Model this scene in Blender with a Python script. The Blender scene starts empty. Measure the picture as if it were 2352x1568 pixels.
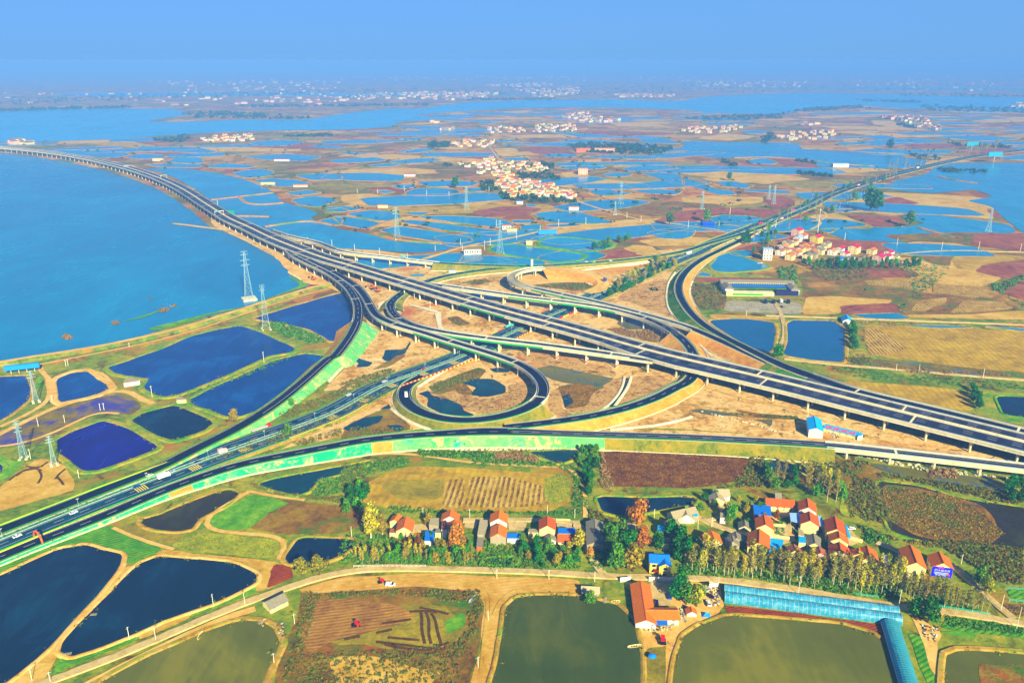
import bpy, bmesh, math, random
import numpy as np
from mathutils import Vector, geometry

random.seed(7); RNG = np.random.default_rng(7)
SC = bpy.context.scene
COL = SC.collection
R = math.radians

# ------------------------------------------------------------------ camera
CAM_H = 255.0
FPX = 1829.0                      # focal length for a 2352 px wide frame
PITCH = math.atan((784 - 140) / FPX)
cd = bpy.data.cameras.new('camera'); cam = bpy.data.objects.new('camera', cd); COL.objects.link(cam)
cam.location = (0, 0, CAM_H); cam.rotation_euler = (R(90) - PITCH, 0, 0)
cd.sensor_width = 36; cd.lens = 36 * FPX / 2352; cd.clip_start = 1; cd.clip_end = 90000
SC.camera = cam

# ------------------------------------------------------------------ light
SUN_EL, SUN_AZ = R(28), R(157)     # sun stands behind the drone, to the right (azimuth from +Y, clockwise)
sd = bpy.data.lights.new('sun', 'SUN'); sd.energy = 5.0; sd.angle = R(0.5); sd.color = (1.0, 0.88, 0.52)
sun = bpy.data.objects.new('sun', sd); COL.objects.link(sun)
_sv = Vector((math.sin(SUN_AZ) * math.cos(SUN_EL), math.cos(SUN_AZ) * math.cos(SUN_EL), math.sin(SUN_EL)))
sun.rotation_euler = _sv.to_track_quat('Z', 'Y').to_euler()
W = bpy.data.worlds.new('World'); SC.world = W; W.use_nodes = True
wn = W.node_tree.nodes; wl = W.node_tree.links; wn.clear()
sky = wn.new('ShaderNodeTexSky'); sky.sky_type = 'NISHITA'; sky.sun_disc = False
sky.sun_elevation = SUN_EL; sky.sun_rotation = SUN_AZ; sky.air_density = 1.0; sky.dust_density = 0.3; sky.ozone_density = 4.0
tint = wn.new('ShaderNodeMixRGB'); tint.blend_type = 'MULTIPLY'; tint.inputs[0].default_value = 1.0
tint.inputs[2].default_value = (0.05, 0.15, 0.5, 1)
bg = wn.new('ShaderNodeBackground'); bg.inputs[1].default_value = 0.10
wo = wn.new('ShaderNodeOutputWorld')
wl.new(sky.outputs[0], tint.inputs[1]); 
veil = wn.new('ShaderNodeMixRGB'); veil.inputs[2].default_value = (0.93, 2.22, 4.1, 1)   # thick blue haze evens out the sky
_tc = wn.new('ShaderNodeTexCoord'); _sx = wn.new('ShaderNodeSeparateXYZ'); _mr = wn.new('ShaderNodeMapRange')     # ... most of all low down
wl.new(_tc.outputs['Generated'], _sx.inputs[0]); wl.new(_sx.outputs['Z'], _mr.inputs['Value'])
for _k, _val in (('From Min', .1), ('From Max', .4), ('To Min', .74), ('To Max', .2)): _mr.inputs[_k].default_value = _val
wl.new(_mr.outputs[0], veil.inputs[0]); wl.new(tint.outputs[0], veil.inputs[1]); wl.new(veil.outputs[0], bg.inputs[0]); wl.new(bg.outputs[0], wo.inputs[0])
SC.view_settings.view_transform = 'Standard'; SC.view_settings.look = 'None'
SC.view_settings.gamma = 1; SC.view_settings.use_curve_mapping = False
SC.view_settings.exposure = 1.22
HAZE_COL = (0.155, 0.41, 1.0, 1); HAZE_DENS = 0.0002
SC.cycles.volume_bounces = 0; SC.cycles.max_bounces = 5; SC.cycles.diffuse_bounces = 1; SC.cycles.glossy_bounces = 2
SC.cycles.transparent_max_bounces = 6; SC.cycles.use_denoising = True

# ------------------------------------------------------------------ surveying: photo bearings -> points on the ground
def G(x, y, z=0.0):
    X = (x - 1176) / FPX; Y = (784 - y) / FPX
    dx, dy, dz = X, math.cos(PITCH) + Y * math.sin(PITCH), -math.sin(PITCH) + Y * math.cos(PITCH)
    t = (CAM_H - z) / -dz
    return (dx * t, dy * t, z)
_ROW = {'T': 114.8, 'M': 522.5, 'C': 784.4, 'D': 1045.7}
_ZM = {'R1': 1300, 'R2': 2000, 'R3': 2500}
_ZV = {'V1': (1500, 1960, 2.24), 'V2': (2850, 1900, 2.24), 'V3': (2480, 2160, 3.92), 'V4': (3000, 880, 2.1), 'V5': (3600, 2120, 4.738), 'V6': (3200, 1640, 7.84)}
def pic(code, x, y):
    if code == 'X': return x, y
    if code in _ZM: return (_ZM[code] + x / 2.94) * .57422, 574.2 + y * .1953
    if code in _ZV: a, b, k = _ZV[code]; return (a + x / k) * .57422, (b + y / k) * .57422
    if code == 'Z4': return (1000 + x / 5.8725) * .57422, (950 + y / 5.8725) * .57422
    return 784 * int(code[1]) + x / 3, _ROW[code[0]] + y / 3
def P(s, z=0.0):
    """'M1 12,30 40,50 C2 7,8' -> ground points; a third number is the height there"""
    out = []; code = 'X'
    for tok in s.split():
        if ',' not in tok: code = tok; continue
        v = [float(a) for a in tok.split(',')]
        zz = v[2] if len(v) > 2 else z
        out.append(G(*pic(code, v[0], v[1]), zz))
    return out

def hx(s):
    v = [int(s[i:i + 2], 16) / 255 for i in (0, 2, 4)]
    return tuple((c / 12.92 if c <= .04045 else ((c + .055) / 1.055) ** 2.4) for c in v) + (1,)
def dim(c, k): return (c[0] * k, c[1] * k, c[2] * k, 1)

# ------------------------------------------------------------------ objects
def tag(o, label=None, cat=None, group=None, kind=None):
    if label: o['label'] = label
    if cat: o['category'] = cat
    if group: o['group'] = group
    if kind: o['kind'] = kind
    return o
def empty(name, loc=(0, 0, 0), rz=0.0):
    o = bpy.data.objects.new(name, None); COL.objects.link(o); o.location = loc; o.rotation_euler = (0, 0, rz)
    o.empty_display_size = .5
    return o
def mesh_of(name, v, f, mats=None, mi=None, smooth=False):
    me = bpy.data.meshes.new(name); me.from_pydata([tuple(p) for p in v], [], f)
    for m in (mats if isinstance(mats, (list, tuple)) else [mats]):
        if m: me.materials.append(m)
    if mi: me.polygons.foreach_set('material_index', mi)
    if smooth: me.polygons.foreach_set('use_smooth', [True] * len(me.polygons))
    me.update(); return me
def link(name, me, parent=None, loc=None, rz=None):
    o = bpy.data.objects.new(name, me); COL.objects.link(o)
    if parent: o.parent = parent
    if loc is not None: o.location = loc
    if rz is not None: o.rotation_euler = (0, 0, rz)
    return o
class MB:
    def __init__(s): s.v = []; s.f = []; s.m = []
    def add(s, v, f, m=0):
        n = len(s.v); s.v += [tuple(p) for p in v]; s.f += [tuple(i + n for i in q) for q in f]; s.m += [m] * len(f); return s
    def box(s, x0, x1, y0, y1, z0, z1, m=0, rz=0, o=(0, 0, 0)):
        v = [(x, y, z) for z in (z0, z1) for x, y in ((x0, y0), (x1, y0), (x1, y1), (x0, y1))]
        if rz:
            c, n = math.cos(rz), math.sin(rz); v = [(x * c - y * n, x * n + y * c, z) for x, y, z in v]
        v = [(x + o[0], y + o[1], z + o[2]) for x, y, z in v]
        return s.add(v, [(0, 3, 2, 1), (4, 5, 6, 7), (0, 1, 5, 4), (1, 2, 6, 5), (2, 3, 7, 6), (3, 0, 4, 7)], m)
    def tube(s, a, b, ra, rb=None, n=6, m=0, cap=True):
        a = Vector(a); b = Vector(b); rb = ra if rb is None else rb
        d = (b - a).normalized(); u = d.orthogonal().normalized(); w = d.cross(u)
        v = []
        for p, r_ in ((a, ra), (b, rb)):
            for i in range(n):
                t = 2 * math.pi * i / n; v.append(p + (u * math.cos(t) + w * math.sin(t)) * r_)
        f = [(i, (i + 1) % n, n + (i + 1) % n, n + i) for i in range(n)]
        if cap: f += [tuple(range(n - 1, -1, -1)), tuple(range(n, 2 * n))]
        return s.add(v, f, m)
    def mesh(s, name, mats, smooth=False): return mesh_of(name, s.v, s.f, mats, s.m, smooth)
    def build(s, name, mats, parent=None, loc=None, rz=None, smooth=False): return link(name, s.mesh(name, mats, smooth), parent, loc, rz)
def copy_tree(o, parent=None):
    c = o.copy(); COL.objects.link(c)
    if parent: c.parent = parent
    for ch in KIDS.get(o.name, []): copy_tree(ch, c)
    return c
KIDS = {}
def kids(root):
    for o in list(root.children): KIDS.setdefault(root.name, []); 
    KIDS[root.name] = list(root.children)
    for o in root.children: kids(o)

# ------------------------------------------------------------------ curves
def catmull(pts, step, closed=False):
    pts = [np.array(p, float) for p in pts]; n = len(pts); dense = []
    rng_ = range(n if closed else n - 1)
    for i in rng_:
        if closed: a, b, c, d = pts[(i - 1) % n], pts[i], pts[(i + 1) % n], pts[(i + 2) % n]
        else:
            b, c = pts[i], pts[i + 1]; a = pts[i - 1] if i else 2 * b - c; d = pts[i + 2] if i + 2 < n else 2 * c - b
        # centripetal parametrisation
        t0 = 0; t1 = t0 + max(np.linalg.norm(b - a), 1e-3) ** .5; t2 = t1 + max(np.linalg.norm(c - b), 1e-3) ** .5; t3 = t2 + max(np.linalg.norm(d - c), 1e-3) ** .5
        k = max(2, int(np.linalg.norm(c - b) / step) + 1)
        for t in np.linspace(t1, t2, k, endpoint=False):
            A1 = (t1 - t) / (t1 - t0) * a + (t - t0) / (t1 - t0) * b
            A2 = (t2 - t) / (t2 - t1) * b + (t - t1) / (t2 - t1) * c
            A3 = (t3 - t) / (t3 - t2) * c + (t - t2) / (t3 - t2) * d
            B1 = (t2 - t) / (t2 - t0) * A1 + (t - t0) / (t2 - t0) * A2
            B2 = (t3 - t) / (t3 - t1) * A2 + (t - t1) / (t3 - t1) * A3
            dense.append((t2 - t) / (t2 - t1) * B1 + (t - t1) / (t2 - t1) * B2)
    if not closed: dense.append(pts[-1])
    return np.array(dense)
def resample(arr, step):
    d = np.r_[0, np.cumsum(np.linalg.norm(np.diff(arr[:, :2], axis=0), axis=1))]
    n = max(2, int(d[-1] / step) + 1); s = np.linspace(0, d[-1], n)
    return np.stack([np.interp(s, d, arr[:, k]) for k in range(3)], 1), s
class Path:
    def __init__(s, pts, step=5.0, smooth=3):
        a, _ = resample(catmull(pts, step), step)
        for _ in range(smooth * 4):
            a[1:-1] = .25 * a[:-2] + .5 * a[1:-1] + .25 * a[2:]
        s.p, s.s = resample(a, step); s.L = s.s[-1]
        t = np.gradient(s.p[:, :2], axis=0); t /= np.linalg.norm(t, axis=1)[:, None]
        s.t = t; s.n = np.stack([-t[:, 1], t[:, 0]], 1)        # n points to the left of travel
    def at(s, d):
        p = np.array([np.interp(d, s.s, s.p[:, k]) for k in range(3)]); t = np.array([np.interp(d, s.s, s.t[:, k]) for k in range(2)])
        t /= np.linalg.norm(t); return p, t, np.array([-t[1], t[0]])
    def off(s, d, dz=0.0, i0=0, i1=None):
        d = np.broadcast_to(np.asarray(d, float), s.s.shape); q = s.p.copy(); q[:, :2] += s.n * d[:, None]; q[:, 2] += dz
        return q[i0:i1]
    def idx(s, d): return int(np.clip(np.searchsorted(s.s, d), 0, len(s.s) - 1))
def ribbon(mb, a, b, m=0):
    n = len(a); mb.add(list(a) + list(b), [(i, n + i, n + i + 1, i + 1) for i in range(n - 1)], m)   # a = left edge, b = right edge
def section(mb, rows, m=0, close=False):
    """rows: list of polylines (same length) forming a swept profile"""
    k = len(rows)
    for j in range(k if close else k - 1): ribbon(mb, rows[j], rows[(j + 1) % k], m)
# ------------------------------------------------------------------ materials
KA = 0.84                              # measured picture brightness -> base colour
SATUR = 1.4
def A(s, k=KA):
    c = hx(s); l = .25 * c[0] + .6 * c[1] + .15 * c[2]
    return tuple(max(.004, (l + (v - l) * SATUR) * k) for v in c[:3]) + (1,)
class NT:
    def __init__(s, name):
        s.m = bpy.data.materials.new(name); s.m.use_nodes = True; s.t = s.m.node_tree; s.t.nodes.clear()
        s.out = s.n('OutputMaterial'); s.b = s.n('BsdfPrincipled'); s.l(s.b.outputs[0], s.out.inputs[0])
        s.b.inputs['Roughness'].default_value = .9; s.b.inputs['Specular IOR Level'].default_value = .15
    def n(s, t, **k):
        x = s.t.nodes.new('ShaderNode' + t)
        for a, v in k.items(): setattr(x, a, v)
        return x
    def l(s, a, b): s.t.links.new(a, b)
    def coord(s, kind='Object', rot=0, scale=(1, 1, 1)):
        c = s.n('TexCoord'); m = s.n('Mapping'); s.l(c.outputs[kind], m.inputs[0])
        m.inputs['Rotation'].default_value = (0, 0, rot); m.inputs['Scale'].default_value = scale; return m.outputs[0]
    def noise(s, co, scale, detail=3, rough=.55, dist=0):
        x = s.n('TexNoise'); s.l(co, x.inputs['Vector']); x.inputs['Scale'].default_value = scale; x.inputs['Detail'].default_value = detail
        x.inputs['Roughness'].default_value = rough; x.inputs['Distortion'].default_value = dist; return x.outputs['Fac']
    def ramp(s, fac, stops, interp='LINEAR'):
        x = s.n('ValToRGB'); x.color_ramp.interpolation = interp; e = x.color_ramp.elements
        while len(e) > 1: e.remove(e[-1])
        e[0].position, e[0].color = stops[0]
        for p, c in stops[1:]: q = e.new(p); q.color = c
        s.l(fac, x.inputs[0]); return x.outputs[0]
    def mix(s, fac, a, b, mode='MIX'):
        x = s.n('MixRGB', blend_type=mode)
        for i, v in ((0, fac), (1, a), (2, b)):
            if hasattr(v, 'links'): s.l(v, x.inputs[i])
            elif i == 0: x.inputs[0].default_value = v
            else: x.inputs[i].default_value = v
        return x.outputs[0]
    def math(s, op, a, b=None, clamp=False):
        x = s.n('Math', operation=op, use_clamp=clamp)
        for i, v in ((0, a), (1, b)):
            if v is None: continue
            if hasattr(v, 'links'): s.l(v, x.inputs[i])
            else: x.inputs[i].default_value = v
        return x.outputs[0]
    def bump(s, h, strength=.5, dist=.3):
        x = s.n('Bump'); x.inputs['Strength'].default_value = strength; x.inputs['Distance'].default_value = dist
        s.l(h, x.inputs['Height']); s.l(x.outputs[0], s.b.inputs['Normal'])
    def col(s, c):
        if hasattr(c, 'links'): s.l(c, s.b.inputs['Base Color'])
        else: s.b.inputs['Base Color'].default_value = c
        return s.m
MATS = {}
def solid(name, c, rough=.7, var=0.0, scale=.5, spec=.3, metal=0):
    if name in MATS: return MATS[name]
    t = NT(name); t.b.inputs['Roughness'].default_value = rough; t.b.inputs['Specular IOR Level'].default_value = spec
    t.b.inputs['Metallic'].default_value = metal
    if var:
        co = t.coord(); f = t.noise(co, scale, 5, .65)
        c = t.ramp(f, [(.25, dim(c, 1 - var)), (.75, dim(c, 1 + var * .6))])
    t.col(c); MATS[name] = t.m; return t.m
def ground(name, cols, scale=.05, fine=1.2, stripe=None, spots=None, bump=.5, rough=.95):
    """cols: hex list dark->light, broken up by two octaves of noise; stripe=(angle, period, strength, colour); spots=[(hex, scale, lo, hi)]"""
    if name in MATS: return MATS[name]
    t = NT(name); co = t.coord(); t.b.inputs['Roughness'].default_value = rough; t.b.inputs['Specular IOR Level'].default_value = .06
    f1 = t.noise(co, scale, 5, .62, .6); f2 = t.noise(co, fine, 6, .7)
    f3 = t.noise(co, max(.16, scale * 4), 5, .72, .4)
    f = t.math('ADD', t.math('ADD', t.math('MULTIPLY', f1, .42), t.math('MULTIPLY', f2, .2)), t.math('MULTIPLY', f3, .38))
    n = len(cols); lo, hi = .40, .60
    c = t.ramp(f, [(lo + (hi - lo) * i / max(1, n - 1), A(k)) for i, k in enumerate(cols)])
    h = t.math('ADD', f2, t.math('MULTIPLY', f3, 1.5))
    for hexc, sc, a, b in (spots or []):
        g = t.noise(co, sc, 4, .65, .8); g = t.ramp(g, [(a, (0, 0, 0, 1)), (b, (1, 1, 1, 1))]); c = t.mix(g, c, A(hexc))
    if stripe:
        ang, per, st, scol = stripe
        w = t.n('TexWave', wave_type='BANDS', bands_direction='X', wave_profile='SIN')
        t.l(t.coord(rot=R(ang)), w.inputs['Vector']); w.inputs['Scale'].default_value = .314 / per * 1.0
        w.inputs['Distortion'].default_value = 1.2; w.inputs['Detail'].default_value = 2; w.inputs['Detail Scale'].default_value = 1.0
        brk = t.ramp(t.noise(co, .12, 4, .7), [(.35, (.15,) * 3 + (1,)), (.6, (1, 1, 1, 1))])
        s_ = t.math('MULTIPLY', t.math('MULTIPLY', t.ramp(w.outputs['Fac'], [(.35, (0, 0, 0, 1)), (.75, (1, 1, 1, 1))]), brk), st)
        c = t.mix(s_, c, A(scol)); h = t.math('SUBTRACT', f2, t.math('MULTIPLY', s_, 1.2))
    t.bump(h, bump, .5); t.col(c); MATS[name] = t.m; return t.m
def water(name, deep, shoal=None, rough=.08, ripple=.12, patch=.02, spec=.22):
    if name in MATS: return MATS[name]
    t = NT(name); co = t.coord(); t.b.inputs['Roughness'].default_value = rough; t.b.inputs['IOR'].default_value = 1.33
    t.b.inputs['Specular IOR Level'].default_value = spec
    f = t.noise(co, patch, 4, .6, 1.0); g = t.noise(t.coord(rot=.6, scale=(1, .25, 1)), patch * 4, 5, .7, 1.5)
    c = t.ramp(t.math('ADD', t.math('MULTIPLY', f, .6), t.math('MULTIPLY', g, .4)), [(.36, dim(A(deep), .8)), (.5, A(deep)), (.62, A(shoal or deep))])
    t.l(t.math('ADD', t.math('MULTIPLY', g, .35), rough - .1), t.b.inputs['Roughness'])
    h = t.math('ADD', t.noise(co, .6, 4, .6, .5), t.math('MULTIPLY', t.noise(co, .07, 3, .6, 1), 2.0))
    t.bump(h, ripple, .25); t.col(c); MATS[name] = t.m; return t.m

M_asph = ground('asphalt_new', ['0e1428', '151c34', '1e2640'], .04, 3, bump=.15, rough=.8)
M_asph2 = ground('asphalt_worn', ['20263c', '2e344c', '444862'], .03, .5, spots=[('5c5c6c', .05, .6, .8)], bump=.15, rough=.8)
M_asph3 = ground('asphalt_old', ['1c384c', '24465c', '30546c'], .03, .6, bump=.1, rough=.8)
M_conc = ground('concrete', ['c9c0a0', 'e6dfc2', 'f2ecd4'], .15, 1.0, bump=.1)
M_concd = ground('concrete_grey', ['8d8874', 'a8a28c', 'bdb69c'], .1, .8, bump=.2)
M_white = solid('road_paint_white', A('e8eaec', .7), .6)
M_yellow = solid('road_paint_yellow', A('f0d818', .9), .6)
M_green = solid('girder_green', A('18a868', .9), .5, .1)
M_rail = solid('guard_rail_green', A('3cac4c', .7), .5)
M_railw = solid('galvanised_rail', A('b8d0e0', .8), .4)
M_red = solid('red_paint', A('d82030', .8), .5)
M_sand = ground('construction_sand', ['a07848', 'd0aa74', 'ecd09c', 'c49c68'], .025, .3, spots=[('b8744a', .012, .56, .68), ('f2dcb0', .03, .56, .7), ('86763c', .022, .6, .68), ('8c6c48', .11, .6, .66), ('6c6438', .06, .66, .7)], bump=1.0)
M_rough = ground('rutted_soil', ['6c5034', 'b08c60', 'd8b888', 'a07c50'], .1, .7, bump=1.0, spots=[('5c5030', .09, .6, .66), ('a8683c', .03, .58, .68)])
M_dirt = ground('dirt_track', ['c9a066', 'dfbb80', 'edcf98'], .05, .6, bump=.3)
M_grass = ground('bank_grass', ['506c14', '889420', 'b8a838'], .03, .5, spots=[('4f7a20', .02, .54, .7), ('a8804a', .025, .54, .66), ('5c4828', .05, .56, .66)], bump=.8)
M_green1 = ground('fresh_green', ['4c7c18', '6c9c20', '94b438'], .05, .8, bump=.6)
M_scrub = ground('brown_scrub', ['5f4a24', '8a6a34', '9c8a3c'], .03, .5, spots=[('4a7020', .04, .5, .68), ('a05a40', .02, .58, .7)], bump=1.0)
M_maroon = ground('maroon_field', ['7c4838', '94604a', 'a8785c'], .04, .9, spots=[('6a3a40', .02, .55, .7)], bump=.6)
M_stub = ground('stubble_gold', ['907c30', 'b89c48', 'd0b864'], .04, .8, stripe=(8, 5, .35, '94702a'), spots=[('7f8a24', .02, .62, .8)], bump=.6)
M_stub2 = ground('stubble_rows', ['a08850', 'c4a868', 'd8c084'], .05, .8, stripe=(6, 3.4, .9, '6f4a20'), bump=1.0)
M_stub3 = ground('stubble_olive', ['706c24', '948834', 'b4a444'], .05, 1.0, bump=.7)
M_plow = ground('ploughed_brown', ['846040', 'a07c50', 'b48e5c'], .05, .5, stripe=(78, 2.2, .25, '6a4c30'), bump=.9, spots=[('c49a60', .03, .56, .7)])
M_plowdark = ground('ploughed_red', ['7d3a1c', '94502a', 'a45a30'], .1, 1, stripe=(70, 1.6, .5, '5a2a14'), bump=.6)
M_tan = ground('tan_field', ['b08c50', 'ccac6c', 'e0c488'], .03, .6, spots=[('b0a040', .02, .6, .75)], bump=.4)
M_bare = ground('bare_levelled', ['b89058', 'd0ac70', 'e0c088'], .03, .4, stripe=(80, 2.5, .18, 'a07844'), bump=.4)
M_olive = ground('rapeseed_green', ['7a8a10', 'a0a81c', 'c0c030'], .08, 1.2, spots=[('d8b050', .6, .64, .7)], bump=.8)
M_crop = ground('crop_rows_green', ['3c7c14', '54901c', '74a82c'], .08, 1.2, stripe=(60, 2.4, .6, '8f9a3c'), bump=.7)
M_lotus = ground('withered_lotus', ['54341c', '704c28', '9a7440'], .15, 1.4, bump=1.0)
M_lotus2 = ground('lotus_leaves', ['54441c', '8c6828', 'b08c40'], .12, 1.1, spots=[('5c7828', .03, .54, .64), ('34485c', .05, .62, .7)], bump=1.0)
M_netting = ground('slope_netting', ['2ca47c', '50b888', '90c890'], .05, .4, spots=[('d4b890', .09, .58, .63), ('c8a070', .14, .6, .66)], bump=.4)
M_netting2 = ground('slope_netting_pale', ['68b87c', '88c484', 'b0c890'], .04, .4, spots=[('58c8a0', .05, .6, .7), ('d4bc90', .09, .56, .64)], bump=.3)
M_slopeg = ground('slope_grass', ['34702c', '58882c', '8ca03c'], .05, .6, spots=[('b89c58', .05, .55, .65)], bump=.6)
M_slopes = ground('slope_sand', ['c08a50', 'd8a468', 'e8bc80'], .05, .5, spots=[('8a9a30', .05, .58, .7)], bump=.7)
M_mud = ground('purple_mud', ['5c5844', '7c7048', '94844c'], .04, .4, spots=[('504c90', .022, .5, .62)], bump=.4)
M_marsh = ground('marsh_green_brown', ['54542c', '7c6c40', '9c8850'], .05, .5, spots=[('5c7480', .02, .56, .64), ('5c7c2c', .03, .56, .66)], bump=.6)
M_bank = ground('pond_bank', ['8c7440', 'b4985c', 'd0b47c'], .06, .6, spots=[('8a9a30', .05, .5, .66)], bump=.6)
M_bankg = ground('pond_bank_green', ['4f8a1c', '8a9a2c', 'c0a850'], .06, .6, bump=.8)
M_bankf = ground('far_bank', ['a07c58', 'bf9468', 'cca878'], .02, .2, spots=[('6a8a50', .02, .48, .6)], bump=.4)

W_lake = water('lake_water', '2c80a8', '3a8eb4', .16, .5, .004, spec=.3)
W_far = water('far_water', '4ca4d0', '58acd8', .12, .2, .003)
W_mid = water('pond_water_mid', '2488ac', '3898bc', .1, .25, .01)
W_blue = water('pond_water_blue', '00427a', '005890', .1, .3, .02)
W_navy = water('pond_water_navy', '04283c', '083a50', .08, .25, .02)
W_teal = water('pond_water_teal', '0c3c48', '124c54', .1, .25, .03)
W_purple = water('pond_water_purple', '241a70', '2c2c88', .15, .25, .02)
W_slate = water('pond_water_slate', '34301c', '40401e', .12, .2, .03)
W_olive = water('pond_water_olive', '646800', '7c7a00', .1, .2, .012)
W_olive2 = water('pond_water_greenish', '445000', '585e00', .1, .2, .014)
W_dgreen = water('pool_water_green', '6c6a3c', '2f5a78', .1, .2, .03)

# the countryside beyond the surveyed plots: small fields, hedges and copses, too far to tell apart
def countryside():
    t = NT('countryside'); co = t.coord(); t.b.inputs['Specular IOR Level'].default_value = .03
    d = t.n('TexNoise'); t.l(co, d.inputs['Vector']); d.inputs['Scale'].default_value = .006; d.inputs['Detail'].default_value = 2
    mm = t.n('VectorMath', operation='MULTIPLY_ADD'); t.l(d.outputs['Color'], mm.inputs[0]); mm.inputs[1].default_value = (90, 90, 0); t.l(co, mm.inputs[2])
    v = t.n('TexVoronoi', distance='CHEBYCHEV'); t.l(mm.outputs[0], v.inputs['Vector']); v.inputs['Scale'].default_value = 1 / 95
    sx = t.n('SeparateColor'); t.l(v.outputs['Color'], sx.inputs[0])
    c = t.ramp(sx.outputs[0], [(0, A('b08a50')), (.2, A('94603c')), (.36, A('c49a5c')), (.5, A('7f7a34')), (.62, A('a8704c')), (.74, A('d0a868')), (.86, A('5f6a30')), (.94, A('8a5440'))], 'CONSTANT')
    w = t.n('TexVoronoi', distance='CHEBYCHEV'); t.l(mm.outputs[0], w.inputs['Vector']); w.inputs['Scale'].default_value = 1 / 38
    sy = t.n('SeparateColor'); t.l(w.outputs['Color'], sy.inputs[0])
    c = t.mix(.35, c, t.ramp(sy.outputs[0], [(0, A('8a5c3c')), (.3, A('c8a060')), (.55, A('7a7430')), (.75, A('dcb478'))], 'CONSTANT'))
    g = t.ramp(t.noise(co, .0045, 6, .72, .5), [(.5, (0, 0, 0, 1)), (.57, (1, 1, 1, 1))])
    c = t.mix(t.math('MULTIPLY', g, .6), c, A('5c7038'))
    e = t.n('TexVoronoi', feature='DISTANCE_TO_EDGE', distance='EUCLIDEAN'); t.l(mm.outputs[0], e.inputs['Vector']); e.inputs['Scale'].default_value = 1 / 95
    c = t.mix(t.math('MULTIPLY', t.ramp(e.outputs[0], [(.0, (1, 1, 1, 1)), (.06, (0, 0, 0, 1))]), .6), c, A('5c5c2c'))
    f2 = t.noise(co, .25, 6, .7); c = t.mix(.35, c, t.ramp(f2, [(.3, (.6, .6, .55, 1)), (.7, (1.35, 1.3, 1.2, 1))]), 'MULTIPLY')
    t.bump(f2, .5, .6); t.col(c); return t.m
M_land = countryside()

LAY = [0]
def layer(k):
    LAY[0] += 1; return .12 * k + .0011 * (LAY[0] % 90)
def inside(poly, x, y):
    c = False; n = len(poly); j = n - 1
    for i in range(n):
        xi, yi = poly[i][0], poly[i][1]; xj, yj = poly[j][0], poly[j][1]
        if (yi > y) != (yj > y) and x < (xj - xi) * (y - yi) / (yj - yi) + xi: c = not c
        j = i
    return c
def area(name, s, mat, k=1, smooth=True, wob=.6, z=None, kind='structure', pts=None):
    p = pts if pts is not None else P(s)
    far = max(1.0, min(math.hypot(q[0], q[1]) for q in p) / 450)
    if smooth:                                                        # straight edges, rounded corners
        for _ in range(2): p = [tuple(np.array(u) * (1 - t) + np.array(v) * t) for u, v in zip(p, p[1:] + p[:1]) for t in (.13, .87)]
    if True:
        a = []
        for i in range(len(p)):
            u, v = np.array(p[i]), np.array(p[(i + 1) % len(p)]); n = max(1, int(np.linalg.norm(v - u) / (6 * far)))
            a += [u + (v - u) * j / n for j in range(n)]
        a = np.array(a)
    if wob: nz = RNG.normal(0, 1, (len(a), 2)); nz = nz + np.roll(nz, 1, 0) * .8 + np.roll(nz, -1, 0) * .8; a[:, :2] += nz * wob * far * .45
    zz = layer(k) if z is None else z
    vs = [Vector((q[0], q[1], zz)) for q in a]
    tri = geometry.tessellate_polygon([vs])
    o = link(name, mesh_of(name, vs, [tuple(t) for t in tri], mat)); tag(o, kind=kind)
    return o, a
def strip(name, s, w, mat, k=3, h=0.0, side=None, step=5, z=None, pts=None, smooth=3):
    """a track or bund: flat top of width w raised by h with slopes"""
    pth = Path(pts if pts is not None else P(s), step, smooth); zz = layer(k) if z is None else z
    mb = MB(); n = len(pth.s); jit = lambda: RNG.normal(0, .04 * w, n)
    L = pth.off(w / 2 + jit(), 0); Rr = pth.off(-w / 2 + jit(), 0); L[:, 2] = Rr[:, 2] = zz + h
    if h > .05:
        L2 = pth.off(w / 2 + h * 1.8); R2 = pth.off(-w / 2 - h * 1.8); L2[:, 2] = R2[:, 2] = -.05
        ribbon(mb, L2, L, 1 if side else 0); ribbon(mb, L, Rr, 0); ribbon(mb, Rr, R2, 1 if side else 0)
    else: ribbon(mb, L, Rr, 0)
    o = mb.build(name, [mat, side] if side else [mat]); tag(o, kind='structure'); return o, pth
def bankring(a, bw, mat, far, h=.8):
    """earth bank round a pond outline"""
    ar = 0.0
    for i in range(len(a)): j = (i + 1) % len(a); ar += a[i][0] * a[j][1] - a[j][0] * a[i][1]
    if ar < 0: a = a[::-1]
    a = a.copy(); t = np.roll(a, -1, 0)[:, :2] - np.roll(a, 1, 0)[:, :2]; t /= np.linalg.norm(t, axis=1)[:, None] + 1e-9
    n = np.stack([t[:, 1], -t[:, 0]], 1)                                  # outward
    def row(d, z): q = a.copy(); q[:, :2] += n * d; q[:, 2] = z + RNG.normal(0, .05, len(q)) * (z > .3); return np.vstack([q, q[:1]])
    mb = MB(); rows = [row(-.6, .05), row(h * 1.2, h), row(h * 1.2 + bw, h), row(h * 2.8 + bw, -.1)]
    section(mb, rows[::-1]); return tag(mb.build('pond_bank', mat), kind='structure')
BANKS = []
def pond(s, mat, bw=2.0, bank=None, k=3, smooth=True, name='pond', h=.8):
    o, a = area(name, s, mat, k, smooth, .35)
    far = max(1.0, min(math.hypot(q[0], q[1]) for q in a) / 450)
    if bw: BANKS.append((a, mat))
    if bw: bankring(a, bw, bank or M_bank, far, h)
    return a
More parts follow.
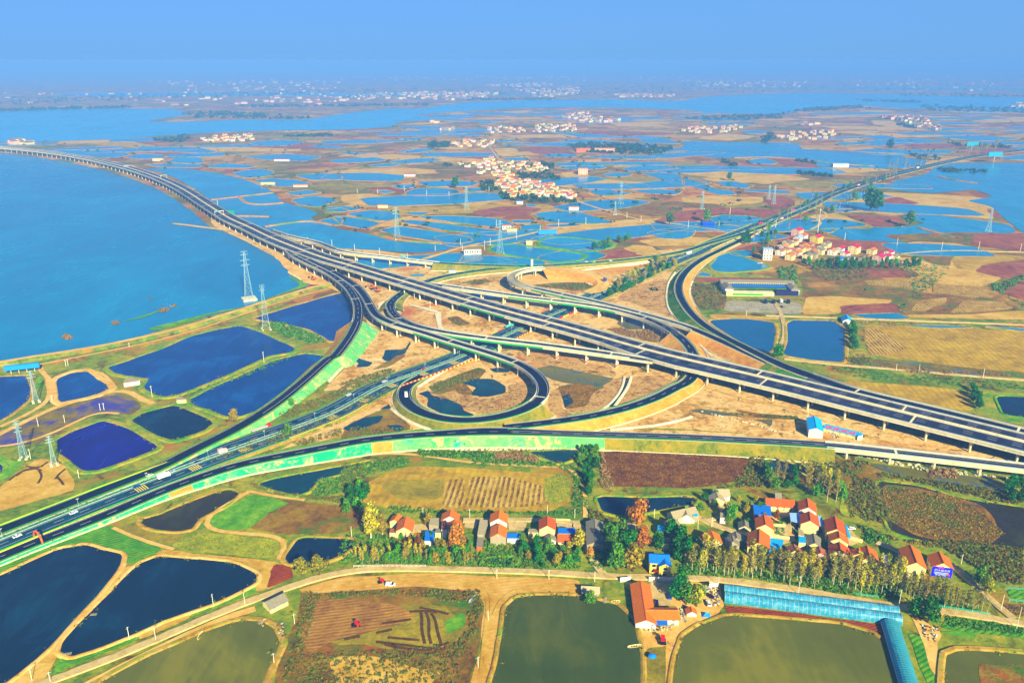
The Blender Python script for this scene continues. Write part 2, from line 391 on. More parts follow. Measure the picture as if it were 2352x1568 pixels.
# ------------------------------------------------------------------ ground, lakes, ponds, plots
def quad_grid(name, x0, x1, y0, y1, z, mat, kind='structure'):
    return tag(MB().add([(x0, y0, z), (x1, y0, z), (x1, y1, z), (x0, y1, z)], [(0, 1, 2, 3)]).build(name, mat), kind=kind)
quad_grid('ground', -32000, 32000, -600, 34000, -.15, M_land)
area('meadow', 'X -900,640 300,700 700,700 900,640 1300,600 1560,600 1800,640 2352,700 3300,720 3600,1900 1176,2300 -1200,1900', M_grass, .3, wob=0)
M_far_sea = W_far
# the great lake and the reach beyond it
area('lake', 'T0 -2600,690 -900,690 0,705 300,745 600,800 900,885 1090,960 1190,1020 1320,1110 1440,1215 1600,1275 1700,1320 1900,1430 1990,1490 M0 1980,310 2110,380 2130,405 1950,460 1700,545 1480,600 1200,680 1000,740 700,815 400,870 0,930 -700,1040 -1500,1150 -3600,1000', W_lake, 2, wob=.4)
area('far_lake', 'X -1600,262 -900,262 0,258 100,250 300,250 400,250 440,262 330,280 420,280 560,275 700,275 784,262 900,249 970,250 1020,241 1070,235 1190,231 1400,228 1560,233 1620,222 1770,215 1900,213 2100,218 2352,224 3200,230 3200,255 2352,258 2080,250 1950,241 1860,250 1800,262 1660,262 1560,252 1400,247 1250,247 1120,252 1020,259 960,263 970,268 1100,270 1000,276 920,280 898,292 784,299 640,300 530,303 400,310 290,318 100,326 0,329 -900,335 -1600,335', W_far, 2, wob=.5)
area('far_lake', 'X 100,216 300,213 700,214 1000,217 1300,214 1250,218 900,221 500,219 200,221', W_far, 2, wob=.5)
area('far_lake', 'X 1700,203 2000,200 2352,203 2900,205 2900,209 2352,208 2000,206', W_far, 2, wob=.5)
for s in ['T2 0,625 300,640 780,640 820,680 1000,695 1500,715 1550,745 1700,760 1650,800 1450,820 930,810 700,742 350,745 200,745 0,705',
          'T2 1750,780 2352,780 3300,800 3300,1300 2352,1270 2250,1190 2130,1080 1950,1040 2150,1010 2000,960 1880,975 1700,990 1400,960 1430,910 1700,850',
          'T2 1030,1235 1300,1222 1500,1222 1680,1195 1500,1150 1680,1130 2250,1200 2300,1262 1950,1265 1880,1325 1600,1305 1450,1370 1150,1315 1020,1265',
          'T0 980,820 1250,815 1500,850 1680,890 1870,970 1950,1050 2100,1090 2200,1125 2130,1160 2352,1240 T1 180,1265 350,1318 700,1340 830,1350 700,1385 500,1400 100,1372 0,1368 T0 2200,1350 1900,1265 1700,1180 1500,1070 1350,960 1200,880 1100,840',
          'T2 0,-0 1,1' ][:4]:
    area('lagoon', s, W_mid, 2, wob=.4)
FARP = '''T0 330,690 600,690 850,705 900,720 780,745 560,730|T0 860,745 960,715 1140,725 1130,745 1000,755|T0 1150,770 1220,740 1380,740 1400,780 1300,785|T0 1000,790 1150,785 1390,790 1380,812 1100,810
T0 950,665 1350,670 1500,700 1430,715 1250,705 950,700|T0 1420,800 1550,780 1780,800 1700,815 1450,812|T0 1600,855 1680,830 1800,820 1900,840 1850,870 1700,885|T0 1750,900 1880,885 2040,895 2150,925 1980,945 1830,930
T0 1560,720 1700,735 1950,715 2230,740 2100,770 1850,760|T0 2030,865 2280,848 2352,870 2352,895 2150,900|T0 1960,985 2120,965 2220,985 2050,1005|T0 2010,1030 2150,1008 2290,1020 2310,1045 2180,1085 2070,1070|T0 2200,1175 2352,1150 2352,1210 2250,1200
T0 1700,640 1900,620 2100,630 2000,660 1800,665|T0 2250,1100 2352,1090 2400,1105 2352,1120|T1 40,1130 170,1108 300,1108 430,1145 310,1183 150,1160|T1 -60,1150 0,1145 290,1195 180,1238 0,1205|T1 -100,1085 0,1078 160,1090 30,1115 -100,1115
T1 510,1150 700,1142 1000,1155 1130,1170 1195,1215 1090,1225 800,1190|T1 400,1185 480,1170 800,1210 1100,1245 1060,1280 700,1240|T1 250,1245 400,1215 700,1260 880,1290 900,1320 800,1335 500,1300|T1 540,905 700,900 860,905 960,915 900,940 620,945 545,925|T1 440,985 520,955 700,955 800,968 820,985 700,1005 500,1005
T1 340,940 420,928 490,930 520,945 420,960|T1 870,950 1000,955 1000,975 880,975|T1 240,972 310,968 370,980 300,990|T1 330,770 500,750 620,748 700,760 500,785 350,780|T1 190,795 300,785 410,790 350,805 210,806|T1 370,712 440,688 600,678 640,690 500,712|T1 -30,700 150,715 400,700 80,727
T1 1110,745 1250,742 1320,760 1150,768|T1 1460,790 1600,770 1850,778 1880,790 1700,800 1500,800|T1 1480,815 1600,798 1800,800 1820,815 1650,828|T1 1100,650 1300,640 1390,650 1150,660|T1 1380,725 1500,715 1630,725 1600,740 1420,738|T1 1650,735 1850,725 2200,735 2150,755 1800,748
T1 1930,815 2100,795 2300,800 2310,820 2150,835 1980,838|T1 1800,855 1900,845 2000,850 1970,870 1850,875|T1 2040,850 2250,842 2352,870 2352,930 2200,890|T1 1700,965 1850,960 1900,980 2000,985 1950,1000 1780,1005|T1 2010,970 2200,960 2352,975 2300,1000 2100,990
T1 1330,1130 1450,1110 1620,1115 1700,1140 1850,1180 1860,1195 1500,1195 1400,1180|T1 1420,1205 1620,1200 1640,1212 1430,1222|T1 1230,1210 1380,1202 1370,1235 1240,1245|T1 1175,1170 1320,1175 1300,1195 1200,1195|T1 1270,1065 1350,1070 1330,1085 1280,1080|T1 450,1120 620,1118 550,1140 480,1135
T2 0,880 80,900 220,960 330,970 370,1000 250,1000 100,950 0,930|T2 230,910 330,905 460,930 450,955 300,945|T2 450,760 570,745 640,770 620,790 480,785|T2 190,1155 280,1137 450,1145 560,1165 520,1190 400,1210 230,1200|T2 1230,590 1400,590 1600,640 1400,640|T2 2180,740 2400,720 2400,760 2200,755|T2 940,1235 1060,1230 1010,1265|T2 1560,690 1800,690 1920,700 1800,715 1600,712|T2 1000,1100 1180,1095 1240,1110 1100,1120|T1 400,530 700,522 740,535 640,548 420,545|T1 380,612 520,605 600,615 500,625|T1 230,625 450,618 470,630 300,634|T1 700,585 900,580 1000,592 800,598|T1 1050,625 1180,618 1230,630 1100,636|T1 1400,560 1700,580 1990,600 1700,610|T1 2000,590 2200,600 2352,650 2100,640|T1 1480,625 1700,615 1960,640 1700,650|T1 500,450 900,446 930,460 650,470|T1 950,500 1040,498 1060,508 960,512|T2 100,500 400,505 500,515 200,520|T2 400,560 560,555 600,575 450,580|T2 1050,640 1250,635 1300,650 1100,660|T2 1700,600 2000,590 2352,610 2100,630'''
for s in FARP.replace('\n', '|').split('|'):
    o, a = area('pond', s, W_mid, 3, True, .5); bankring(a, 2, M_bankf, 1, .8)
# surveyed ponds nearer by
for s in ['M1 1020,150 1080,125 1200,118 1400,150 1680,190 1640,225 1480,240 1330,215 1120,185', 'M1 1370,100 1420,75 1560,70 1870,110 1850,140 1700,165 1500,145 1380,125']:
    pond(s, W_mid, 5, M_green1)
for s in ['M1 1220,100 1280,85 1300,105 1260,115', 'M1 830,245 980,200 1040,195 1220,240 1100,250 960,252', 'M1 2100,40 2200,15 2352,0 M2 90,20 60,60 -20,82 M1 2200,75', 'M1 890,450 1050,440 1150,460 1100,490 930,480', 'M1 480,325 570,320 560,338 490,340',
          'M2 330,165 480,155 470,205 340,190', 'M2 100,330 130,308 180,318 190,340', 'M2 1160,600 1280,597 1480,590 1560,630 1300,635', 'M2 1510,675 1900,680 2000,690 1700,692', 'M2 2050,680 2352,700 2352,715']:
    pond(s, W_mid, 1, M_bank, h=.5)
pond('M2 190,265 240,200 330,170 440,215 600,270 540,290 330,310 220,300', W_mid, 3, M_bankg)
W_slateblue = water('pond_water_slateblue', '285c84', '305c8c', .14, .5, .01)
pond('M2 180,640 420,628 620,655 640,700 620,850 540,870 400,790 250,700', W_slateblue, 2)
pond('M2 720,660 760,640 1040,645 1110,690 1120,900 1090,930 900,915 690,880 720,800', W_slateblue, 2)
pond('M2 2160,1165 2352,1170 2500,1180 2500,1330 2352,1310 2210,1290', W_navy, 1, M_green1)
pond('C0 735,180 900,130 1100,60 1300,-30 1500,-80 1650,-110 1800,-60 1950,10 2035,50 2010,75 1850,100 1700,170 1500,260 1300,340 1180,380 1100,380 985,320 1030,260 880,235 800,220', W_blue, 3, M_bankg)
pond('C0 1310,400 1400,350 1600,260 1900,130 2100,85 2240,100 2180,170 2050,290 1930,380 1800,470 1640,520 1560,515 1450,470 1330,440', W_blue, 2, M_bankg)
pond('M0 1745,630 1900,580 2352,448 2420,470 2430,640 2352,720 2300,790 2240,760 2130,700 1880,650', W_blue, 2, M_bank)
pond('C0 390,260 500,215 600,205 660,250 740,300 745,330 650,375 420,422 400,400', W_blue, 4, M_dirt)
pond('C0 900,545 1000,490 1210,437 1480,560 1400,620 1200,685 1100,655 1000,600', W_navy, 3, M_bankg)
pond('C0 390,680 500,620 700,547 800,570 900,610 1085,720 1060,750 900,810 680,885 570,890 490,830 400,760', W_purple, 3, M_bankg)
pond('C0 -400,270 0,245 180,235 205,300 200,400 80,500 0,540 -300,700', W_blue, 1)
pond('C0 -120,820 0,845 25,870 0,915 -120,930', W_purple, 2, M_green1)
pond('D0 960,455 1100,410 1300,330 1500,255 1590,235 1650,265 1550,350 1380,430 1330,500 1230,525 1100,515 1000,490', W_slate, 1)
pond('D0 1780,200 1900,160 2352,80 D1 200,40 180,62 60,120 0,130 D0 2200,165 2130,250 2050,275 1900,240', W_teal, 1, M_bankg)
pond('D0 -700,1100 0,825 150,760 400,650 570,618 700,650 850,685 830,770 700,930 500,1150 300,1370 80,1540 -100,1660 -700,1760', W_navy, 1, M_dirt)
pond('D0 1100,698 1300,710 1600,740 1770,820 1760,880 1500,1010 1200,1110 900,1240 700,1320 500,1385 420,1350 430,1290 560,1150 750,950 950,750', W_navy, 1, M_dirt)
pond('D0 1960,700 2060,570 2352,575 D1 100,585 110,610 0,690 D0 2250,725 2000,750', W_navy, 1)
pond('D0 400,1740 700,1560 1000,1400 1370,1240 1650,1140 1800,1150 1880,1190 1930,1290 1880,1400 1800,1568 1760,1740', W_olive, 2)
pond('D1 1135,1060 1200,990 1300,965 1500,965 1650,975 1750,1000 1900,1030 2010,1130 2050,1300 2060,1568 2060,1740 1000,1740 1060,1500 1110,1250', W_olive2, 1)
pond('D2 0,1250 100,1180 300,1105 700,1135 1100,1170 1300,1230 1400,1290 1500,1480 1530,1568 1570,1740 -90,1740 -60,1420', W_olive, 1)
pond('D2 1820,1380 1900,1340 2352,1370 2600,1400 2600,1740 1800,1740 1800,1500', W_olive, 2)
area('mud_bank', 'D2 2010,1430 2200,1435 2500,1460 2500,1740 2100,1740', M_scrub, 4)
pond('D1 985,725 1030,710 1200,705 1200,750 1000,750', W_navy, .5, M_green1)
pond('C1 1290,760 1640,745 1620,800 1500,840 1380,800', W_teal, 1, M_bankg)
pond('C1 1760,1070 2100,1080 2352,1070 2450,1085 2430,1120 2300,1140 2100,1180 1950,1200 1800,1170', W_navy, 1, M_bankg)
pond('C2 580,830 640,815 860,870 860,905 700,900 600,870', W_teal, 1, M_bankg)
pond('C2 1330,960 1600,990 1900,1080 2100,1110 2352,1150 2700,1200 2700,1500 2352,1430 2200,1400 1900,1410 1600,1360 1420,1300 1380,1100', W_slate, 1, M_bankg)
area('lotus_bed', 'C2 1370,985 1600,1005 1900,1085 2060,1130 2140,1210 2190,1330 2130,1385 1900,1400 1600,1340 1420,1240 1390,1100', M_lotus2, 4)
area('lotus_bed', 'C1 1780,760 2352,755 2560,770 2800,800 2830,880 2780,950 2560,1000 2352,1010 2000,1000 1880,1000 1800,880', M_lotus, 4)
pond('C2 1230,830 1600,880 2200,960 2230,1030 1900,990 1400,900', W_dgreen, 0)
# the building site round the interchange
area('construction_ground', 'X 480,515 600,572 665,630 760,655 830,700 850,760 800,840 735,900 830,893 900,872 1000,838 1060,806 1180,756 1300,706 1400,662 1540,600 1590,570 1500,576 1400,590 1200,604 1000,592 900,580 820,568 760,560 700,535 600,505 500,480', M_sand, 1.2)
area('construction_ground', 'X 900,905 960,880 1060,820 1200,760 1400,672 1530,622 1560,600 1535,640 1530,700 1580,765 1700,850 1800,890 2352,1010 2800,1100 2800,1180 2352,1078 2100,1045 1900,1025 1600,1000 1300,985 1100,970 980,985 800,1000 700,1020 640,1035 700,1000 830,945', M_sand, 1.2)
area('rutted_ground', 'C1 640,370 740,340 760,330 900,380 1000,395 1150,360 1150,300 1290,290 1280,370 1150,480 1000,500 850,470 740,400', M_rough, 2)
area('rutted_ground', 'C1 1200,70 1500,110 1850,170 1900,230 1750,240 1500,180 1350,150 1230,110', M_rough, 2)
area('rutted_ground', 'C1 1750,330 1900,250 2200,230 2320,290 2200,370 1990,440 1700,490 1500,520 1430,470 1430,350 1500,310 1520,470 1600,470', M_rough, 2)
area('rutted_ground', 'R2 1350,570 1700,390 1980,340 1960,500 1990,700 2040,800 1900,760 1600,640', M_rough, 2)
area('waste_grass', 'C1 600,320 760,250 940,180 1000,200 960,260 830,270 800,330 660,370', M_scrub, 2); area('waste_grass', 'C1 760,300 830,270 900,330 900,370 800,360', M_lotus2, 2.2)
area('waste_grass', 'C1 1490,310 1600,290 1800,250 1810,320 1740,350 1700,440 1550,470 1520,380', M_lotus2, 2.2)
area('waste_grass', 'R2 1230,930 1400,910 1600,960 1750,930 1890,1040 1850,1090 1600,1040 1400,980', M_scrub, 2); area('waste_grass', 'R2 360,420 600,390 900,380 1130,400 1050,480 700,460', M_scrub, 2)
area('waste_grass', 'C1 0,640 60,560 250,480 340,440 500,600 300,640 0,680', M_scrub, 2); area('waste_grass', 'C2 330,470 500,490 800,520 760,540 560,530', M_scrub, 2)
area('waste_grass', 'C1 200,200 300,140 420,80 440,100 330,170', M_scrub, 2); area('waste_grass', 'M1 730,620 800,610 890,665 800,680', M_scrub, 2); area('waste_grass', 'M1 900,365 1000,350 1040,370 950,400 880,390', M_scrub, 2)
for s, m in [('C1 820,290 900,258 1050,260 1130,310 1130,360 1000,385 890,370 930,320', W_teal), ('C1 530,360 600,340 620,370 740,400 830,440 850,480 920,510 880,525 700,500 590,450 600,400', W_teal),
             ('C1 1330,190 1450,165 1700,220 1850,250 1880,260 1800,310 1700,300 1550,290 1430,260', W_dgreen), ('C1 1520,380 1570,360 1600,420 1540,465', W_teal), ('C1 0,600 150,530 290,510 260,560 80,630', W_teal),
             ('C1 300,580 400,575 450,600 380,630', W_teal), ('C1 260,470 330,430 345,465', W_teal), ('C1 60,105 130,120 220,150 190,175 100,180 120,150', W_teal), ('C1 280,120 300,60 440,55 470,0 480,10 440,85 380,100 330,140 290,130', W_teal),
             ('R2 1370,870 1450,800 1650,790 1900,940 1880,1020 1700,930 1500,940', W_dgreen), ('C2 30,475 150,470 350,500 480,540 620,540 610,590 560,560 400,520 200,510', W_dgreen), ('C1 1020,190 1080,180 1160,195 1150,215 1060,215', W_teal)]:
    pond(s, m, 0, k=4, name='pool')
# the earth ring of the unfinished loop
0 and strip('earth_ring', 'R2 480,205,4 700,210,4 900,235,3.5 1080,280,3 1200,345,2.5 1230,410,1.5 1130,465,1 1020,510,.6', 9, M_dirt, h=3.4, side=M_slopes)
area('sand_slope', 'R2 200,300 330,245 500,225 760,235 1000,275 1140,340 1160,400 1050,440 700,470 400,430 220,390', M_dirt, 1.6); area('sand_slope', 'R2 330,250 500,215 760,225 1000,270 1150,350 1050,360 850,330 650,350 400,350 260,300', M_dirt, 2)
# plots, right of the interchange
for nm, m, k, s in [
    ('field', M_stub, 2, 'M2 1250,680 1400,672 2352,715 2700,740 2700,1030 2352,1010 1300,890 1260,800'), ('field', M_stub2, 2.5, 'M2 1255,690 1340,700 1450,770 1550,840 1400,880 1280,880'),
    ('field', M_stub, 2, 'M2 1050,1070 1200,1060 1600,1090 1850,1110 1980,1150 2000,1280 1500,1190 1250,1130'), ('field', M_tan, 2, 'M2 850,480 1050,475 1450,500 1400,530 1100,535 1060,600 830,600 830,540'),
    ('field', M_stub2, 2, 'M2 1250,360 1640,370 1700,370 1690,440 1500,410 1280,395'), ('field', M_tan, 2, 'M2 1540,285 1900,285 2100,320 2200,350 2080,410 1800,400 1600,350'),
    ('field', M_stub2, 2, 'M2 1720,390 2080,410 2150,455 2030,490 1720,450'), ('field', M_stub, 2, 'M2 1860,200 2100,180 2352,200 2352,220 2050,260 2000,300 1870,280'),
    ('field', M_maroon, 2, 'M2 2000,300 2100,250 2352,225 2700,230 2700,330 2352,340 2200,350'), ('field', M_maroon, 2, 'M2 2120,400 2352,370 2600,380 2600,520 2352,500 2200,450'),
    ('field', M_stub2, 2, 'M2 1560,575 1650,500 1820,480 1800,530 1650,580'), ('field', M_stub2, 2, 'M2 1830,590 1950,500 2200,510 2290,560 2100,580'),
    ('field', M_tan, 1.6, 'M2 1530,600 2000,600 2352,575 2700,560 2700,640 2352,640 1560,620'), ('scrubland', M_scrub, 1.3, 'M2 800,300 1250,290 1600,450 2100,480 2352,560 2000,600 1500,610 1080,600 830,480'),
    ('field', M_maroon, 2, 'M2 1150,300 1600,300 1640,340 1300,350'), ('field', M_maroon, 2, 'M2 1070,540 1480,520 1530,600 1100,600'), ('field', M_tan, 2, 'M2 1450,140 1600,95 1900,110 2000,150 1700,190 1500,180'),
    ('field', M_maroon, 2, 'M2 2000,50 2100,35 2500,60 2500,170 2200,150 2000,120'), ('scrubland', M_scrub, 2, 'M2 1600,190 1780,170 1860,200 1850,270 1700,250'), ('field', M_tan, 2, 'M2 180,602 420,605 680,622 640,638 200,628'),
    ('parking_lot', M_concd, 2, 'M2 300,505 560,515 820,520 820,600 560,590 280,580'), ('scrubland', M_scrub, 1.4, 'M2 70,380 230,400 300,500 280,560 110,570 60,440'), ('field', M_maroon, 1.5, 'M2 80,345 650,350 740,370 720,395 80,375'),
    ('verge', M_grass, 1.4, 'M2 700,930 900,950 1300,990 2352,1070 2700,1090 2700,1140 2352,1130 1960,1100 1400,1060 1060,1050 820,960'), ('verge', M_bankg, 1.5, 'M2 1980,1100 2150,1130 2352,1140 2600,1150 2600,1400 2352,1370 2100,1300 2010,1270'),
    ('marsh', M_marsh, 2, 'M2 1280,905 1600,930 2000,975 2352,1000 2700,1020 2700,1060 2352,1040 1700,1000 1300,960'), ('field', M_plow, 1.6, 'M2 860,380 1050,370 1070,400 870,420'),
    ('field', M_maroon, 2, 'T1 900,1110 1100,1080 1300,1075 1380,1100 1280,1140 950,1150'), ('field', M_tan, 2, 'T1 780,1050 850,1000 1000,1015 1080,1040 900,1090'), ('field', M_tan, 2, 'T1 0,1000 200,990 380,1020 400,1060 200,1080 0,1050'),
    ('field', M_stub3, 2, 'T1 430,1020 650,1015 740,1030 600,1055 450,1050'), ('field', M_tan, 2, 'T1 1050,680 1200,675 1250,730 1070,740'), ('field', M_maroon, 2, 'T1 1200,670 1500,670 1640,720 1350,720'), ('field', M_tan, 2, 'T1 1480,900 1700,885 2200,920 1900,960 1500,950'),
    ('field', M_scrub, 2, 'T1 1750,1050 2352,1070 2352,1130 2150,1150 1950,1120'), ('field', M_maroon, 2, 'T1 2150,1180 2352,1110 2600,1090 3050,1100 3020,1130 2800,1140 2540,1130 2400,1210 2200,1195'), ('field', M_tan, 2, 'T2 0,830 400,810 720,860 720,900 560,930 400,900 0,860'),
    ('field', M_stub2, 2, 'T2 540,965 800,960 950,970 900,1000 640,1005'), ('field', M_tan, 2, 'T2 0,1010 300,1015 560,1010 560,1050 300,1075 0,1060'), ('field', M_maroon, 2.3, 'T2 560,1020 700,1010 780,1040 740,1090 620,1095'), ('field', M_stub3, 2, 'T2 810,1160 900,1130 1080,1130 1300,1215 1290,1235 980,1225'),
    ('field', M_tan, 2.2, 'T2 860,1150 940,1135 1080,1130 1290,1215 980,1215'), ('field', M_maroon, 2, 'T2 1100,1130 1500,1150 1540,1190 1400,1220 1310,1215'), ('field', M_tan, 2, 'T2 1060,1060 1280,1020 1330,1050 1250,1080'), ('field', M_tan, 1.8, 'T2 1300,980 1900,1000 2150,1030 2100,1100 2150,1170 1900,1150 1500,1110 1450,1080'),
    ('field', M_maroon, 2.2, 'T2 1330,1040 1500,1012 1640,1060 1400,1080'), ('field', M_maroon, 2, 'T2 580,745 900,760 940,820 700,790'), ('field', M_tan, 2, 'T2 940,815 1300,812 1450,830 1200,850 950,840'), ('field', M_tan, 2, 'T1 1500,850 1600,840 1650,870 1550,880'),
    ('field', M_maroon, 2, 'T1 800,720 980,715 960,760 700,745'), ('field', M_tan, 2, 'T1 0,830 300,815 550,830 700,850 300,870 0,860'), ('field', M_tan, 2, 'T2 1100,570 1500,575 1560,590 1300,590'), ('field', M_tan, 2, 'T2 1550,590 1750,585 1850,600 1600,605'), ('field', M_tan, 2, 'T2 1760,600 2240,600 2200,625 1850,620'),
    ('field', M_tan, 2, 'T2 1100,600 1230,595 1250,620 1110,625'), ('field', M_tan, 2, 'T2 1290,485 1450,490 1480,520 1330,520'), ('field', M_maroon, 2, 'T2 1500,645 1900,650 2100,670 1600,680'), ('field', M_tan, 2, 'T1 1100,425 1300,415 1320,430 1150,440'), ('field', M_tan, 2, 'T1 740,440 860,436 880,446 760,448'),
    ('field', M_maroon, 2, 'T1 1700,560 2300,570 2290,585 1800,590'), ('field', M_tan, 2, 'T1 1850,515 2200,515 2250,530 1900,528'), ('field', M_tan, 2, 'T1 400,515 560,500 800,500 700,512'), ('field', M_tan, 2, 'T1 620,575 740,572 740,585 620,588'), ('field', M_maroon, 2, 'T1 760,560 980,556 1000,576 780,578'),
    ('field', M_tan, 2, 'M1 1940,145 2010,120 2150,130 2180,165 2100,195 2000,170'), ('field', M_maroon, 1.5, 'M1 1650,100 1950,60 2150,80 2110,110 1900,110 2000,170 2100,200 1800,225 1640,235'), ('field', M_scrub, 1.5, 'M1 1480,20 1900,10 2090,60 1950,100 1850,90 1600,60'), ('field', M_green1, 1.6, 'M1 690,185 760,175 820,215 700,215'),
    ('field', M_scrub, 1.5, 'M1 620,205 760,170 960,165 980,200 800,245 640,230'), ('construction_ground', M_slopes, 2, 'M1 1000,260 1400,265 1900,240 2200,250 2050,300 1850,330 1700,290 1400,275')]:
    area(nm, s, m, k)
# plots, south of the expressway
for nm, m, k, s in [
    ('verge', M_grass, .6, 'C1 0,870 450,780 900,800 1600,850 1700,1050 1680,1180 1200,1190 300,1160 0,1100'),
    ('field', M_stub, 1, 'C1 0,1060 200,960 420,860 900,870 1560,920 1590,1100 1400,1180 300,1150'), ('field', M_stub3, 1.5, 'C1 260,990 420,950 720,950 700,1090 400,1090'),
    ('field', M_stub2, 1.5, 'C1 720,950 860,940 830,1150 680,1130'), ('field', M_stub2, 1.5, 'C1 880,930 1150,930 1400,1000 1430,1100 1300,1140 850,1150'), ('field', M_olive, 1.6, 'C1 1400,940 1500,915 1580,960 1570,1080 1450,1130 1400,1050'),
    ('field', M_green1, 1.2, 'D0 1390,470 1500,400 1740,265 1900,300 1990,330 1850,400 1700,510 1600,520 1400,490'), ('scrubland', M_scrub, 1, 'D0 1900,300 2352,350 2600,400 2550,450 2352,540 2000,545 1700,510 1850,400'),
    ('field', M_olive, 1.5, 'D0 1180,620 1360,530 1500,540 1990,570 1960,650 1890,715 1600,690 1300,660'), ('field', M_crop, 1.5, 'D0 780,480 950,560 1130,640 1050,700 850,685 700,640 560,610 400,640 200,720 0,820 -200,890 -100,790 300,590 600,520'),
    ('field', M_green1, 1.6, 'D0 860,690 1000,705 960,750 840,745'), ('scrubland', M_stub3, 1.2, 'D0 800,500 950,455 1000,500 1200,520 1330,510 1180,620 950,560'),
    ('field', M_tan, 1.6, 'D0 850,770 950,750 750,950 560,1150 440,1280 400,1370 280,1600 50,1620 200,1450 400,1260 600,1040 750,880'), ('field', M_tan, 1.5, 'D0 1100,650 1300,670 1600,700 1960,745 1890,900 1760,940 1770,820 1600,740 1300,710 1060,695'),
    ('field', M_plowdark, 1.8, 'D0 1890,750 2000,760 2020,850 1830,920 1850,820'), ('field', M_green1, 1.8, 'D0 350,1530 400,1400 560,1388 700,1325 930,1245 950,1270 700,1370 400,1500'), ('field', M_green1, 1.8, 'D0 1310,1080 1750,890 1770,940 1330,1110'), ('field', M_tan, 1.8, 'D0 945,1240 1300,1080 1320,1120 960,1270'),
    ('field', M_bare, 1.4, 'D1 -300,920 0,840 500,810 1640,850 1640,960 1300,965 1150,1000 1110,1150 1030,1400 1000,1700 860,1700 960,1300 990,1050 900,930 500,900 0,940 -250,960'),
    ('scrubland', M_scrub, .8, 'D1 -280,930 0,930 500,895 900,930 985,1050 950,1300 860,1700 -500,1740 -400,1300 -300,1100'), ('field', M_plow, 1.6, 'D1 -170,1010 0,985 250,1010 420,1050 520,1100 350,1180 0,1250 -200,1360 -270,1250 -240,1100'),
    ('field', M_stub3, 1.4, 'D1 380,1050 550,1030 700,1040 850,1150 800,1300 400,1350 200,1310 0,1300 -100,1290 350,1180'), ('field', M_green1, 1.8, 'D1 720,1150 830,1080 860,1130 850,1180 750,1230 710,1200'), ('scrubland', M_tan, 1.2, 'D1 -100,1400 200,1380 500,1450 700,1500 600,1600 0,1640'),
    ('field', M_plowdark, 1.5, 'D2 290,1030 1400,1165 1440,1200 1500,1400 1490,1500 1380,1270 1200,1180 800,1130 300,1090'), ('field', M_crop, 1.5, 'D2 1560,1220 1650,1250 1760,1520 1720,1640 1620,1450'), ('field', M_crop, 1.5, 'D2 1780,1200 2352,1260 2600,1300 2600,1220 1850,1110'),
    ('field', M_green1, 1.8, 'D2 1780,1210 1900,1205 2030,1230 2010,1265 1850,1240'), ('bare_ground', M_dirt, 1.5, 'D1 2050,1180 2352,1170 2420,1165 2352,1290 2300,1400 2290,1740 2070,1740 2060,1400'), ('field', M_stub3, 1.9, 'D1 2090,1320 2230,1310 2240,1480 2220,1700 2090,1700'),
    ('yard', M_dirt, 1.6, 'D1 2120,860 2352,860 2600,900 2640,1080 2420,1170 2300,1180 2330,1040 2140,1030'), ('yard', M_dirt, 1.5, 'D2 1550,1080 1800,1230 1740,1330 1800,1600 1700,1460 1650,1260'), ('field', M_lotus2, 1.8, 'D2 2200,1030 2352,1030 2450,1060 2400,1120 2230,1090'), ('field', M_crop, 1.8, 'D2 2230,920 2450,930 2450,1000 2260,990'),
    ('field', M_tan, 1.5, 'C0 -200,1180 0,1010 270,800 450,850 530,960 500,1030 0,1170'), ('verge', M_green1, 1.2, 'C0 -200,760 0,780 100,820 180,810 60,940 -200,1060'), ('marsh', M_mud, 1.3, 'C0 -300,760 0,640 400,450 640,390 830,360 900,380 985,440 900,510 700,480 500,560 300,700 100,720 0,730'),
    ('field', M_green1, 1.6, 'C0 250,245 300,240 305,320 245,325'), ('verge', M_grass, 1, 'C1 1600,600 2352,610 2900,640 2352,600'), ('scrubland', M_scrub, 1, 'C2 1000,800 1300,830 1400,920 1250,1000 1280,1100 1000,1050 900,1000 560,900 500,800'), ('field', M_olive, 1.4, 'C2 1100,990 1180,970 1240,1050 1270,1170 1180,1230 1080,1180')]:
    area(nm, s, m, k)
for s in ['C1 380,905 250,990 140,1010', 'C1 620,960 600,990']: pass
# dykes, tracks and lanes
M_lane = ground('lane_concrete', ['b4a078', 'ccb88c', 'd8c49c'], .1, .8, spots=[('a89468', .06, .58, .68)], bump=.2)

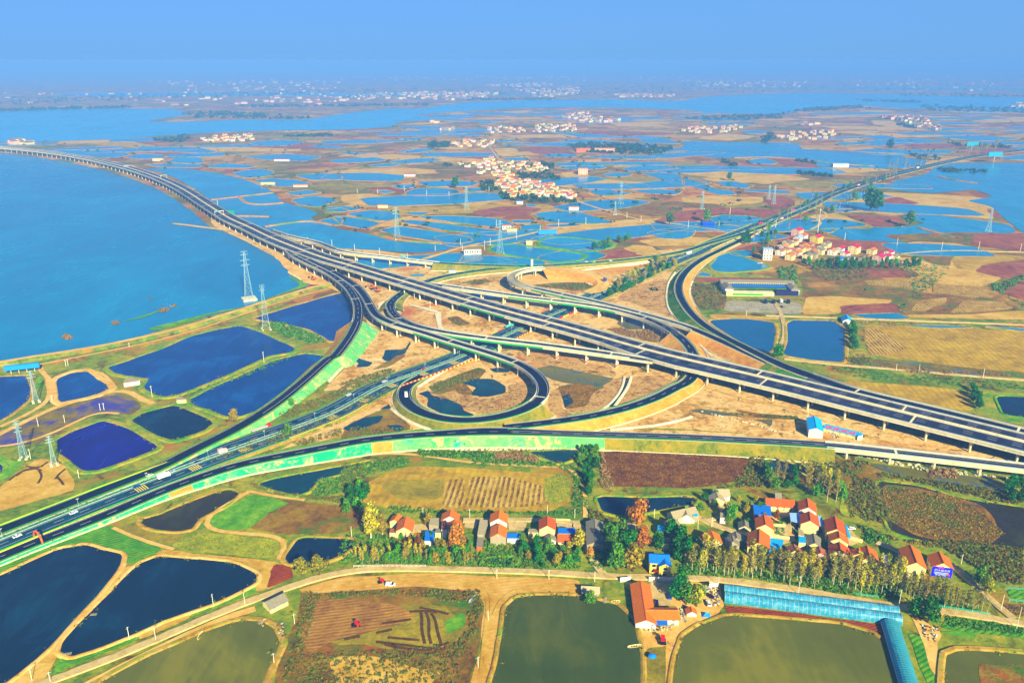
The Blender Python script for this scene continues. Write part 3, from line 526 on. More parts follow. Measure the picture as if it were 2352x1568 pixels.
strip('dyke', 'M0 2280,395 2100,440 1900,500 1700,565 1500,630 1200,720 900,790 600,850 300,895 0,945 -600,1040 -1500,1180', 5.5, M_dirt, h=2.2, side=M_grass)
strip('dyke', 'M0 2270,425 2000,500 1650,615 1400,700 1200,758 900,830 600,890 300,950 200,968', 3, M_dirt, h=1.2, side=M_scrub)
for w, m, s in [(4.4, M_lane, 'D0 -200,1740 100,1650 300,1568 500,1500 800,1390 1100,1260 1400,1130 1700,1010 1900,940 2100,870 2352,800 D1 100,785 400,780 900,790 1300,802 1600,818 1850,838 2352,842 D2 150,850 400,875 800,925 1200,1000 1500,1050 1800,1070 2100,1115 2352,1165 2700,1230'),
                (4.5, M_dirt, 'D0 480,1650 800,1480 1100,1330 1400,1190 1600,1090 1760,1060'), (4, M_lane, 'D2 1850,750 1950,830 2050,930 2150,1030 2280,1130'), (4, M_lane, 'D1 1700,640 1690,700 1740,780 1810,825'), (4, M_lane, 'D1 840,450 1100,445 1300,445 1640,450 1700,470 1710,560 1700,640'),
                (3, M_dirt, 'D1 1560,85 1640,110 1670,230 1690,350 1680,430'), (3, M_dirt, 'D0 1720,250 1550,350 1400,430 1350,490 1400,520 1700,545 2010,560 1990,640 1920,720'), (2.5, M_dirt, 'D0 780,500 950,580 1200,650'), (2.5, M_dirt, 'D0 1720,250 1900,290 2100,310'), (2.5, M_dirt, 'D1 0,20 400,-15 900,55 1300,75 1550,85'),
                (5, M_dirt, 'C0 -200,730 0,640 200,540 400,445 640,385 800,330 870,330 1000,420 1060,430'), (4, M_dirt, 'C0 270,170 300,230 350,260 350,380 380,430'), (4, M_dirt, 'C0 0,590 200,500 330,420 330,260'), (3, M_dirt, 'C0 500,215 640,190 760,270 800,330'), (3, M_dirt, 'C0 -100,730 100,725 350,640 520,560 660,480 760,480 820,500'),
                (4, M_lane, 'D2 0,380 130,440 300,520 420,560 740,560 760,470'), (3, M_lane, 'D2 140,455 220,400 300,420'), (3.5, M_lane, 'D2 1340,600 1450,650 1530,680'), (3, M_dirt, 'D2 620,420 720,450 760,560'),
                (4, M_lane, 'M2 630,510 680,600 700,700 700,760 650,850'), (4, M_lane, 'M2 570,608 700,612 1100,625 1500,640 2352,672 2700,690'), (3.5, M_lane, 'M2 700,905 1000,940 1500,980 2000,1025 2352,1052 2700,1080'), (4, M_lane, 'M2 1500,185 1640,170 1900,160 2352,172 2700,185'),
                (4, M_dirt, 'M2 890,-40? '.replace('? ', '') + ' 980,-60 970,-110 900,-130 870,-140')]:
    strip('lane', s, w, m, k=4.2, h=.12 if m is M_lane else 0)
for w, m, s in [(7, M_dirt, 'M1 560,220 700,180 900,120 1200,70 1400,20 T1 1500,1225 1800,1205 2110,1180 2352,1205'), (5, M_dirt, 'T1 2110,1185 1900,1130 1700,1070 1620,1040'), (5, M_lane, 'T1 1130,815 1060,720 1000,640'), (4, M_dirt, 'T1 0,815 500,825 900,830 1000,835'), (4, M_dirt, 'T1 0,735 300,725 600,660'),
                (4, M_dirt, 'T2 0,1210 240,1235 280,1250'), (5, M_lane, 'T2 880,1240 970,1200 940,1170 880,1150 1080,1125'), (4, M_lane, 'T2 1300,1055 1270,1020 1500,1015 1890,1018')]:
    strip('lane', s, w, m, k=4.2, step=12)
for s in ['T0 1450,1035 1650,1012 1880,985', 'T0 1650,1015 1750,1075 1950,1055', 'T0 1640,1145 1860,1150', 'T0 1820,1220 1990,1195 2100,1170 2300,1210', 'T1 240,1265 350,1305 500,1325 700,1335', 'T1 180,1240 280,1200 430,1150 480,1150', 'T2 1620,1225 1750,1260 1880,1300', 'T2 80,895 180,925 330,965', 'T2 1760,870 1900,905 2040,920', 'T2 820,680 1100,690 1300,710 1520,716', 'T2 350,745 620,740 900,765 1100,790 1320,800', 'T2 1520,735 1700,760']:
    strip('bund', s, 5, M_bankf, h=1.2, step=12)
# reed islets in the lake
for s in ['M0 425,750 470,735 505,755 480,775 430,770', 'M0 770,660 800,648 825,660 800,675', 'M0 1090,570 1130,555 1170,565 1140,585 1100,585', 'M0 1180,540 1200,532 1212,545 1190,552', 'M0 1020,485 1035,480 1048,495 1030,500']:
    area('reed_islet', s, M_scrub, 6)
for s in ['M0 820,655 950,622 1090,580 1180,545 1080,590 950,632', 'M0 1010,700 1200,655 1500,580 1700,545 1690,552 1450,600 1200,685 1050,715', 'M0 1980,330 2100,380 2130,405 1950,460 1700,548 1720,535 1900,470 2080,400', 'M0 0,930 300,880 600,838 590,850 300,895 0,942']:
    area('water_weed', s, M_green1, 5)
area('shore', 'Z4 -1800,-300 -600,-160 0,60 400,330 620,520 760,640 880,760 900,850 1180,990 1260,1050 1440,1110 1700,1120 2100,1280 2349,1500 2349,1360 2100,1080 1900,980 1500,830 1000,580 500,290 0,60 -600,-190 -1800,-340', M_dirt, 5)

# more small paddies and plots between the surveyed ones
_cent = [np.mean(P(s_), 0) for s_ in FARP.replace('\n', '|').split('|')]; _vil = [P(s_) for s_ in ('T1 860,760 1130,760 1420,780 1480,930 1640,1010 1600,1060 1050,1050 900,900', 'T2 -20,520 420,500 430,600 -20,600', 'T2 600,550 1080,540 1080,640 600,640', 'T1 1000,500 1650,500 1650,590 1000,600', 'T1 740,610 1060,610 1060,690 740,690', 'T0 1300,570 1780,570 1780,650 1300,650')]
_wat = [P(s_) for s_ in ('X -1600,240 2352,205 3200,215 3200,262 2080,255 1860,258 1560,260 1250,255 1020,265 900,296 500,308 0,334 -1600,340', 'T0 960,810 1250,800 1680,880 1950,1030 2250,1115 2352,1230 T1 180,1255 700,1330 850,1350 500,1420 0,1380 T0 1900,1275 1500,1090 1100,860', 'T2 -10,615 780,630 1000,685 1560,735 1660,810 930,820 340,755 -10,715', 'T2 1400,770 3300,780 3300,1320 2250,1210 1950,1060 2150,1010 1380,970', 'T0 -2600,640 0,640 300,690 600,740 850,790 1100,840 1240,920 1440,1040 1620,1160 1760,1230 2000,1280 2400,1420 M0 2300,480 0,960 -3600,1040', 'T2 1010,1140 2260,1180 2320,1270 1880,1335 1450,1380', 'X 300,290 -200,290 -200,420 300,420 520,560 760,600 1400,600 1700,560 2352,640 2352,3000 -900,3000 -900,420')]
_n = 0
while _n < 160:
    yy = 950 * math.exp(random.uniform(0, 1.75)); xx = random.uniform(-.62, .68) * yy; sz = 35 * (yy / 900) ** .45 * random.uniform(.7, 1.5)
    if any(math.hypot(xx - c[0], yy - c[1]) < 70 * (yy / 1200) ** .5 for c in _cent) or any(inside(w_, xx, yy) for w_ in _wat + _vil): continue
    _cent.append(np.array((xx, yy, 0))); _n += 1; a_ = random.gauss(.1, .35); L2, W2 = sz * random.uniform(1.3, 2.6), sz * random.uniform(.6, 1.1); cs, sn = math.cos(a_), math.sin(a_)
    q_ = [(xx + (u * L2 + random.gauss(0, .1) * sz) * cs - (v * W2 + random.gauss(0, .12) * sz) * sn, yy + (u * L2 + random.gauss(0, .1) * sz) * sn + (v * W2 + random.gauss(0, .12) * sz) * cs, 0) for u, v in ((-.9, -.8), (.1, -1), (1, -.7), (.9, .8), (-.1, 1), (-1, .7))]
    if random.random() < .42: o_, a2 = area('pond', '', W_mid, 3, True, .3, pts=q_); bankring(a2, 1, M_bankf, 1, .6)
    else: area('field', '', random.choice((M_tan, M_tan, M_maroon, M_stub3, M_scrub, M_stub)), 1.5, True, .3, pts=q_)

# plough scars and wheel marks
M_scar = ground('wet_furrow', ['3c2c18', '5c4424', '705430'], .2, 1, bump=1.0)
for s_ in ('D1 545,1080 560,1120 550,1170 560,1230 575,1300', 'D1 580,1070 600,1120 605,1180 600,1240 620,1300', 'D1 620,1090 650,1130 655,1190 670,1240 690,1310', 'D1 240,1285 350,1300 450,1310 560,1325 680,1335', 'D1 300,1305 420,1330 560,1345 700,1340', 'D1 280,1160 360,1150 480,1130', 'D1 320,1255 420,1265 540,1275', 'D1 540,1050 620,1065 740,1095', 'D1 470,1080 560,1070 660,1085', 'D1 640,1310 680,1325 740,1290', 'D1 20,1270 80,1255 130,1250', 'D1 240,1225 300,1215 350,1200',
           'C0 60,960 160,890 250,880 330,830', 'C0 110,930 200,870 290,890', 'C0 270,890 290,930 260,980', 'C0 380,950 410,910 450,880', 'C0 390,930 420,960 440,990', 'C0 180,860 240,870 300,860'):
    strip('plough_scar', s_, 1.3, M_scar, k=3, h=.12, step=2, smooth=1)
for s_ in ('D1 0,900 300,860 700,870 1000,900 1020,1000 990,1200 960,1500', 'D1 30,885 320,850 720,855 1020,880 1045,1000 1010,1200 985,1500', 'D1 1640,920 1300,900 1120,940 1060,1040 1030,1200', 'C2 1250,650 1500,720 1900,790 2352,850', 'C2 200,330 500,420 800,470 1000,560', 'R2 1290,560 1500,500 1800,380', 'C1 1500,160 1700,190 1900,240'):
    strip('wheel_track', s_, 1.6, M_tan, k=4, step=4)

for s_ in ('V2 380,480 700,440 760,600 560,640 300,600', 'V2 960,440 1020,600 1240,640 1344,600 1240,480', 'D1 840,445 940,450 920,510 840,500', 'D1 500,480 680,480 680,540 500,540', 'D1 1480,450 1640,450 1640,510 1480,500', 'D1 1150,450 1280,450 1260,520 1150,520', 'V2 0,230 120,240 190,300 60,330', 'V3 460,640 860,640 800,1040 500,1040', 'V2 560,280 700,300 760,360 600,400'):
    area('yard', s_, M_lane, 3.4, smooth=False)
# ------------------------------------------------------------------ roads and viaducts
def PW(s, z=1.0, wl=5.0, wr=5.0):
    out, ws = [], []; code = 'X'
    for tok in s.split():
        if ',' not in tok: code = tok; continue
        v = [float(a) for a in tok.split(',')]
        if len(v) > 2: z = v[2]
        if len(v) > 4: wl, wr = v[3], v[4]
        out.append(G(*pic(code, v[0], v[1]), z)); ws.append((wl, wr))
    return out, ws
class Road:
    def __init__(s, spec, wl=5.0, wr=5.0, step=5.0, smooth=3):
        pts, ws = PW(spec, 1.0, wl, wr); s.path = Path(pts, step, smooth); p = s.path
        key = [p.s[np.argmin(np.linalg.norm(p.p[:, :2] - np.array(q[:2]), axis=1))] for q in pts]
        s.key = key; o = np.argsort(key); key = np.array(key)[o]; w = np.array(ws)[o]
        s.wl = np.interp(p.s, key, w[:, 0]); s.wr = np.interp(p.s, key, w[:, 1])
def seg(q, i0, i1): return q[i0:i1]
def solid_line(mb, rd, off, w=.3, dz=.03, s0=0, s1=None, m=0):
    p = rd.path; i0, i1 = p.idx(s0), p.idx(s1 if s1 is not None else p.L) + 1
    a = p.off(off + w / 2, dz)[i0:i1]; b = p.off(off - w / 2, dz)[i0:i1]
    if len(a) > 1: ribbon(mb, a, b, m)
def dashes(mb, rd, off, w=.3, on=6, gap=9, dz=.03, s0=0, s1=None, m=0):
    p = rd.path; s1 = s1 or p.L; d = s0
    while d + on < s1:
        v = []
        for q in (d, d + on):
            c, t, n = p.at(q); o = np.interp(q, p.s, np.broadcast_to(off, p.s.shape))
            v += [(c[0] + n[0] * (o + w / 2), c[1] + n[1] * (o + w / 2), c[2] + dz), (c[0] + n[0] * (o - w / 2), c[1] + n[1] * (o - w / 2), c[2] + dz)]
        mb.add(v, [(0, 1, 3, 2)], m); d += on + gap
def box_along(mb, rd, off, w, h0, h1, s0=0, s1=None, m=0):
    p = rd.path; i0, i1 = p.idx(s0), p.idx(s1 if s1 is not None else p.L) + 1
    if i1 - i0 < 2: return
    off = np.broadcast_to(off, p.s.shape)
    r = [p.off(off + w / 2, h0)[i0:i1], p.off(off + w / 2, h1)[i0:i1], p.off(off - w / 2, h1)[i0:i1], p.off(off - w / 2, h0)[i0:i1]]
    section(mb, r, m); n = len(mb.v)
    for k in (0, -1): mb.add([x[k] for x in r], [(0, 1, 2, 3)], m)
def rail_along(mb, rd, off, s0=0, s1=None, h=.85, every=4, m=0, w=.18):
    box_along(mb, rd, off, w, h - .34, h, s0, s1, m)
    p = rd.path; d = s0; off = np.broadcast_to(off, p.s.shape)
    while d < (s1 or p.L):
        c, t, n = p.at(d); o = np.interp(d, p.s, off)
        mb.box(-.08, .08, -.08, .08, -.1, h - .3, m, o=(c[0] + n[0] * o, c[1] + n[1] * o, c[2])); d += every

def bridge(label, rd, s0=0, s1=None, lanes=(), median=False, green=(), rl=None, rr=None, span=28.0, joints=112.0, top=None, pier_s=None, cat='bridge', lines=True, group=None, redcols=(), name='road_bridge', edge=.8):
    """elevated road: deck, girder, parapets, piers with columns, paint. rl / rr: (start, end) of the left and right parapet"""
    p = rd.path; s1 = p.L if s1 is None else s1; i0, i1 = p.idx(s0), p.idx(s1) + 1
    c0 = p.at((s0 + s1) / 2)[0]; root = tag(empty(name), label, cat, group)
    d = MB(); L = p.off(rd.wl)[i0:i1]; Rr = p.off(-rd.wr)[i0:i1]; ribbon(d, L, Rr, 0)
    under = lambda q, dz: q + np.array([0, 0, dz])
    for a, b in ((L, under(L, -.45)), (under(Rr, -.45), Rr)): ribbon(d, b, a, 1)
    d.build('deck', [top or M_asph2, M_conc], root)
    def girder(a, b, mat):
        j0, j1 = p.idx(a), p.idx(b) + 1; ins = .35
        l0 = p.off(rd.wl - ins, -.4)[j0:j1]; l1 = p.off(rd.wl - ins - .1, -2.4)[j0:j1]; r1 = p.off(-rd.wr + ins + .1, -2.4)[j0:j1]; r0 = p.off(-rd.wr + ins, -.4)[j0:j1]
        if len(l0) < 2: return
        g = MB(); section(g, [l1, l0], 0); section(g, [r0, r1], 0); ribbon(g, r1, l1, 0)
        lo = p.off(rd.wl, -.45)[j0:j1]; ro = p.off(-rd.wr, -.45)[j0:j1]; ribbon(g, l0, lo, 0); ribbon(g, ro, r0, 0); g.build('girder', mat, root)
    cuts = sorted(green); cur = s0
    for a, b in cuts: girder(cur, a, M_conc); girder(a, b, M_green); cur = b
    girder(cur, s1, M_conc)
    for off, rng_ in ((rd.wl - .3, rl), (-rd.wr + .3, rr)):
        if rng_ is False: continue
        a, b = rng_ if rng_ else (s0, s1); q = MB(); box_along(q, rd, off, .6, -.02, .75, a, b)
        if len(q.f): q.build('parapet', M_conc, root)
        q = MB(); rail_along(q, rd, off, a, b, 1.25, 6); q.build('railing', M_railw, root)
    if median:
        q = MB(); box_along(q, rd, 1.3, .5, 0, .8, s0, s1); q.build('median_barrier', M_conc, root)
        q = MB(); box_along(q, rd, -1.3, .5, 0, .8, s0, s1); q.build('median_barrier', M_conc, root)
        q = MB(); solid_line(q, rd, 0, 2.1, .05, s0, s1); q.build('median_strip', M_conc, root)
    q = MB()
    for off in lanes: dashes(q, rd, off, .28, s0=s0 + 5, s1=s1)
    if lines:
        for off in (rd.wl - 1.6, -rd.wr + 1.6) + ((2.2, -2.2) if median else ()): solid_line(q, rd, off, .28, .03, s0, s1)
    if q.f: tag(q.build('lane_markings', M_white, root), kind='stuff')
    if joints:
        k = s0 + joints * .4
        while k < s1 - 10:
            j = MB(); i = p.idx(k); wl, wr = rd.wl[i], rd.wr[i]; c, t, n = p.at(k)
            for sgn, lo, hi in ((1, 1.4 if median else -wr + .7, wl - .7), (-1, 1.4, wr - .7))[: 2 if median else 1]:
                j = MB(); kk = 0 if sgn > 0 else 10; base = c[:2] + t * kk
                v = [tuple(base + n * sgn * a + t * b) + (c[2] + .035,) for a, b in ((lo, -.8), (hi, -.8), (hi, .8), (lo, .8))]
                j.add(v, [(0, 1, 2, 3) if sgn < 0 else (3, 2, 1, 0)]); j.build('expansion_joint', M_conc, root)
            k += joints
    a, b = pier_s or (s0 + span * .5, s1 - 4); k = a; nn = 0
    while k < b:
        c, t, n = p.at(k); i = p.idx(k); wl, wr = rd.wl[i], rd.wr[i]; far = math.hypot(c[0], c[1]); zt = c[2] - 2.4; ang = math.atan2(n[1], n[0])
        halves = ((-wr + .5, -.8), (.8, wl - .5)) if median else ((-wr + 1.2, wl - 1.2),)
        for lo, hi in halves:
            m = MB(); cx = (lo + hi) / 2; o = (c[0] + n[0] * cx, c[1] + n[1] * cx, 0); hw = (hi - lo) / 2
            v = [(-hw, -.9, zt - .1), (hw, -.9, zt - .1), (hw, .9, zt - .1), (-hw, .9, zt - .1), (-hw * .72, -.9, zt - 1.5), (hw * .72, -.9, zt - 1.5), (hw * .72, .9, zt - 1.5), (-hw * .72, .9, zt - 1.5)]
            cs, sn = math.cos(ang), math.sin(ang); v = [(x * cs - y * sn + o[0], x * sn + y * cs + o[1], z) for x, y, z in v]
            m.add(v, [(0, 1, 2, 3), (7, 6, 5, 4), (0, 4, 5, 1), (1, 5, 6, 2), (2, 6, 7, 3), (3, 7, 4, 0)])
            pr = m.build('pier', M_conc, root)
            for sx in ((-.55, .55) if hw > 2.2 else (0,)):
                q = MB(); x = o[0] + cs * hw * sx; y = o[1] + sn * hw * sx; q.tube((x, y, -.3), (x, y, zt - 1.45), .85, n=10)
                if nn in redcols:
                    q.tube((x, y, 1.2), (x, y, 2.6), .9, n=10, m=1); q.build('column', [M_conc, M_red], pr)
                else: q.build('column', M_conc, pr)
        k += span; nn += 1
    return root
EMBP = []
def embank(rd, s0=0, s1=None, left=M_slopes, right=M_slopes, lanes=(), rails=(True, True), top=None, edge=1.5, toe=True, name='ramp_road', lines=True, railm=None, slope=1.5):
    p = rd.path; s1 = p.L if s1 is None else s1; i0, i1 = p.idx(s0), p.idx(s1) + 1
    r = MB(); ribbon(r, p.off(rd.wl)[i0:i1], p.off(-rd.wr)[i0:i1]); root = tag(r.build(name, top or M_asph), kind='structure')
    g = MB(); ribbon(g, p.off(rd.wl + .9, -.04)[i0:i1], p.off(rd.wl, -.01)[i0:i1]); ribbon(g, p.off(-rd.wr, -.01)[i0:i1], p.off(-rd.wr - .9, -.04)[i0:i1]); g.build('shoulder', M_bank if not toe else M_conc, root)
    for sg, w, m in ((1, rd.wl, left), (-1, rd.wr, right)):
        if m is None: continue
        run = np.maximum(.3, (p.p[:, 2] - .3) * slope) * (1 + .06 * np.sin(p.s / 17))
        a = p.off(sg * (w + .9), -.05)[i0:i1]; b = p.off(sg * (w + .9 + run * .5))[i0:i1]; c = p.off(sg * (w + .9 + run))[i0:i1]; b[:, 2] = p.p[i0:i1, 2] * .5 + .1; c[:, 2] = .1
        if m is not M_slopes: EMBP.append(np.vstack([a * (1 - u) + c * u for u in (.15, .3, .45, .6, .75, .9)]))
        cuts = m if isinstance(m, list) else [(1e9, m)]; j0 = 0
        for se, mm in cuts:
            j1 = min(len(a), p.idx(se) - i0 + 1) if se < 1e8 else len(a)
            if j1 - j0 > 1: q = MB(); section(q, [x[j0:j1] for x in ([c, b, a] if sg > 0 else [a, b, c])]); tag(q.build('embankment', mm), kind='structure')
            j0 = max(0, j1 - 1)
        if toe and not (toe == 'L' and sg < 0) and not (toe == 'R' and sg > 0):
            c2 = p.off(sg * (w + .9 + run + .3))[i0:i1]; c3 = p.off(sg * (w + 1.7 + run))[i0:i1]; c2[:, 2] = c3[:, 2] = .95
            c4 = c3.copy(); c4[:, 2] = 0; c1 = c2.copy(); c1[:, 2] = 0
            q = MB(); section(q, [c1, c2, c3, c4][::-1] if sg > 0 else [c1, c2, c3, c4]); tag(q.build('toe_drain', M_conc), kind='structure')
    for sg, w, on in ((1, rd.wl, rails[0]), (-1, rd.wr, rails[1])):
        if not on: continue
        a, b = on if isinstance(on, tuple) else (s0, s1); q = MB(); rail_along(q, rd, sg * (w + .4), a, b, .95, 4, w=.3); q.build('guard_rail', railm or M_rail, root)
    q = MB()
    for off in lanes: dashes(q, rd, off, .28, s0=s0, s1=s1)
    if lines:
        for off in (rd.wl - .8, -rd.wr + .8): solid_line(q, rd, off, .26, .03, s0, s1)
    if q.f: tag(q.build('lane_markings', M_white, root), kind='stuff')
    return root

M_slopev = ground('slope_weeds', ['5c7020', '8c8830', 'a8944c'], .05, .6, bump=.7)
# the big viaduct, west to east
main = Road('X -420,331,11.5,14,14 -160,333,11.5 T0 0,672 300,700 600,746 850,803 1050,865 1240,948 1435,1070 1600,1170 1700,1213 Z4 480,0,11.5,14,14.5 1000,208,11.5,14,15 1250,305,11.5,14,14 1700,470 2349,655 R1 560,262,11.5,14,14 1060,410 1820,635 R2 0,700,11.5,14,14 870,930,11.5,14,14 1300,1053 1760,1185,11.5,14,19 C2 0,118,11.5,14,21 680,277,11.5,14,19.5 1400,457,11.5,14,19 2352,690,11.5,14,18.5 3000,850', step=8)
bridge('long twin-deck concrete viaduct sweeping from the lake shore across the whole interchange', main, lanes=(5.9, 9.6, -5.9, -9.6), median=True, span=28, joints=112, pier_s=(10, main.path.L - 4), redcols=(), green=[(main.key[18] - 20, main.key[19] + 10)])
b1 = Road('Z4 840,300,11.44,2,2 1060,440,11.44,4.6,4.6 1385,603 1835,822 R1 268,434,11.4,5,5.2 340,540,11.2,5.2,5.2 385,645,11 393,750,10.5 380,838,10 325,965,9 215,1130,8 75,1300,7 C0 2310,80,6.2 2100,265,5 1930,405,4 1800,495,3.4 1600,615,2.8 1350,735,2.2 1100,868,1.8 800,985,1.5 500,1105,1.4 200,1222,1.4 0,1295,1.4 -300,1420,1.4', step=5)
kB = b1.key[8]
bridge('slim curving ramp bridge leaving the viaduct beside the lake, outer of the two', b1, 0, kB, lanes=(0,), rl=False, rr=None, joints=80, span=24, top=M_asph)
embank(b1, kB, None, left=M_netting2, right=M_slopes, lanes=(), rails=(True, True), toe=False)
q = MB(); solid_line(q, b1, 1.2, .28, .03, kB, b1.key[15]); tag(q.build('road_marking', M_white), kind='structure')
b2 = Road('Z4 1110,402,11.46,3,3 1495,580,11.46,4.6,4.6 1950,795 R1 362,421,11.4,5,5 480,562,11.3,5,5 530,655 600,765 700,822 850,885 1080,948 1500,1080,11 1950,1215,10.5 2280,1330,10 M1 1330,1000,9.4,5.4,5.4 1390,1080,8.8 1395,1140,8.2 1350,1205,7.6 1230,1265,6.8 1100,1303,6.2 950,1325,5.6 800,1330,5 650,1307,4.4 530,1265,3.8 450,1210,3 425,1150,2.4 440,1100,1.9 480,1060,1.5 530,1035,1.2 560,1022,1.2', step=4)
kB2 = b2.key[16]
bridge('ramp bridge with green girders curling down into the small loop', b2, 0, kB2, lanes=(), joints=78, span=26, green=[(b2.key[9], b2.key[12])], rl=(b2.key[3], kB2), redcols=(9, 10), top=M_asph)
embank(b2, kB2 - 4, None, left=M_slopev, right=M_slopev, lanes=())
cc = Road('M1 1250,268,3.9 1000,290,3.5 800,318,3 640,352,2.8 520,400,2.6 440,435,2.6 R1 830,560,3.2,5,5 775,610,4.2 760,668,5.2 800,745,6.5 900,828,7.8 1050,888,8.9 1200,927,9.8 1500,983,10.6 1800,1023,11 2100,1062,11.2 R2 294,1088,11.3 500,1113,11.4 1000,1180 1300,1223 1560,1262,11.44,4,4 1800,1300,11.44,3,3', step=5)
kC = cc.key[8]
embank(cc, 0, kC + 3, left=M_slopev, right=M_slopev, lanes=(0,))
bridge('ramp bridge with green girders passing over the old expressway south of the viaduct', cc, kC, None, lanes=(0,), green=[(cc.key[13] - 20, cc.key[17])], joints=120, span=28, redcols=(8, 9, 10, 12), rl=(kC, cc.key[-1] - 10), rr=(kC, cc.key[-2]), top=M_asph)
ff = Road('R1 1230,392,11.44,3,3 1500,434,11.44,5,5 1750,468 2000,503 R2 0,512,11.44 400,565 800,612 1100,655 1400,712,11.2 1700,795,10.6 1900,880,9.6 2060,972,8.4 2180,1078,6.8 2270,1190,5.4 R3 820,1265,4.4 840,1400,4 775,1500,4 700,1600,4 C1 2340,290,4.4 2250,348,4.6 2150,394,4.8 2000,447,5 1800,498,5.3 1600,533,5.6 1400,560,5.8 1200,582,6,5,5 1000,603,5.94,4,4 850,618,5.9,3,3', step=5)
kF = ff.key[11]
bridge('ramp bridge with green girders curving away north of the viaduct', ff, 0, kF + 2, lanes=(0,), green=[(ff.key[4] + 15, ff.key[8])], joints=110, span=28, rr=(20, kF), rl=(0, kF), top=M_asph)
embank(ff, kF, ff.key[24] + 30, left=M_slopes, right=M_slopes, lanes=(0,), rails=(True, (kF, ff.key[23])))
gg = Road('R2 1020,500,1.2,7,7 1150,455,1.8,7,7 1235,400,2.6 1200,340,4.4 1080,285,6 900,242,7 700,216,8,7,7 500,210,8.8,5,5 330,224,9.6 190,262,10.6 118,320,11.2 155,375,11.4 260,415,11.6 400,448,11.8 700,515,12 1000,580,12 1300,650,12,4.6,4.6 1500,700,11.6 1800,780,10.4 2100,868,9 2300,932,7.8 R3 850,945,7.2 1050,1032,6.8 1300,1145,6.9 1500,1237,7.5 1700,1330,8.3', step=4)
kG0, kG1 = gg.key[7], gg.key[20]
embank(gg, 0, kG0 + 3, left=M_slopes, right=M_slopes, rails=(False, False), top=M_dirt, toe=False, lines=False, name='earth_ramp', slope=2.4)
bridge('unfinished curling ramp bridge with bare deck north of the expressway', gg, kG0, gg.key[13], lanes=(), lines=False, joints=0, span=26, top=M_concd)
bridge('upper ramp bridge with green girders running alongside the curving one', gg, gg.key[13], kG1, lanes=(0,), joints=100, green=[(gg.key[13], gg.key[16])], span=28, top=M_asph)
embank(gg, kG1 - 3, None, left=None, right=M_slopes, rails=(False, False))
hh = Road('M2 640,-60,1.3,4.5,4.5 R3 1350,-110,1.3 1200,-40,1.4 1080,20,1.8 950,82,2.6 800,178,3.6 690,282,4.6 632,400,5.6 640,520,6.2 700,640,6.6 800,768,6.8 980,915,6.9 1200,1035,7 1400,1138,7.3,5,5 1650,1262,8.2,5.2,5.2 1900,1378,9.6,6,6 2150,1465,10.6,6.5,6.5 C2 1200,347,11.3,6.5,6.5 1400,391,11.4,6,6 2000,530,11.42,5,5 2352,618 3000,775', step=5)
kH = hh.key[16]
embank(hh, 0, kH + 3, left=M_slopes, right=M_slopeg, lanes=(), rails=((0, kH), (0, hh.key[13])))
bridge('side deck merging onto the northern edge of the viaduct', hh, kH, None, lanes=(), joints=110, span=28, rr=False, top=M_asph)
ll = Road('T0 1870,1240,11.44,3,3 2000,1285,11.44,4.6,4.6 2200,1328,11.3 M1 0,165,10.6 300,201,9.6 480,224,8.4 650,244,7 850,254,6 1100,263,5 1300,266,4.2 1500,258,3.8 1700,244,3.4 2100,206,3 2352,166,2.6 M2 150,118,2.2 300,76,1.9 500,15,1.6 620,-30,1.4', step=6)
kL = ll.key[6]
bridge('straight northern ramp bridge descending from the viaduct towards the service area', ll, 0, kL + 2, lanes=(0,), joints=130, span=26, rr=(40, kL))
embank(ll, kL, None, left=M_slopes, right=M_slopev, lanes=(0,))
ii = Road('D0 -260,810,1.3 0,695,1.4 350,555,1.5 600,462,1.7 870,350,2 1120,240,2.4 1300,175,3 1460,122,3.4 C0 1620,850,3.8 1790,815,4.2 1930,788,4.5 2060,762,4.8 2200,737,5 2320,717,5.2 C1 0,704,5.4 200,672,5.6 400,652,5.8 600,637,6 800,626,6,5.6,5.6 1000,617,6,6.6,6 1200,619,6,6,6 1400,628,6,5,5 1800,641,6.2 2352,657,6.5 C2 400,677,6.9 700,692,7.2 975,709,7.5 1400,755,8 1800,800,8.4 2352,866,9 3000,945,9.4', step=5)
kI = ii.key[26]
embank(ii, 0, kI + 3, left=M_slopeg, right=[(ii.key[5], M_netting), (ii.key[6], M_slopes), (ii.key[15], M_netting), (ii.key[15] + 12, M_slopes), (ii.key[22], M_netting2), (1e9, M_slopev)], lanes=(0,), rails=((0, ii.key[18]), True), slope=1.15, toe='R')
bridge('low ramp bridge along the south side over the marsh', ii, kI, None, lanes=(), joints=110, span=27, top=M_asph)
q = MB(); solid_line(q, ii, 1.5, .28, .035, ii.key[20]); solid_line(q, ii, -1.5, .28, .035, ii.key[20]); tag(q.build('road_marking', M_white), kind='structure')
# the old dual carriageway at ground level
ex = Road('D0 -260,680,1.1,13,13 0,580,1.1 200,492 560,354 850,236 1150,132 1400,28 C0 1650,728 1900,640 2352,472 C1 200,336 400,256 600,190 860,92 M1 1200,712 R2 760,700,1.1 1050,575 1302,455 1600,325 1900,185 2250,40 M2 45,190,1.1 200,112 450,18 T2 750,1120 850,1080 1000,1002 1200,930 1400,872 1600,822 1800,775 2000,735 2352,690 3000,640', step=8)
p = ex.path; r = MB(); ribbon(r, p.off(13.4), p.off(1.6)); ribbon(r, p.off(-1.6), p.off(-13.4)); EXR = tag(r.build('expressway', M_asph3), kind='structure')
r = MB(); section(r, [p.off(1.6, -.1), p.off(1.5, .12), p.off(-1.5, .12), p.off(-1.6, -.1)]); tag(r.build('median', M_slopeg), kind='structure')
r = MB(); section(r, [p.off(16.5, -.95), p.off(13.4, -.02)]); section(r, [p.off(-13.4, -.02), p.off(-16.5, -.95)]); tag(r.build('road_shoulder', M_bank), kind='structure')
q = MB()
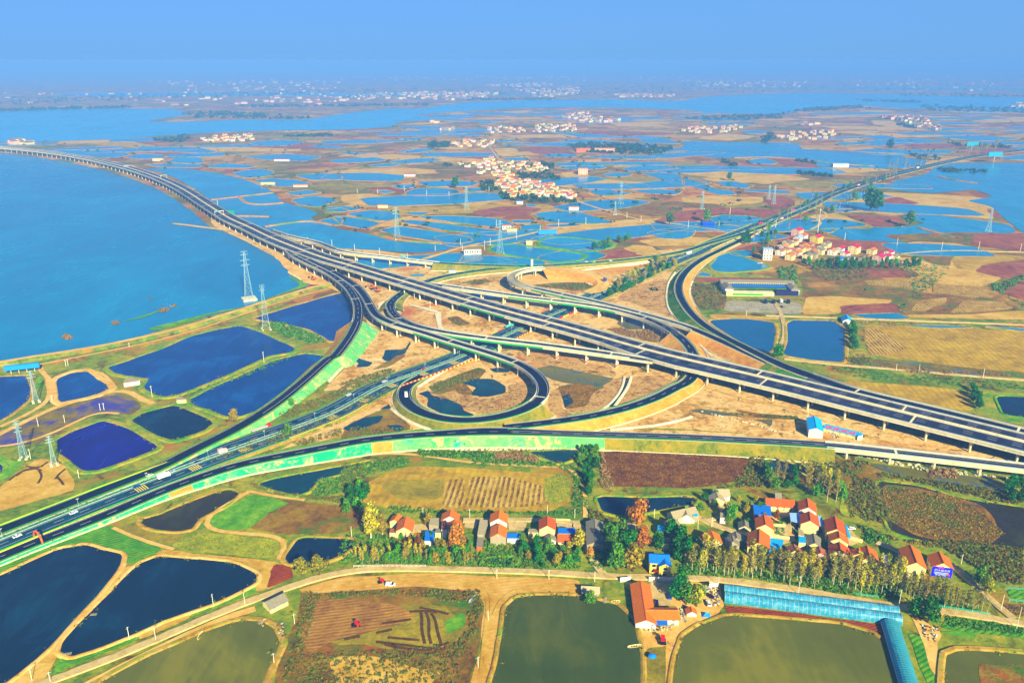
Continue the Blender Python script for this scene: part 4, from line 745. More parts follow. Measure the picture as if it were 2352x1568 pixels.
for o in (12.9, 9.6, 2.3, -2.3, -9.6, -12.9): solid_line(q, ex, o, .26, .03)
dashes(q, ex, 5.9); dashes(q, ex, -5.9); tag(q.build('lane_markings', M_white, EXR), kind='stuff')
for o in (13.6, -13.6, 1.7, -1.7):
    q = MB(); rail_along(q, ex, o, 0, 1500, .85, 5, w=.25); q.build('guard_rail', M_rail if abs(o) > 5 else M_railw, EXR)
# yellow slowing bars painted on the near carriageway
d0 = ex.key[2]
for k in range(12):
    q = MB()
    for j in range(5): c, t, n = p.at(d0 + 62 + k * 36 + j * 1.5); q.add([tuple(c[:2] + n * a + t * b) + (c[2] + .05,) for a, b in ((-2.6, 0), (-9.2, 0), (-9.2, .7), (-2.6, .7))], [(0, 1, 2, 3)])
    if k != 3: tag(q.build('slowing_bars', M_yellow), kind='structure')
YL = ['the run between it and the outer ramp', 'the short run near the orange arch', 'the run beside the shrubs south-west of the loop', 'the run beside the earth ring', 'the near-side run towards the hamlet', 'the far-side run towards the hamlet']
for a, b, o in ((ex.key[0], ex.key[6] + 25, 14.6), (ex.key[0], ex.key[2] + 40, -14.6), (ex.key[9] - 60, ex.key[9] + 15, -12.8), (ex.key[17] - 30, ex.key[19] - 20, 14.2), (ex.key[20] + 30, ex.key[23] + 40, -14.2), (ex.key[20] + 30, ex.key[23] + 40, 14.4)):
    q = MB(); box_along(q, ex, o, .7, .0, .8, a, b); tag(q.build('yellow_barrier', M_yellow), 'long yellow barrier edging the old expressway, ' + YL.pop(0), 'barrier')
# abutment aprons
for s in ['R1 1240,150 1370,165 1340,235 1190,225', 'R1 620,640 700,600 700,690 640,730', 'R1 820,640 900,740 850,750 800,700', 'R3 560,1005 470,1120 410,1080 430,1040', 'C2 830,740 1080,765 960,835 890,830', 'R1 990,640 1180,680 1370,740 1360,760 1180,710 1000,655', 'R1 1290,745 1370,760 1370,900 1410,940 1330,930']:
    area('concrete_apron', s, M_conc, 6, smooth=False, wob=0)
for s in ['C1 1950,245 1945,300 1900,380 1850,440 1770,490', 'C1 1995,245 1980,310 1930,380 1880,450', 'C1 520,320 650,235 780,180 900,120', 'C1 345,465 420,530 520,580 620,612', 'R3 590,265 510,380 490,500 500,680 560,780', 'R3 790,370 755,470 780,600 830,680', 'R1 530,870 510,1000 440,1120 330,1250 200,1380 30,1560', 'C2 -500,610? 0,520'.replace('? 0,520', ' -100,570 60,520'), 'R3 780,1030 900,1140 1030,1270', 'R2 1000,232 1300,200 1600,180 1730,155', 'M1 1450,390 1740,290 1900,265 2120,240'.replace('1450,390 ', '1600,300 ')]:
    strip('drain_kerb', s, 1.4, M_conc, k=5, h=.5)
strip('drain_water', 'C1 1972,255 1962,310 1915,385 1860,450', 4.5, W_navy, k=4)
# ------------------------------------------------------------------ houses
def roofm(name, c, period=.45):
    if name in MATS: return MATS[name]
    t = NT(name); co = t.coord('Generated'); o = t.coord('Object'); t.b.inputs['Roughness'].default_value = .75
    oi = t.n('ObjectInfo'); f = t.noise(o, .9, 5, .7)
    cc = t.ramp(f, [(.3, dim(A(c), .78)), (.7, dim(A(c), 1.12))])
    hs = t.n('HueSaturation'); t.l(cc, hs.inputs['Color']); t.l(t.math('ADD', t.math('MULTIPLY', oi.outputs['Random'], .3), .85), hs.inputs['Value'])
    w = t.n('TexWave', wave_type='BANDS', bands_direction='Y'); t.l(o, w.inputs['Vector']); w.inputs['Scale'].default_value = .314 / period
    t.bump(w.outputs['Fac'], .4, .08); t.col(hs.outputs[0]); MATS[name] = t.m; return t.m
def wallm(name, c):
    if name in MATS: return MATS[name]
    t = NT(name); o = t.coord('Object'); f = t.noise(o, .6, 6, .7); c2 = t.ramp(f, [(.25, dim(A(c), .8)), (.6, A(c))])
    t.bump(f, .2, .05); t.col(c2); MATS[name] = t.m; return t.m
RF = {'terra': roofm('roof_terracotta', 'd8844c'), 'brick': roofm('roof_brick_red', 'c87048'), 'magenta': roofm('roof_crimson', 'c8305c'), 'grey': roofm('roof_grey_tile', '8c8878'), 'blue': roofm('roof_blue_sheet', '2a78c8', .9),
      'sky': roofm('roof_sky_blue_sheet', '58b8f0', .9), 'orange': roofm('roof_orange_tile', 'e07838'), 'pale': roofm('roof_pale_tile', 'e09470'), 'white': roofm('roof_pale_sheet', 'a8c8e8', .9), 'brown': roofm('roof_brown_tile', 'a8705c'), 'ltgrey': roofm('roof_concrete', 'b4aa90')}
WL = {'cream': wallm('wall_cream', 'f4e8b4'), 'white': wallm('wall_white', 'f8f4e8'), 'grey': wallm('wall_grey', 'b0a890'), 'yellow': wallm('wall_yellow', 'f8e48c'), 'pink': wallm('wall_pink', 'f4cdb8'), 'brick': wallm('wall_brick', 'd08050'), 'blue': wallm('wall_blue', '2050c8')}
M_pane = solid('window_glass', A('1c2c3c'), .15, spec=.5)
M_frame = solid('window_frame', A('e8e4d8'), .6)
M_doorr = solid('door_dark_red', A('8a2c20'), .6); M_doorb = solid('door_blue', A('2060d0'), .6)
def gable_parts(root, w, l, h, rise, roof, wall, over=.45, wins=2, floors=2, door='front', rb=None, det=True):
    """house with its ridge along local Y; front gable at -Y"""
    a, b = w / 2, l / 2
    m = MB().add([(-a, -b, -.4), (a, -b, -.4), (a, b, -.4), (-a, b, -.4), (-a, -b, h), (a, -b, h), (a, b, h), (-a, b, h), (0, -b, h + rise), (0, b, h + rise)],
                 [(0, 1, 5, 8, 4), (2, 3, 7, 9, 6), (1, 2, 6, 5), (3, 0, 4, 7)])
    m.build('wall', WL[wall], root)
    r = MB(); th = .16; k = rise / a; bb = b + over; aa = a + over
    for sx in (-1, 1):
        z1 = h + rise + th; z0 = z1 - k * aa
        v = [(0, -bb, z1), (sx * aa, -bb, z0), (sx * aa, bb, z0), (0, bb, z1)]; v += [(x, y, z - th * 1.05) for x, y, z in v]
        r.add(v, [(0, 1, 2, 3), (7, 6, 5, 4), (0, 4, 5, 1), (1, 5, 6, 2), (2, 6, 7, 3)])
    rf = r.build('roof', RF[roof], root); MB().box(-.14, .14, -bb, bb, h + rise + th - .05, h + rise + th + .14).build('ridge_cap', RF[rb or roof], rf)
    if not det: return
    def win(x, y, z, ww, hh, ax, s):
        f = MB(); 
        if ax == 'y': f.box(x - ww / 2, x + ww / 2, y - .06, y + .06, z, z + hh)
        else: f.box(x - .06, x + .06, y - ww / 2, y + ww / 2, z, z + hh)
        fo = f.build('window', M_frame, root); g = MB()
        if ax == 'y': g.box(x - ww / 2 + .12, x + ww / 2 - .12, y + s * .03, y + s * .1, z + .12, z + hh - .12)
        else: g.box(x + s * .03, x + s * .1, y - ww / 2 + .12, y + ww / 2 - .12, z + .12, z + hh - .12)
        g.build('pane', M_pane, fo)
    fh = h / floors
    for fl in range(floors):
        z = fl * fh + fh * .35
        if wins:
            for i in range(wins): win((-.5 + (i + .5) / wins) * w, -b - .02, z, 1.2, min(1.4, fh * .45), 'y', -1)
        for s in (-1, 1):
            n = max(1, int(l / 4))
            for i in range(n): win(s * (a + .02), (-.5 + (i + .5) / n) * l, z, 1.3, min(1.4, fh * .45), 'x', s)
    if h > 4 and wins == 0: win(0, -b - .02, h + rise * .12, .7, .6, 'y', -1)
    if door: MB().box(-.6, .6, -b - .08, -b + .02, -.2, min(2.2, h * .8)).build('door', M_doorr, root)
def house(s, zr, w, label, roof='terra', wall='cream', k=.3, wins=0, floors=2, name='house', cat='house', group=None, door=None, over=.45, rb=None, back=0):
    A_, B_ = P(s, zr); A_ = Vector(A_); B_ = Vector(B_)
    if B_.y > A_.y + .01 and abs(B_.y - A_.y) > abs(B_.x - A_.x): A_, B_ = B_, A_
    d = (A_ - B_).normalized(); L = (A_ - B_).length - 2 * over + back; c = (A_ + B_) / 2 + d * back / 2; yaw = math.atan2(-d.x, d.y)
    root = tag(empty(name, (c.x, c.y, .25), yaw), label, cat, group); rise = w / 2 * (k * 2)
    gable_parts(root, w, max(3, L), zr - rise - .25 - .16, rise, roof, wall, over, wins, floors, door, rb); return root
def flat(s, h, label, roof='ltgrey', wall='grey', name='shed', cat='shed', slant=0, group=None, th=.2, posts=False):
    """shed from the four roof corners seen in the photo (near-left, near-right, far-right, far-left)"""
    q = [Vector(p) for p in P(s, h)]; c = sum(q, Vector()) / 4; root = tag(empty(name, (c.x, c.y, .2)), label, cat, group)
    q = [p - Vector((c.x, c.y, .2)) for p in q]; zz = [h - .2 - slant, h - .2 - slant, h - .2, h - .2]
    top = [(p.x, p.y, z) for p, z in zip(q, zz)]; n = 4
    MB().add([(x, y, z + th) for x, y, z in top] + top, [(0, 1, 2, 3), (7, 6, 5, 4)] + [(i, n + i, n + (i + 1) % 4, (i + 1) % 4) for i in range(4)]).build('roof', RF[roof], root)
    t2 = [(x * .93, y * .93, z - .02) for x, y, z in top]; b2 = [(x, y, -.4) for x, y, z in t2]
    if posts:
        for x, y, z in t2: MB().box(x - .1, x + .1, y - .1, y + .1, -.4, z).build('post', M_concd, root)
    else: MB().add(t2 + b2, [(i, 4 + i, 4 + (i + 1) % 4, (i + 1) % 4) for i in range(4)]).build('wall', WL[wall], root)
    return root
house('V1 208,206 172,262', 6, 6, 'small red-roofed house at the west end of the left village, behind a bigger house', 'terra', 'cream')
house('V1 282,233 258,330', 8.5, 9, 'cream house with terracotta roof, westernmost large one, beside the tall pale poplar', 'terra', 'cream', rb='pale')
house('V1 680,168 668,232', 9, 9.6, 'tall terracotta-roofed house north of the orange tree with a white gable', 'terra', 'white')
house('V1 715,245 700,310', 7, 8, 'lower dark red-roofed house half hidden behind the orange tree', 'brick', 'cream')
house('V1 1112,190 1106,252', 9.5, 9.4, 'white-gabled house with terracotta roof at the back of the stacked pair', 'terra', 'white', back=2)
house('V1 1110,294 1102,386', 8, 8.6, 'rough rendered house with terracotta roof at the front of the stacked pair', 'terra', 'grey')
house('D1 1420,412 1420,482', 9, 8.8, 'tall cream house with red roof beside the looped yard', 'brick', 'cream', rb='terra')
house('D1 1440,536 1440,568', 5, 6.2, 'low white house with dark roof and small front door below the tall cream house', 'grey', 'white', wins=2, floors=1, door='front')
house('D1 1488,541 1614,543', 5, 7.5, 'long low house with red tiles and white front beside a blue sheet roof', 'brick', 'white', wins=0, floors=1)
flat('D1 1492,532 1614,534 1612,500 1494,498', 6, 'bright blue sheet-roofed shed behind the low red-tiled house', 'blue', 'grey', slant=.4)
flat('V1 480,310 572,320 575,250 498,246', 5, 'flat grey-roofed outbuilding west of the orange tree', 'ltgrey')
flat('V1 440,442 528,444 535,366 452,364', 5, 'shed with dark blue sheet roof facing the hedge', 'blue', 'white', slant=.8)
flat('V1 538,380 590,382 585,346 545,344', 4.5, 'narrow grey-roofed lean-to beside the dark blue roof', 'grey', 'cream')
flat('V1 592,352 650,355 640,262 605,262', 6, 'dark-roofed annex with a blue printed panel on its front wall', 'brown', 'white')
flat('V1 916,400 972,400 1018,270 940,262', 4.5, 'long flat concrete-roofed annex west of the stacked pair', 'ltgrey')
flat('V1 908,505 962,512 975,425 918,420', 3, 'low grey shed with an orange brick front', 'grey', 'brick')
flat('V1 1180,424 1308,426 1310,384 1184,384', 4, 'bright blue awning-roofed shed east of the stacked pair', 'blue', 'white', slant=.5)
flat('D1 1286,530 1360,532 1362,506 1292,504', 3.5, 'small pale shed between the blue awning and the tall cream house', 'ltgrey', 'cream')
flat('V1 128,380 188,382 180,345 138,345', 3.5, 'tiny cream lean-to at the foot of the westernmost cream house', 'brown', 'cream')
house('D1 1745,432 1752,596', 6, 9.2, 'long grey corrugated barn shaded by trees east of the village lane', 'grey', 'grey', k=.22)
house('D1 1930,462 2030,470', 5.5, 7, 'grey-roofed cottage between the barn and the big orange tree', 'grey', 'grey', k=.24)
house('D1 2268,388 2440,350', 6.5, 8, 'grey-roofed house beside the dark channel', 'ltgrey', 'cream')
house('D1 2275,425 2330,520', 6, 8.5, 'grey house with twin slopes above the small blue awning', 'ltgrey', 'grey')
flat('D1 2178,522 2228,522 2225,480 2180,482', 3.5, 'small blue awning beside the grey twin-sloped house', 'sky', 'grey')
house('V2 4,123 152,124', 6, 8, 'grey-roofed house with two blue doors north-west of the right village', 'ltgrey', 'white')
house('V2 32,148 52,200', 6, 9, 'grey gabled house in front of the house with blue doors', 'ltgrey', 'cream')
house('V2 474,203 736,222', 6, 9, 'long low house with vivid orange tiles and a brick annex', 'orange', 'cream', k=.26)
flat('V2 375,352 532,360 520,275 362,262', 5.5, 'building covered by a bright royal blue roof', 'blue', 'brick', slant=.3)
house('V2 462,350 478,440', 9, 9.2, 'cream house with brick red roof just south of the royal blue roof', 'brick', 'cream', rb='terra')
house('V2 420,476 418,602', 9.5, 11.2, 'broad red-roofed house with blotched tiles beside the large blue tarpaulin', 'terra', 'cream')
house('V2 850,201 862,286', 9, 9.4, 'northernmost red-roofed house of the right village', 'brick', 'white', rb='terra')
house('V2 868,319 880,405', 9, 9.6, 'red-roofed house flanked by pale blue sheet canopies', 'brick', 'cream', rb='terra')
house('V2 1095,364 1118,480', 9.5, 9.8, 'deep red-roofed house at the top of the eastern row of three', 'brick', 'cream')
house('V2 1130,498 1142,560', 8.5, 9.4, 'middle house of the eastern row of three, with a cream gable', 'terra', 'cream')
house('V2 1137,593 1150,672', 9, 10, 'lowest house of the eastern row, cream front half behind poplars', 'brick', 'cream')
house('V2 288,395 294,452', 4.5, 6.5, 'small grey-tiled hut in the yard west of the red houses', 'grey', 'cream')
house('V2 905,516 922,606', 5, 7.4, 'dark grey-roofed barn between the two columns of red houses', 'grey', 'cream')
house('V2 728,612 746,670', 7.5, 8, 'faded red house behind the poplars beside the blue tarpaulin', 'brown', 'cream')
house('V2 950,630 972,694', 7, 8, 'brown-roofed house behind the poplars below the dark barn', 'brown', 'pink')
house('D2 195,512 218,572', 8, 9, 'terracotta-roofed house behind the western end of the poplar belt', 'terra', 'cream')
house('D2 1270,616 1292,702', 8.5, 9.8, 'red and orange roofed house next to the hanging blue tarpaulin', 'terra', 'cream', rb='orange')
house('D2 1568,611 1616,736', 10, 10, 'large long house with two-tone terracotta roof near the eastern end', 'terra', 'cream', rb='brick', wins=0)
HB = house('D2 1766,659 1802,740', 9, 10, 'easternmost red-roofed house with a blue advertisement covering its gable', 'terra', 'cream', rb='brick')
house('V2 560,155 620,160', 5, 6, 'small dark grey hut behind the long orange-tiled house', 'grey', 'grey')
flat('V2 690,385 740,388 745,432 790,435'.replace('690,385 740,388 745,432 790,435', '700,410 790,434 778,340 690,338'), 4.5, 'pale blue sheet canopy on the west side of a red house', 'white', 'cream', name='canopy', cat='canopy', posts=True)
flat('V2 960,452 994,456 980,366 944,360', 4.5, 'pale blue sheet canopy on the east side of a red house', 'white', 'cream', name='canopy', cat='canopy', posts=True)
flat('V2 492,700 610,690 640,578 508,560', 3.5, 'large blue tarpaulin spread over a yard beside the broad red house', 'sky', 'grey', name='tarpaulin', cat='tarpaulin', posts=True, th=.06)
flat('D2 1400,775 1432,778 1400,682 1370,684', 4, 'crumpled royal blue tarpaulin hanging beside the red and orange roof', 'blue', 'grey', name='tarpaulin', cat='tarpaulin', th=.06)
flat('V2 1215,560 1240,562 1205,448 1188,444', 4.5, 'thin blue lean-to roof along the eastern row of houses', 'sky', 'grey')
flat('V2 770,530 825,545 815,500 770,470', 3, 'grey lean-to below the house with canopies', 'ltgrey', 'cream')
flat('D2 70,418 105,420 102,378 70,374', 4, 'small pale blue awning on the grey cottage near the lane', 'sky', 'grey')
house('D2 20,362 30,408', 6, 9, 'grey-roofed cottage west of the small blue awning', 'ltgrey', 'white')
flat('D2 258,428 300,432 300,396 258,392', 4, 'pale flat-roofed outhouse under the green tree', 'ltgrey', 'white')
house('V2 205,500 222,560', 5, 8, 'dark grey-roofed cottage in the shade west of the broad red-roofed house', 'grey', 'grey')
house('D2 340,545 352,590', 5, 7, 'weathered grey hut right behind the western poplars', 'grey', 'grey')
house('D2 35,590 45,640', 6, 8, 'brown-roofed cottage at the far western end of the poplar belt', 'brown', 'cream')
house('V2 1310,645 1320,700', 7, 8, 'small red-roofed house squeezed beside the eastern row', 'terra', 'cream')
flat('D2 800,600 850,602 846,560 800,558', 4, 'pale blue sheet roof between the poplars and the dark barn', 'sky', 'cream')
house('D1 2235,560 2250,600', 5, 7, 'small grey cottage south of the grey twin-sloped house', 'grey', 'cream')
# the long inn by the lane, the yellow villa, huts
house('V3 318,630 412,1250', 5.5, 9.5, 'long single-storey inn with terracotta roof beside the olive pond', 'terra', 'white', k=.22, rb='brick')
house('V3 405,1086 918,1094', 5.5, 8.6, 'wing of the inn with terracotta roof and white end wall', 'terra', 'white', k=.22, rb='pale')
flat('V3 500,1315 750,1315 745,1222 503,1220', 3.4, 'blue tarpaulin awning along the front of the inn wing', 'blue', 'white', name='awning', cat='awning', slant=.6, posts=True, th=.08)
house('V3 1108,1028 1132,1116', 3.6, 4.6, 'little white hut with terracotta roof beside the twin trees', 'terra', 'white')
vb = house('V3 452,212 782,228', 9.6, 8.4, 'yellow two-storey villa with a bright blue roof beside the lane', 'blue', 'yellow', k=.26, wins=0)
g0 = Vector(G(*pic('V3', 710, 318), 9.4)); inv = vb.matrix_world
def villa_front():
    """cross gable, arched windows, balcony and door on the villa's street side (local +X or -X faces the camera)"""
    yaw = vb.rotation_euler.z; c = vb.location; loc = lambda p: (math.cos(-yaw) * (p[0] - c.x) - math.sin(-yaw) * (p[1] - c.y), math.sin(-yaw) * (p[0] - c.x) + math.cos(-yaw) * (p[1] - c.y))
    sx = 1 if math.cos(yaw) * 0 + math.sin(yaw) < 0 else -1
    lx, ly = loc(g0); hh = 6.6; w2 = 3.0; x0 = sx * 4.2; x1 = sx * 6.6
    MB().add([(x0, ly - w2, -.4), (x1, ly - w2, -.4), (x1, ly + w2, -.4), (x0, ly + w2, -.4), (x0, ly - w2, hh), (x1, ly - w2, hh), (x1, ly + w2, hh), (x0, ly + w2, hh), (x0, ly, hh + 1.6), (x1, ly, hh + 1.6)],
             [(0, 1, 5, 4), (1, 2, 6, 9, 5), (2, 3, 7, 6)]).build('wall', WL['yellow'], vb)
    r = MB()
    for s in (-1, 1): r.add([(0, ly, hh + 1.8), (x1 + sx * .4, ly, hh + 1.8), (x1 + sx * .4, ly + s * (w2 + .4), hh - .05), (0, ly + s * (w2 + .4), hh - .05), (0, ly, hh + 1.66), (x1 + sx * .4, ly, hh + 1.66), (x1 + sx * .4, ly + s * (w2 + .4), hh - .2), (0, ly + s * (w2 + .4), hh - .2)], [(0, 1, 2, 3), (7, 6, 5, 4), (1, 5, 6, 2), (2, 6, 7, 3)])
    r.build('gable_roof', RF['blue'], vb)
    for y, x in ((ly, x1), (ly + (5.6 if ly < 0 else -5.6), x0)):
        for z, h_ in ((1.0, 1.5), (4.3, 1.6)):
            f = MB().box(x - .05, x + .08 * sx, y - 1.1, y + 1.1, z, z + h_).build('window', M_frame, vb)
            a = MB(); n = 8; pts = [(x + sx * .12, y - .95, z + .12), (x + sx * .12, y + .95, z + .12)]
            pts += [(x + sx * .12, y + .95 * math.cos(math.pi * i / n), z + h_ - .5 + (.6 if z > 3 else .4) * (math.sin(math.pi * i / n) if z > 3 else 1)) for i in range(n + 1)]
            a.add(pts, [tuple(range(len(pts)))]).build('pane', M_pane, f)
    yd = ly + (3.2 + .9 if ly < 0 else -4.1)
    MB().box(min(x0, x0 + .1 * sx), max(x0, x0 + .1 * sx), yd - .8, yd + .8, -.2, 2.4).build('door', M_doorr, vb)
    MB().box(min(x0, x1), max(x0, x1), yd - 1.6, yd + 1.6, 3.0, 3.3).build('balcony', M_doorr, vb)
    MB().box(min(x0, x1 + .1 * sx), max(x0, x1 + .1 * sx), ly - 3.05, ly + 3.05, 3.0, 3.25).build('string_course', M_doorr, vb)
villa_front()
house('D0 1826,1008 1958,944', 5, 8, 'lone grey-roofed farm shed between the lane and the olive pond', 'grey', 'cream', k=.26)
house('D1 1652,898 1782,904', 4, 5.5, 'grey hut on stilts at the north shore of the green-brown pond', 'ltgrey', 'grey')
flat('C0 848,288 968,270 915,248 860,258', 3.5, 'pale concrete pump house beside the large blue pond', 'ltgrey', 'white', name='pump_house', cat='hut')
flat('C0 1215,405 1285,398 1250,378 1210,390', 3, 'tiny pale hut on the bank between two blue ponds', 'ltgrey', 'cream', name='hut', cat='hut')
# building-site sheds
house('V6 440,178 522,556', 8.5, 9.6, 'tall white shed with bright sky blue roof on the building site', 'sky', 'white', k=.2, name='site_shed', cat='shed')
lp = house('V6 780,440 1850,706', 4.2, 7, 'long low site cabin with steel blue roof carrying red characters', 'sky', 'cream', k=.16, name='site_cabin', cat='cabin')
flat('V6 1810,815 1940,800 1985,730 1870,700', 3.6, 'small white annex with blue roof at the east end of the site cabin', 'sky', 'white')
# roadside service area
def service():
    z = 6; a = Vector(P('M2 300,470', 0)[0]); b = Vector(P('M2 815,478', 0)[0]); u = (b - a); L = u.length; u.normalize(); yaw = math.atan2(u.y, u.x)
    root = tag(empty('service_building', (a.x, a.y, .2), yaw), 'long two-storey service building with green glazed front and blue strip roof beside a car park', 'building')
    D = 42
    MB().box(0, L, D - 10, D, -.4, 7.5).build('wall', WL['cream'], root); r = MB()
    for s in (0, 1): r.add([(-1, D - 5, 9.5), (L + 1, D - 5, 9.5), (L + 1, D - 5 + (5.8 if s else -5.8), 7.4), (-1, D - 5 + (5.8 if s else -5.8), 7.4)], [(0, 1, 2, 3)])
    r.build('roof', RF['grey'], root)
    for i in range(26):
        x = L * .12 + i * L * .76 / 25; f = MB().box(x - 1.1, x + 1.1, D - 10.1, D - 10, 4.6, 6.4).build('window', M_pane, root)
    MB().box(L * .11, L * .89, D - 20, D - 10.2, 4.6, 4.9).build('blue_roof', RF['blue'], root)
    MB().box(L * .11, L * .89, D - 27, D - 20.2, 3.6, 3.9).build('green_canopy', M_slopeg, root)
    for x0, x1 in ((0, L * .11), (L * .89, L)):
        MB().box(x0, x1, 8, D - 10.2, -.4, 6).build('wall', WL['white'], root)
        cx = (x0 + x1) / 2; v = [(x0 - .5, 7, 6.02), (x1 + .5, 7, 6.02), (x1 + .5, D - 9, 6.02), (x0 - .5, D - 9, 6.02), (cx, 12, 8.2), (cx, D - 13, 8.2)]
        MB().add(v, [(0, 1, 4), (1, 2, 5, 4), (2, 3, 5), (3, 0, 4, 5)]).build('roof', RF['grey'], root)
    MB().box(0, L * .64, 0, 8, -.4, 4).build('wall', WL['cream'], root); MB().box(0, L * .64, -.4, 8.4, 4.01, 4.25).build('roof', M_conc, root)
    for i in range(12):
        x = L * .1 + i * L * .38 / 11; MB().box(x - 1.4, x + 1.4, -.12, -.02, .6, 2.9).build('green_window', M_rail, root)
    MB().box(L * .68, L * .98, 4, 12, -.4, 5).build('dark_hall', solid('dark_cladding', A('10204c'), .5), root)
service()
for i in range(14):
    p0 = Vector(P('M2 330,560')[0]); q = MB().box(i * 4, i * 4 + .2, 0, 7, 0, .02); tag(q.build('parking_line', M_white, loc=(p0.x + i * .2, p0.y, .66)), kind='structure')
house('M2 1128,598 1140,628', 6, 9, 'small white pump house with sky blue roof between two ponds', 'sky', 'white', name='pump_house', cat='hut')
def slab(s, l, w, h, yaw, label, wall='white', roof='ltgrey', name='building', cat='building', nw=0, floors=1):
    p = Vector(P(s)[0]); root = tag(empty(name, (p.x, p.y, .2), yaw), label, cat)
    MB().box(-l / 2, l / 2, 0, w, -.4, h).build('wall', WL[wall], root); MB().box(-l / 2 - .4, l / 2 + .4, -.4, w + .4, h + .01, h + .4).build('roof', RF[roof], root)
    for f in range(floors):
        for i in range(nw): x = (-.5 + (i + .5) / nw) * l; MB().box(x - .8, x + .8, -.1, -.02, f * h / floors + h / floors * .35, f * h / floors + h / floors * .8).build('window', M_pane, root)
    return root
slab('M1 905,188', 24, 9, 7, R(8), 'long white flat-roofed building beside the dirt road and pond', nw=7)
slab('M1 1295,122', 9, 6, 6, R(5), 'small white house on a spit between green-banked ponds', 'cream', 'ltgrey', 'hut', 'hut')
slab('T1 1140,1238', 14, 8, 6, R(5), 'white house with red roof west of the dirt road', 'white', 'terra', 'house', 'house', 3)
slab('T1 1175,1252', 16, 8, 4, R(5), 'low cream house just east of the white red-roofed one', 'cream', 'ltgrey', 'house', 'house')
slab('T2 178,1212', 20, 10, 5, R(5), 'dark blue-roofed house beside a small pond', 'blue', 'blue', 'house', 'house')
slab('T1 1602,1103', 18, 8, 5, 0, 'white house with orange roof on the north shore of a pond', 'white', 'terra', 'house', 'house')
slab('T1 285,1090', 18, 8, 5, 0, 'small red-roofed farmhouse north of the rectangular ponds', 'cream', 'terra', 'house', 'house')
slab('T1 1665,860', 22, 14, 14, 0, 'pink four-storey house alone beside a pond', 'pink', 'terra', 'house', 'house', 4, 3)
slab('T1 470,872', 26, 10, 5, 0, 'white farm building with crimson roof far off by small pools', 'white', 'magenta', 'house', 'house')
slab('M1 765,315', 9, 3, 3, 0, 'white site cabin on bare earth beside the northern ramp', 'white', 'white', 'site_cabin', 'cabin')
slab('T1 1230,1062', 12, 7, 5, 0, 'small blue-roofed hut south of the crowded village', 'white', 'blue', 'hut', 'hut')
slab('T0 1845,928', 30, 9, 4, R(4), 'long cream farm building on a dyke among far ponds', 'cream', 'ltgrey', 'farm_building', 'building')
slab('T0 2070,945', 30, 9, 4, R(6), 'long pinkish farm building on a dyke east of the cream one', 'pink', 'terra', 'farm_building', 'building')
slab('T0 1940,768', 40, 10, 5, R(-4), 'far farm building with crimson roof among ponds', 'white', 'magenta', 'farm_building', 'building')
slab('T0 1085,765', 26, 12, 6, 0, 'far cream farmhouse on a narrow bank beside the viaduct', 'cream', 'terra', 'farmhouse', 'building')
slab('T1 1670,703', 44, 24, 9, R(10), 'distant red-brick compound beside the dark wood, its western block', 'brick', 'terra', 'compound', 'building')
slab('T1 1815,700', 60, 24, 8, R(-6), 'distant orange-roofed compound beside the dark wood, its eastern block', 'pink', 'orange', 'compound', 'building')
slab('T2 1090,808', 40, 16, 8, 0, 'white farm shed on the shore of the far lagoon', 'white', 'white', 'farm_shed', 'shed')
# village east of the ramp: every house its own
V4H = '''395,105,magenta,pink,3,red-topped three-storey pink house at the north end|445,135,orange,white,2,orange-roofed white house with a blue wall below the tall pink one|400,158,white,white,2,plain white two-storey house near the northern end|555,165,magenta,yellow,3,yellow three-storey house with crimson roof
368,186,brown,cream,2,|325,207,grey,cream,2,|288,232,pale,white,2,|252,270,brown,white,2,|335,308,terra,cream,2,cream house with columned front at the southern corner|395,280,terra,pink,2,|422,250,brown,cream,2,|455,225,terra,cream,2,|498,212,brown,grey,2,|640,205,grey,cream,2,|600,232,grey,cream,2,|562,257,grey,pink,2,|528,275,terra,grey,2,
480,308,grey,cream,2,|530,295,grey,grey,2,|690,268,pale,white,2,big pale-roofed white house with a broad gable|762,247,magenta,white,2,crimson-roofed house next to the big pale-roofed one|872,252,magenta,cream,3,tall cream house with crimson roof in the middle of the hamlet|800,275,magenta,white,1,|1020,262,terra,cream,2,|990,315,terra,brick,1,|835,312,grey,white,1,|748,322,blue,white,1,low house with dark blue roof at the front edge
1165,280,magenta,white,2,|1150,312,magenta,white,2,|1078,335,magenta,pink,3,tall pink house with crimson roof at the eastern end|1235,345,grey,grey,1,|350,262,brown,cream,2,|470,245,brick,cream,2,|300,258,brown,cream,2,|520,250,brown,cream,2,|590,262,grey,cream,2,|1215,300,grey,cream,1,|950,318,grey,grey,1,|655,345,brick,brick,1,|270,225,grey,cream,2,|310,190,brown,cream,2,'''
for it in V4H.replace('\n', '|').split('|'):
    x, y, rf, wl_, fl, lb = it.split(','); fl = int(fl); p = G(*pic('V4', float(x), float(y) + 16 + 3 * fl), 0); w = 10 if fl < 3 else 13; yaw = R(-42) + RNG.normal(0, .05)
    root = tag(empty('village_house', (p[0], p[1], .2), yaw), lb or 'plain %s-roofed house in the tight rows of the eastern hamlet' % {'grey': 'grey', 'terra': 'red', 'brick': 'red', 'pale': 'pale red', 'brown': 'brown', 'magenta': 'crimson'}[rf], 'house', 'houses of the hamlet east of the ramp')
    gable_parts(root, w, w * 1.15, 3.1 * fl, w * .2, rf, wl_, .4, 2, fl, None)
slab('V4 145,338', 12, 10, 15, R(-10), 'white tower-like house at the western corner of the hamlet', 'white', 'white', 'house', 'house', 3, 4)
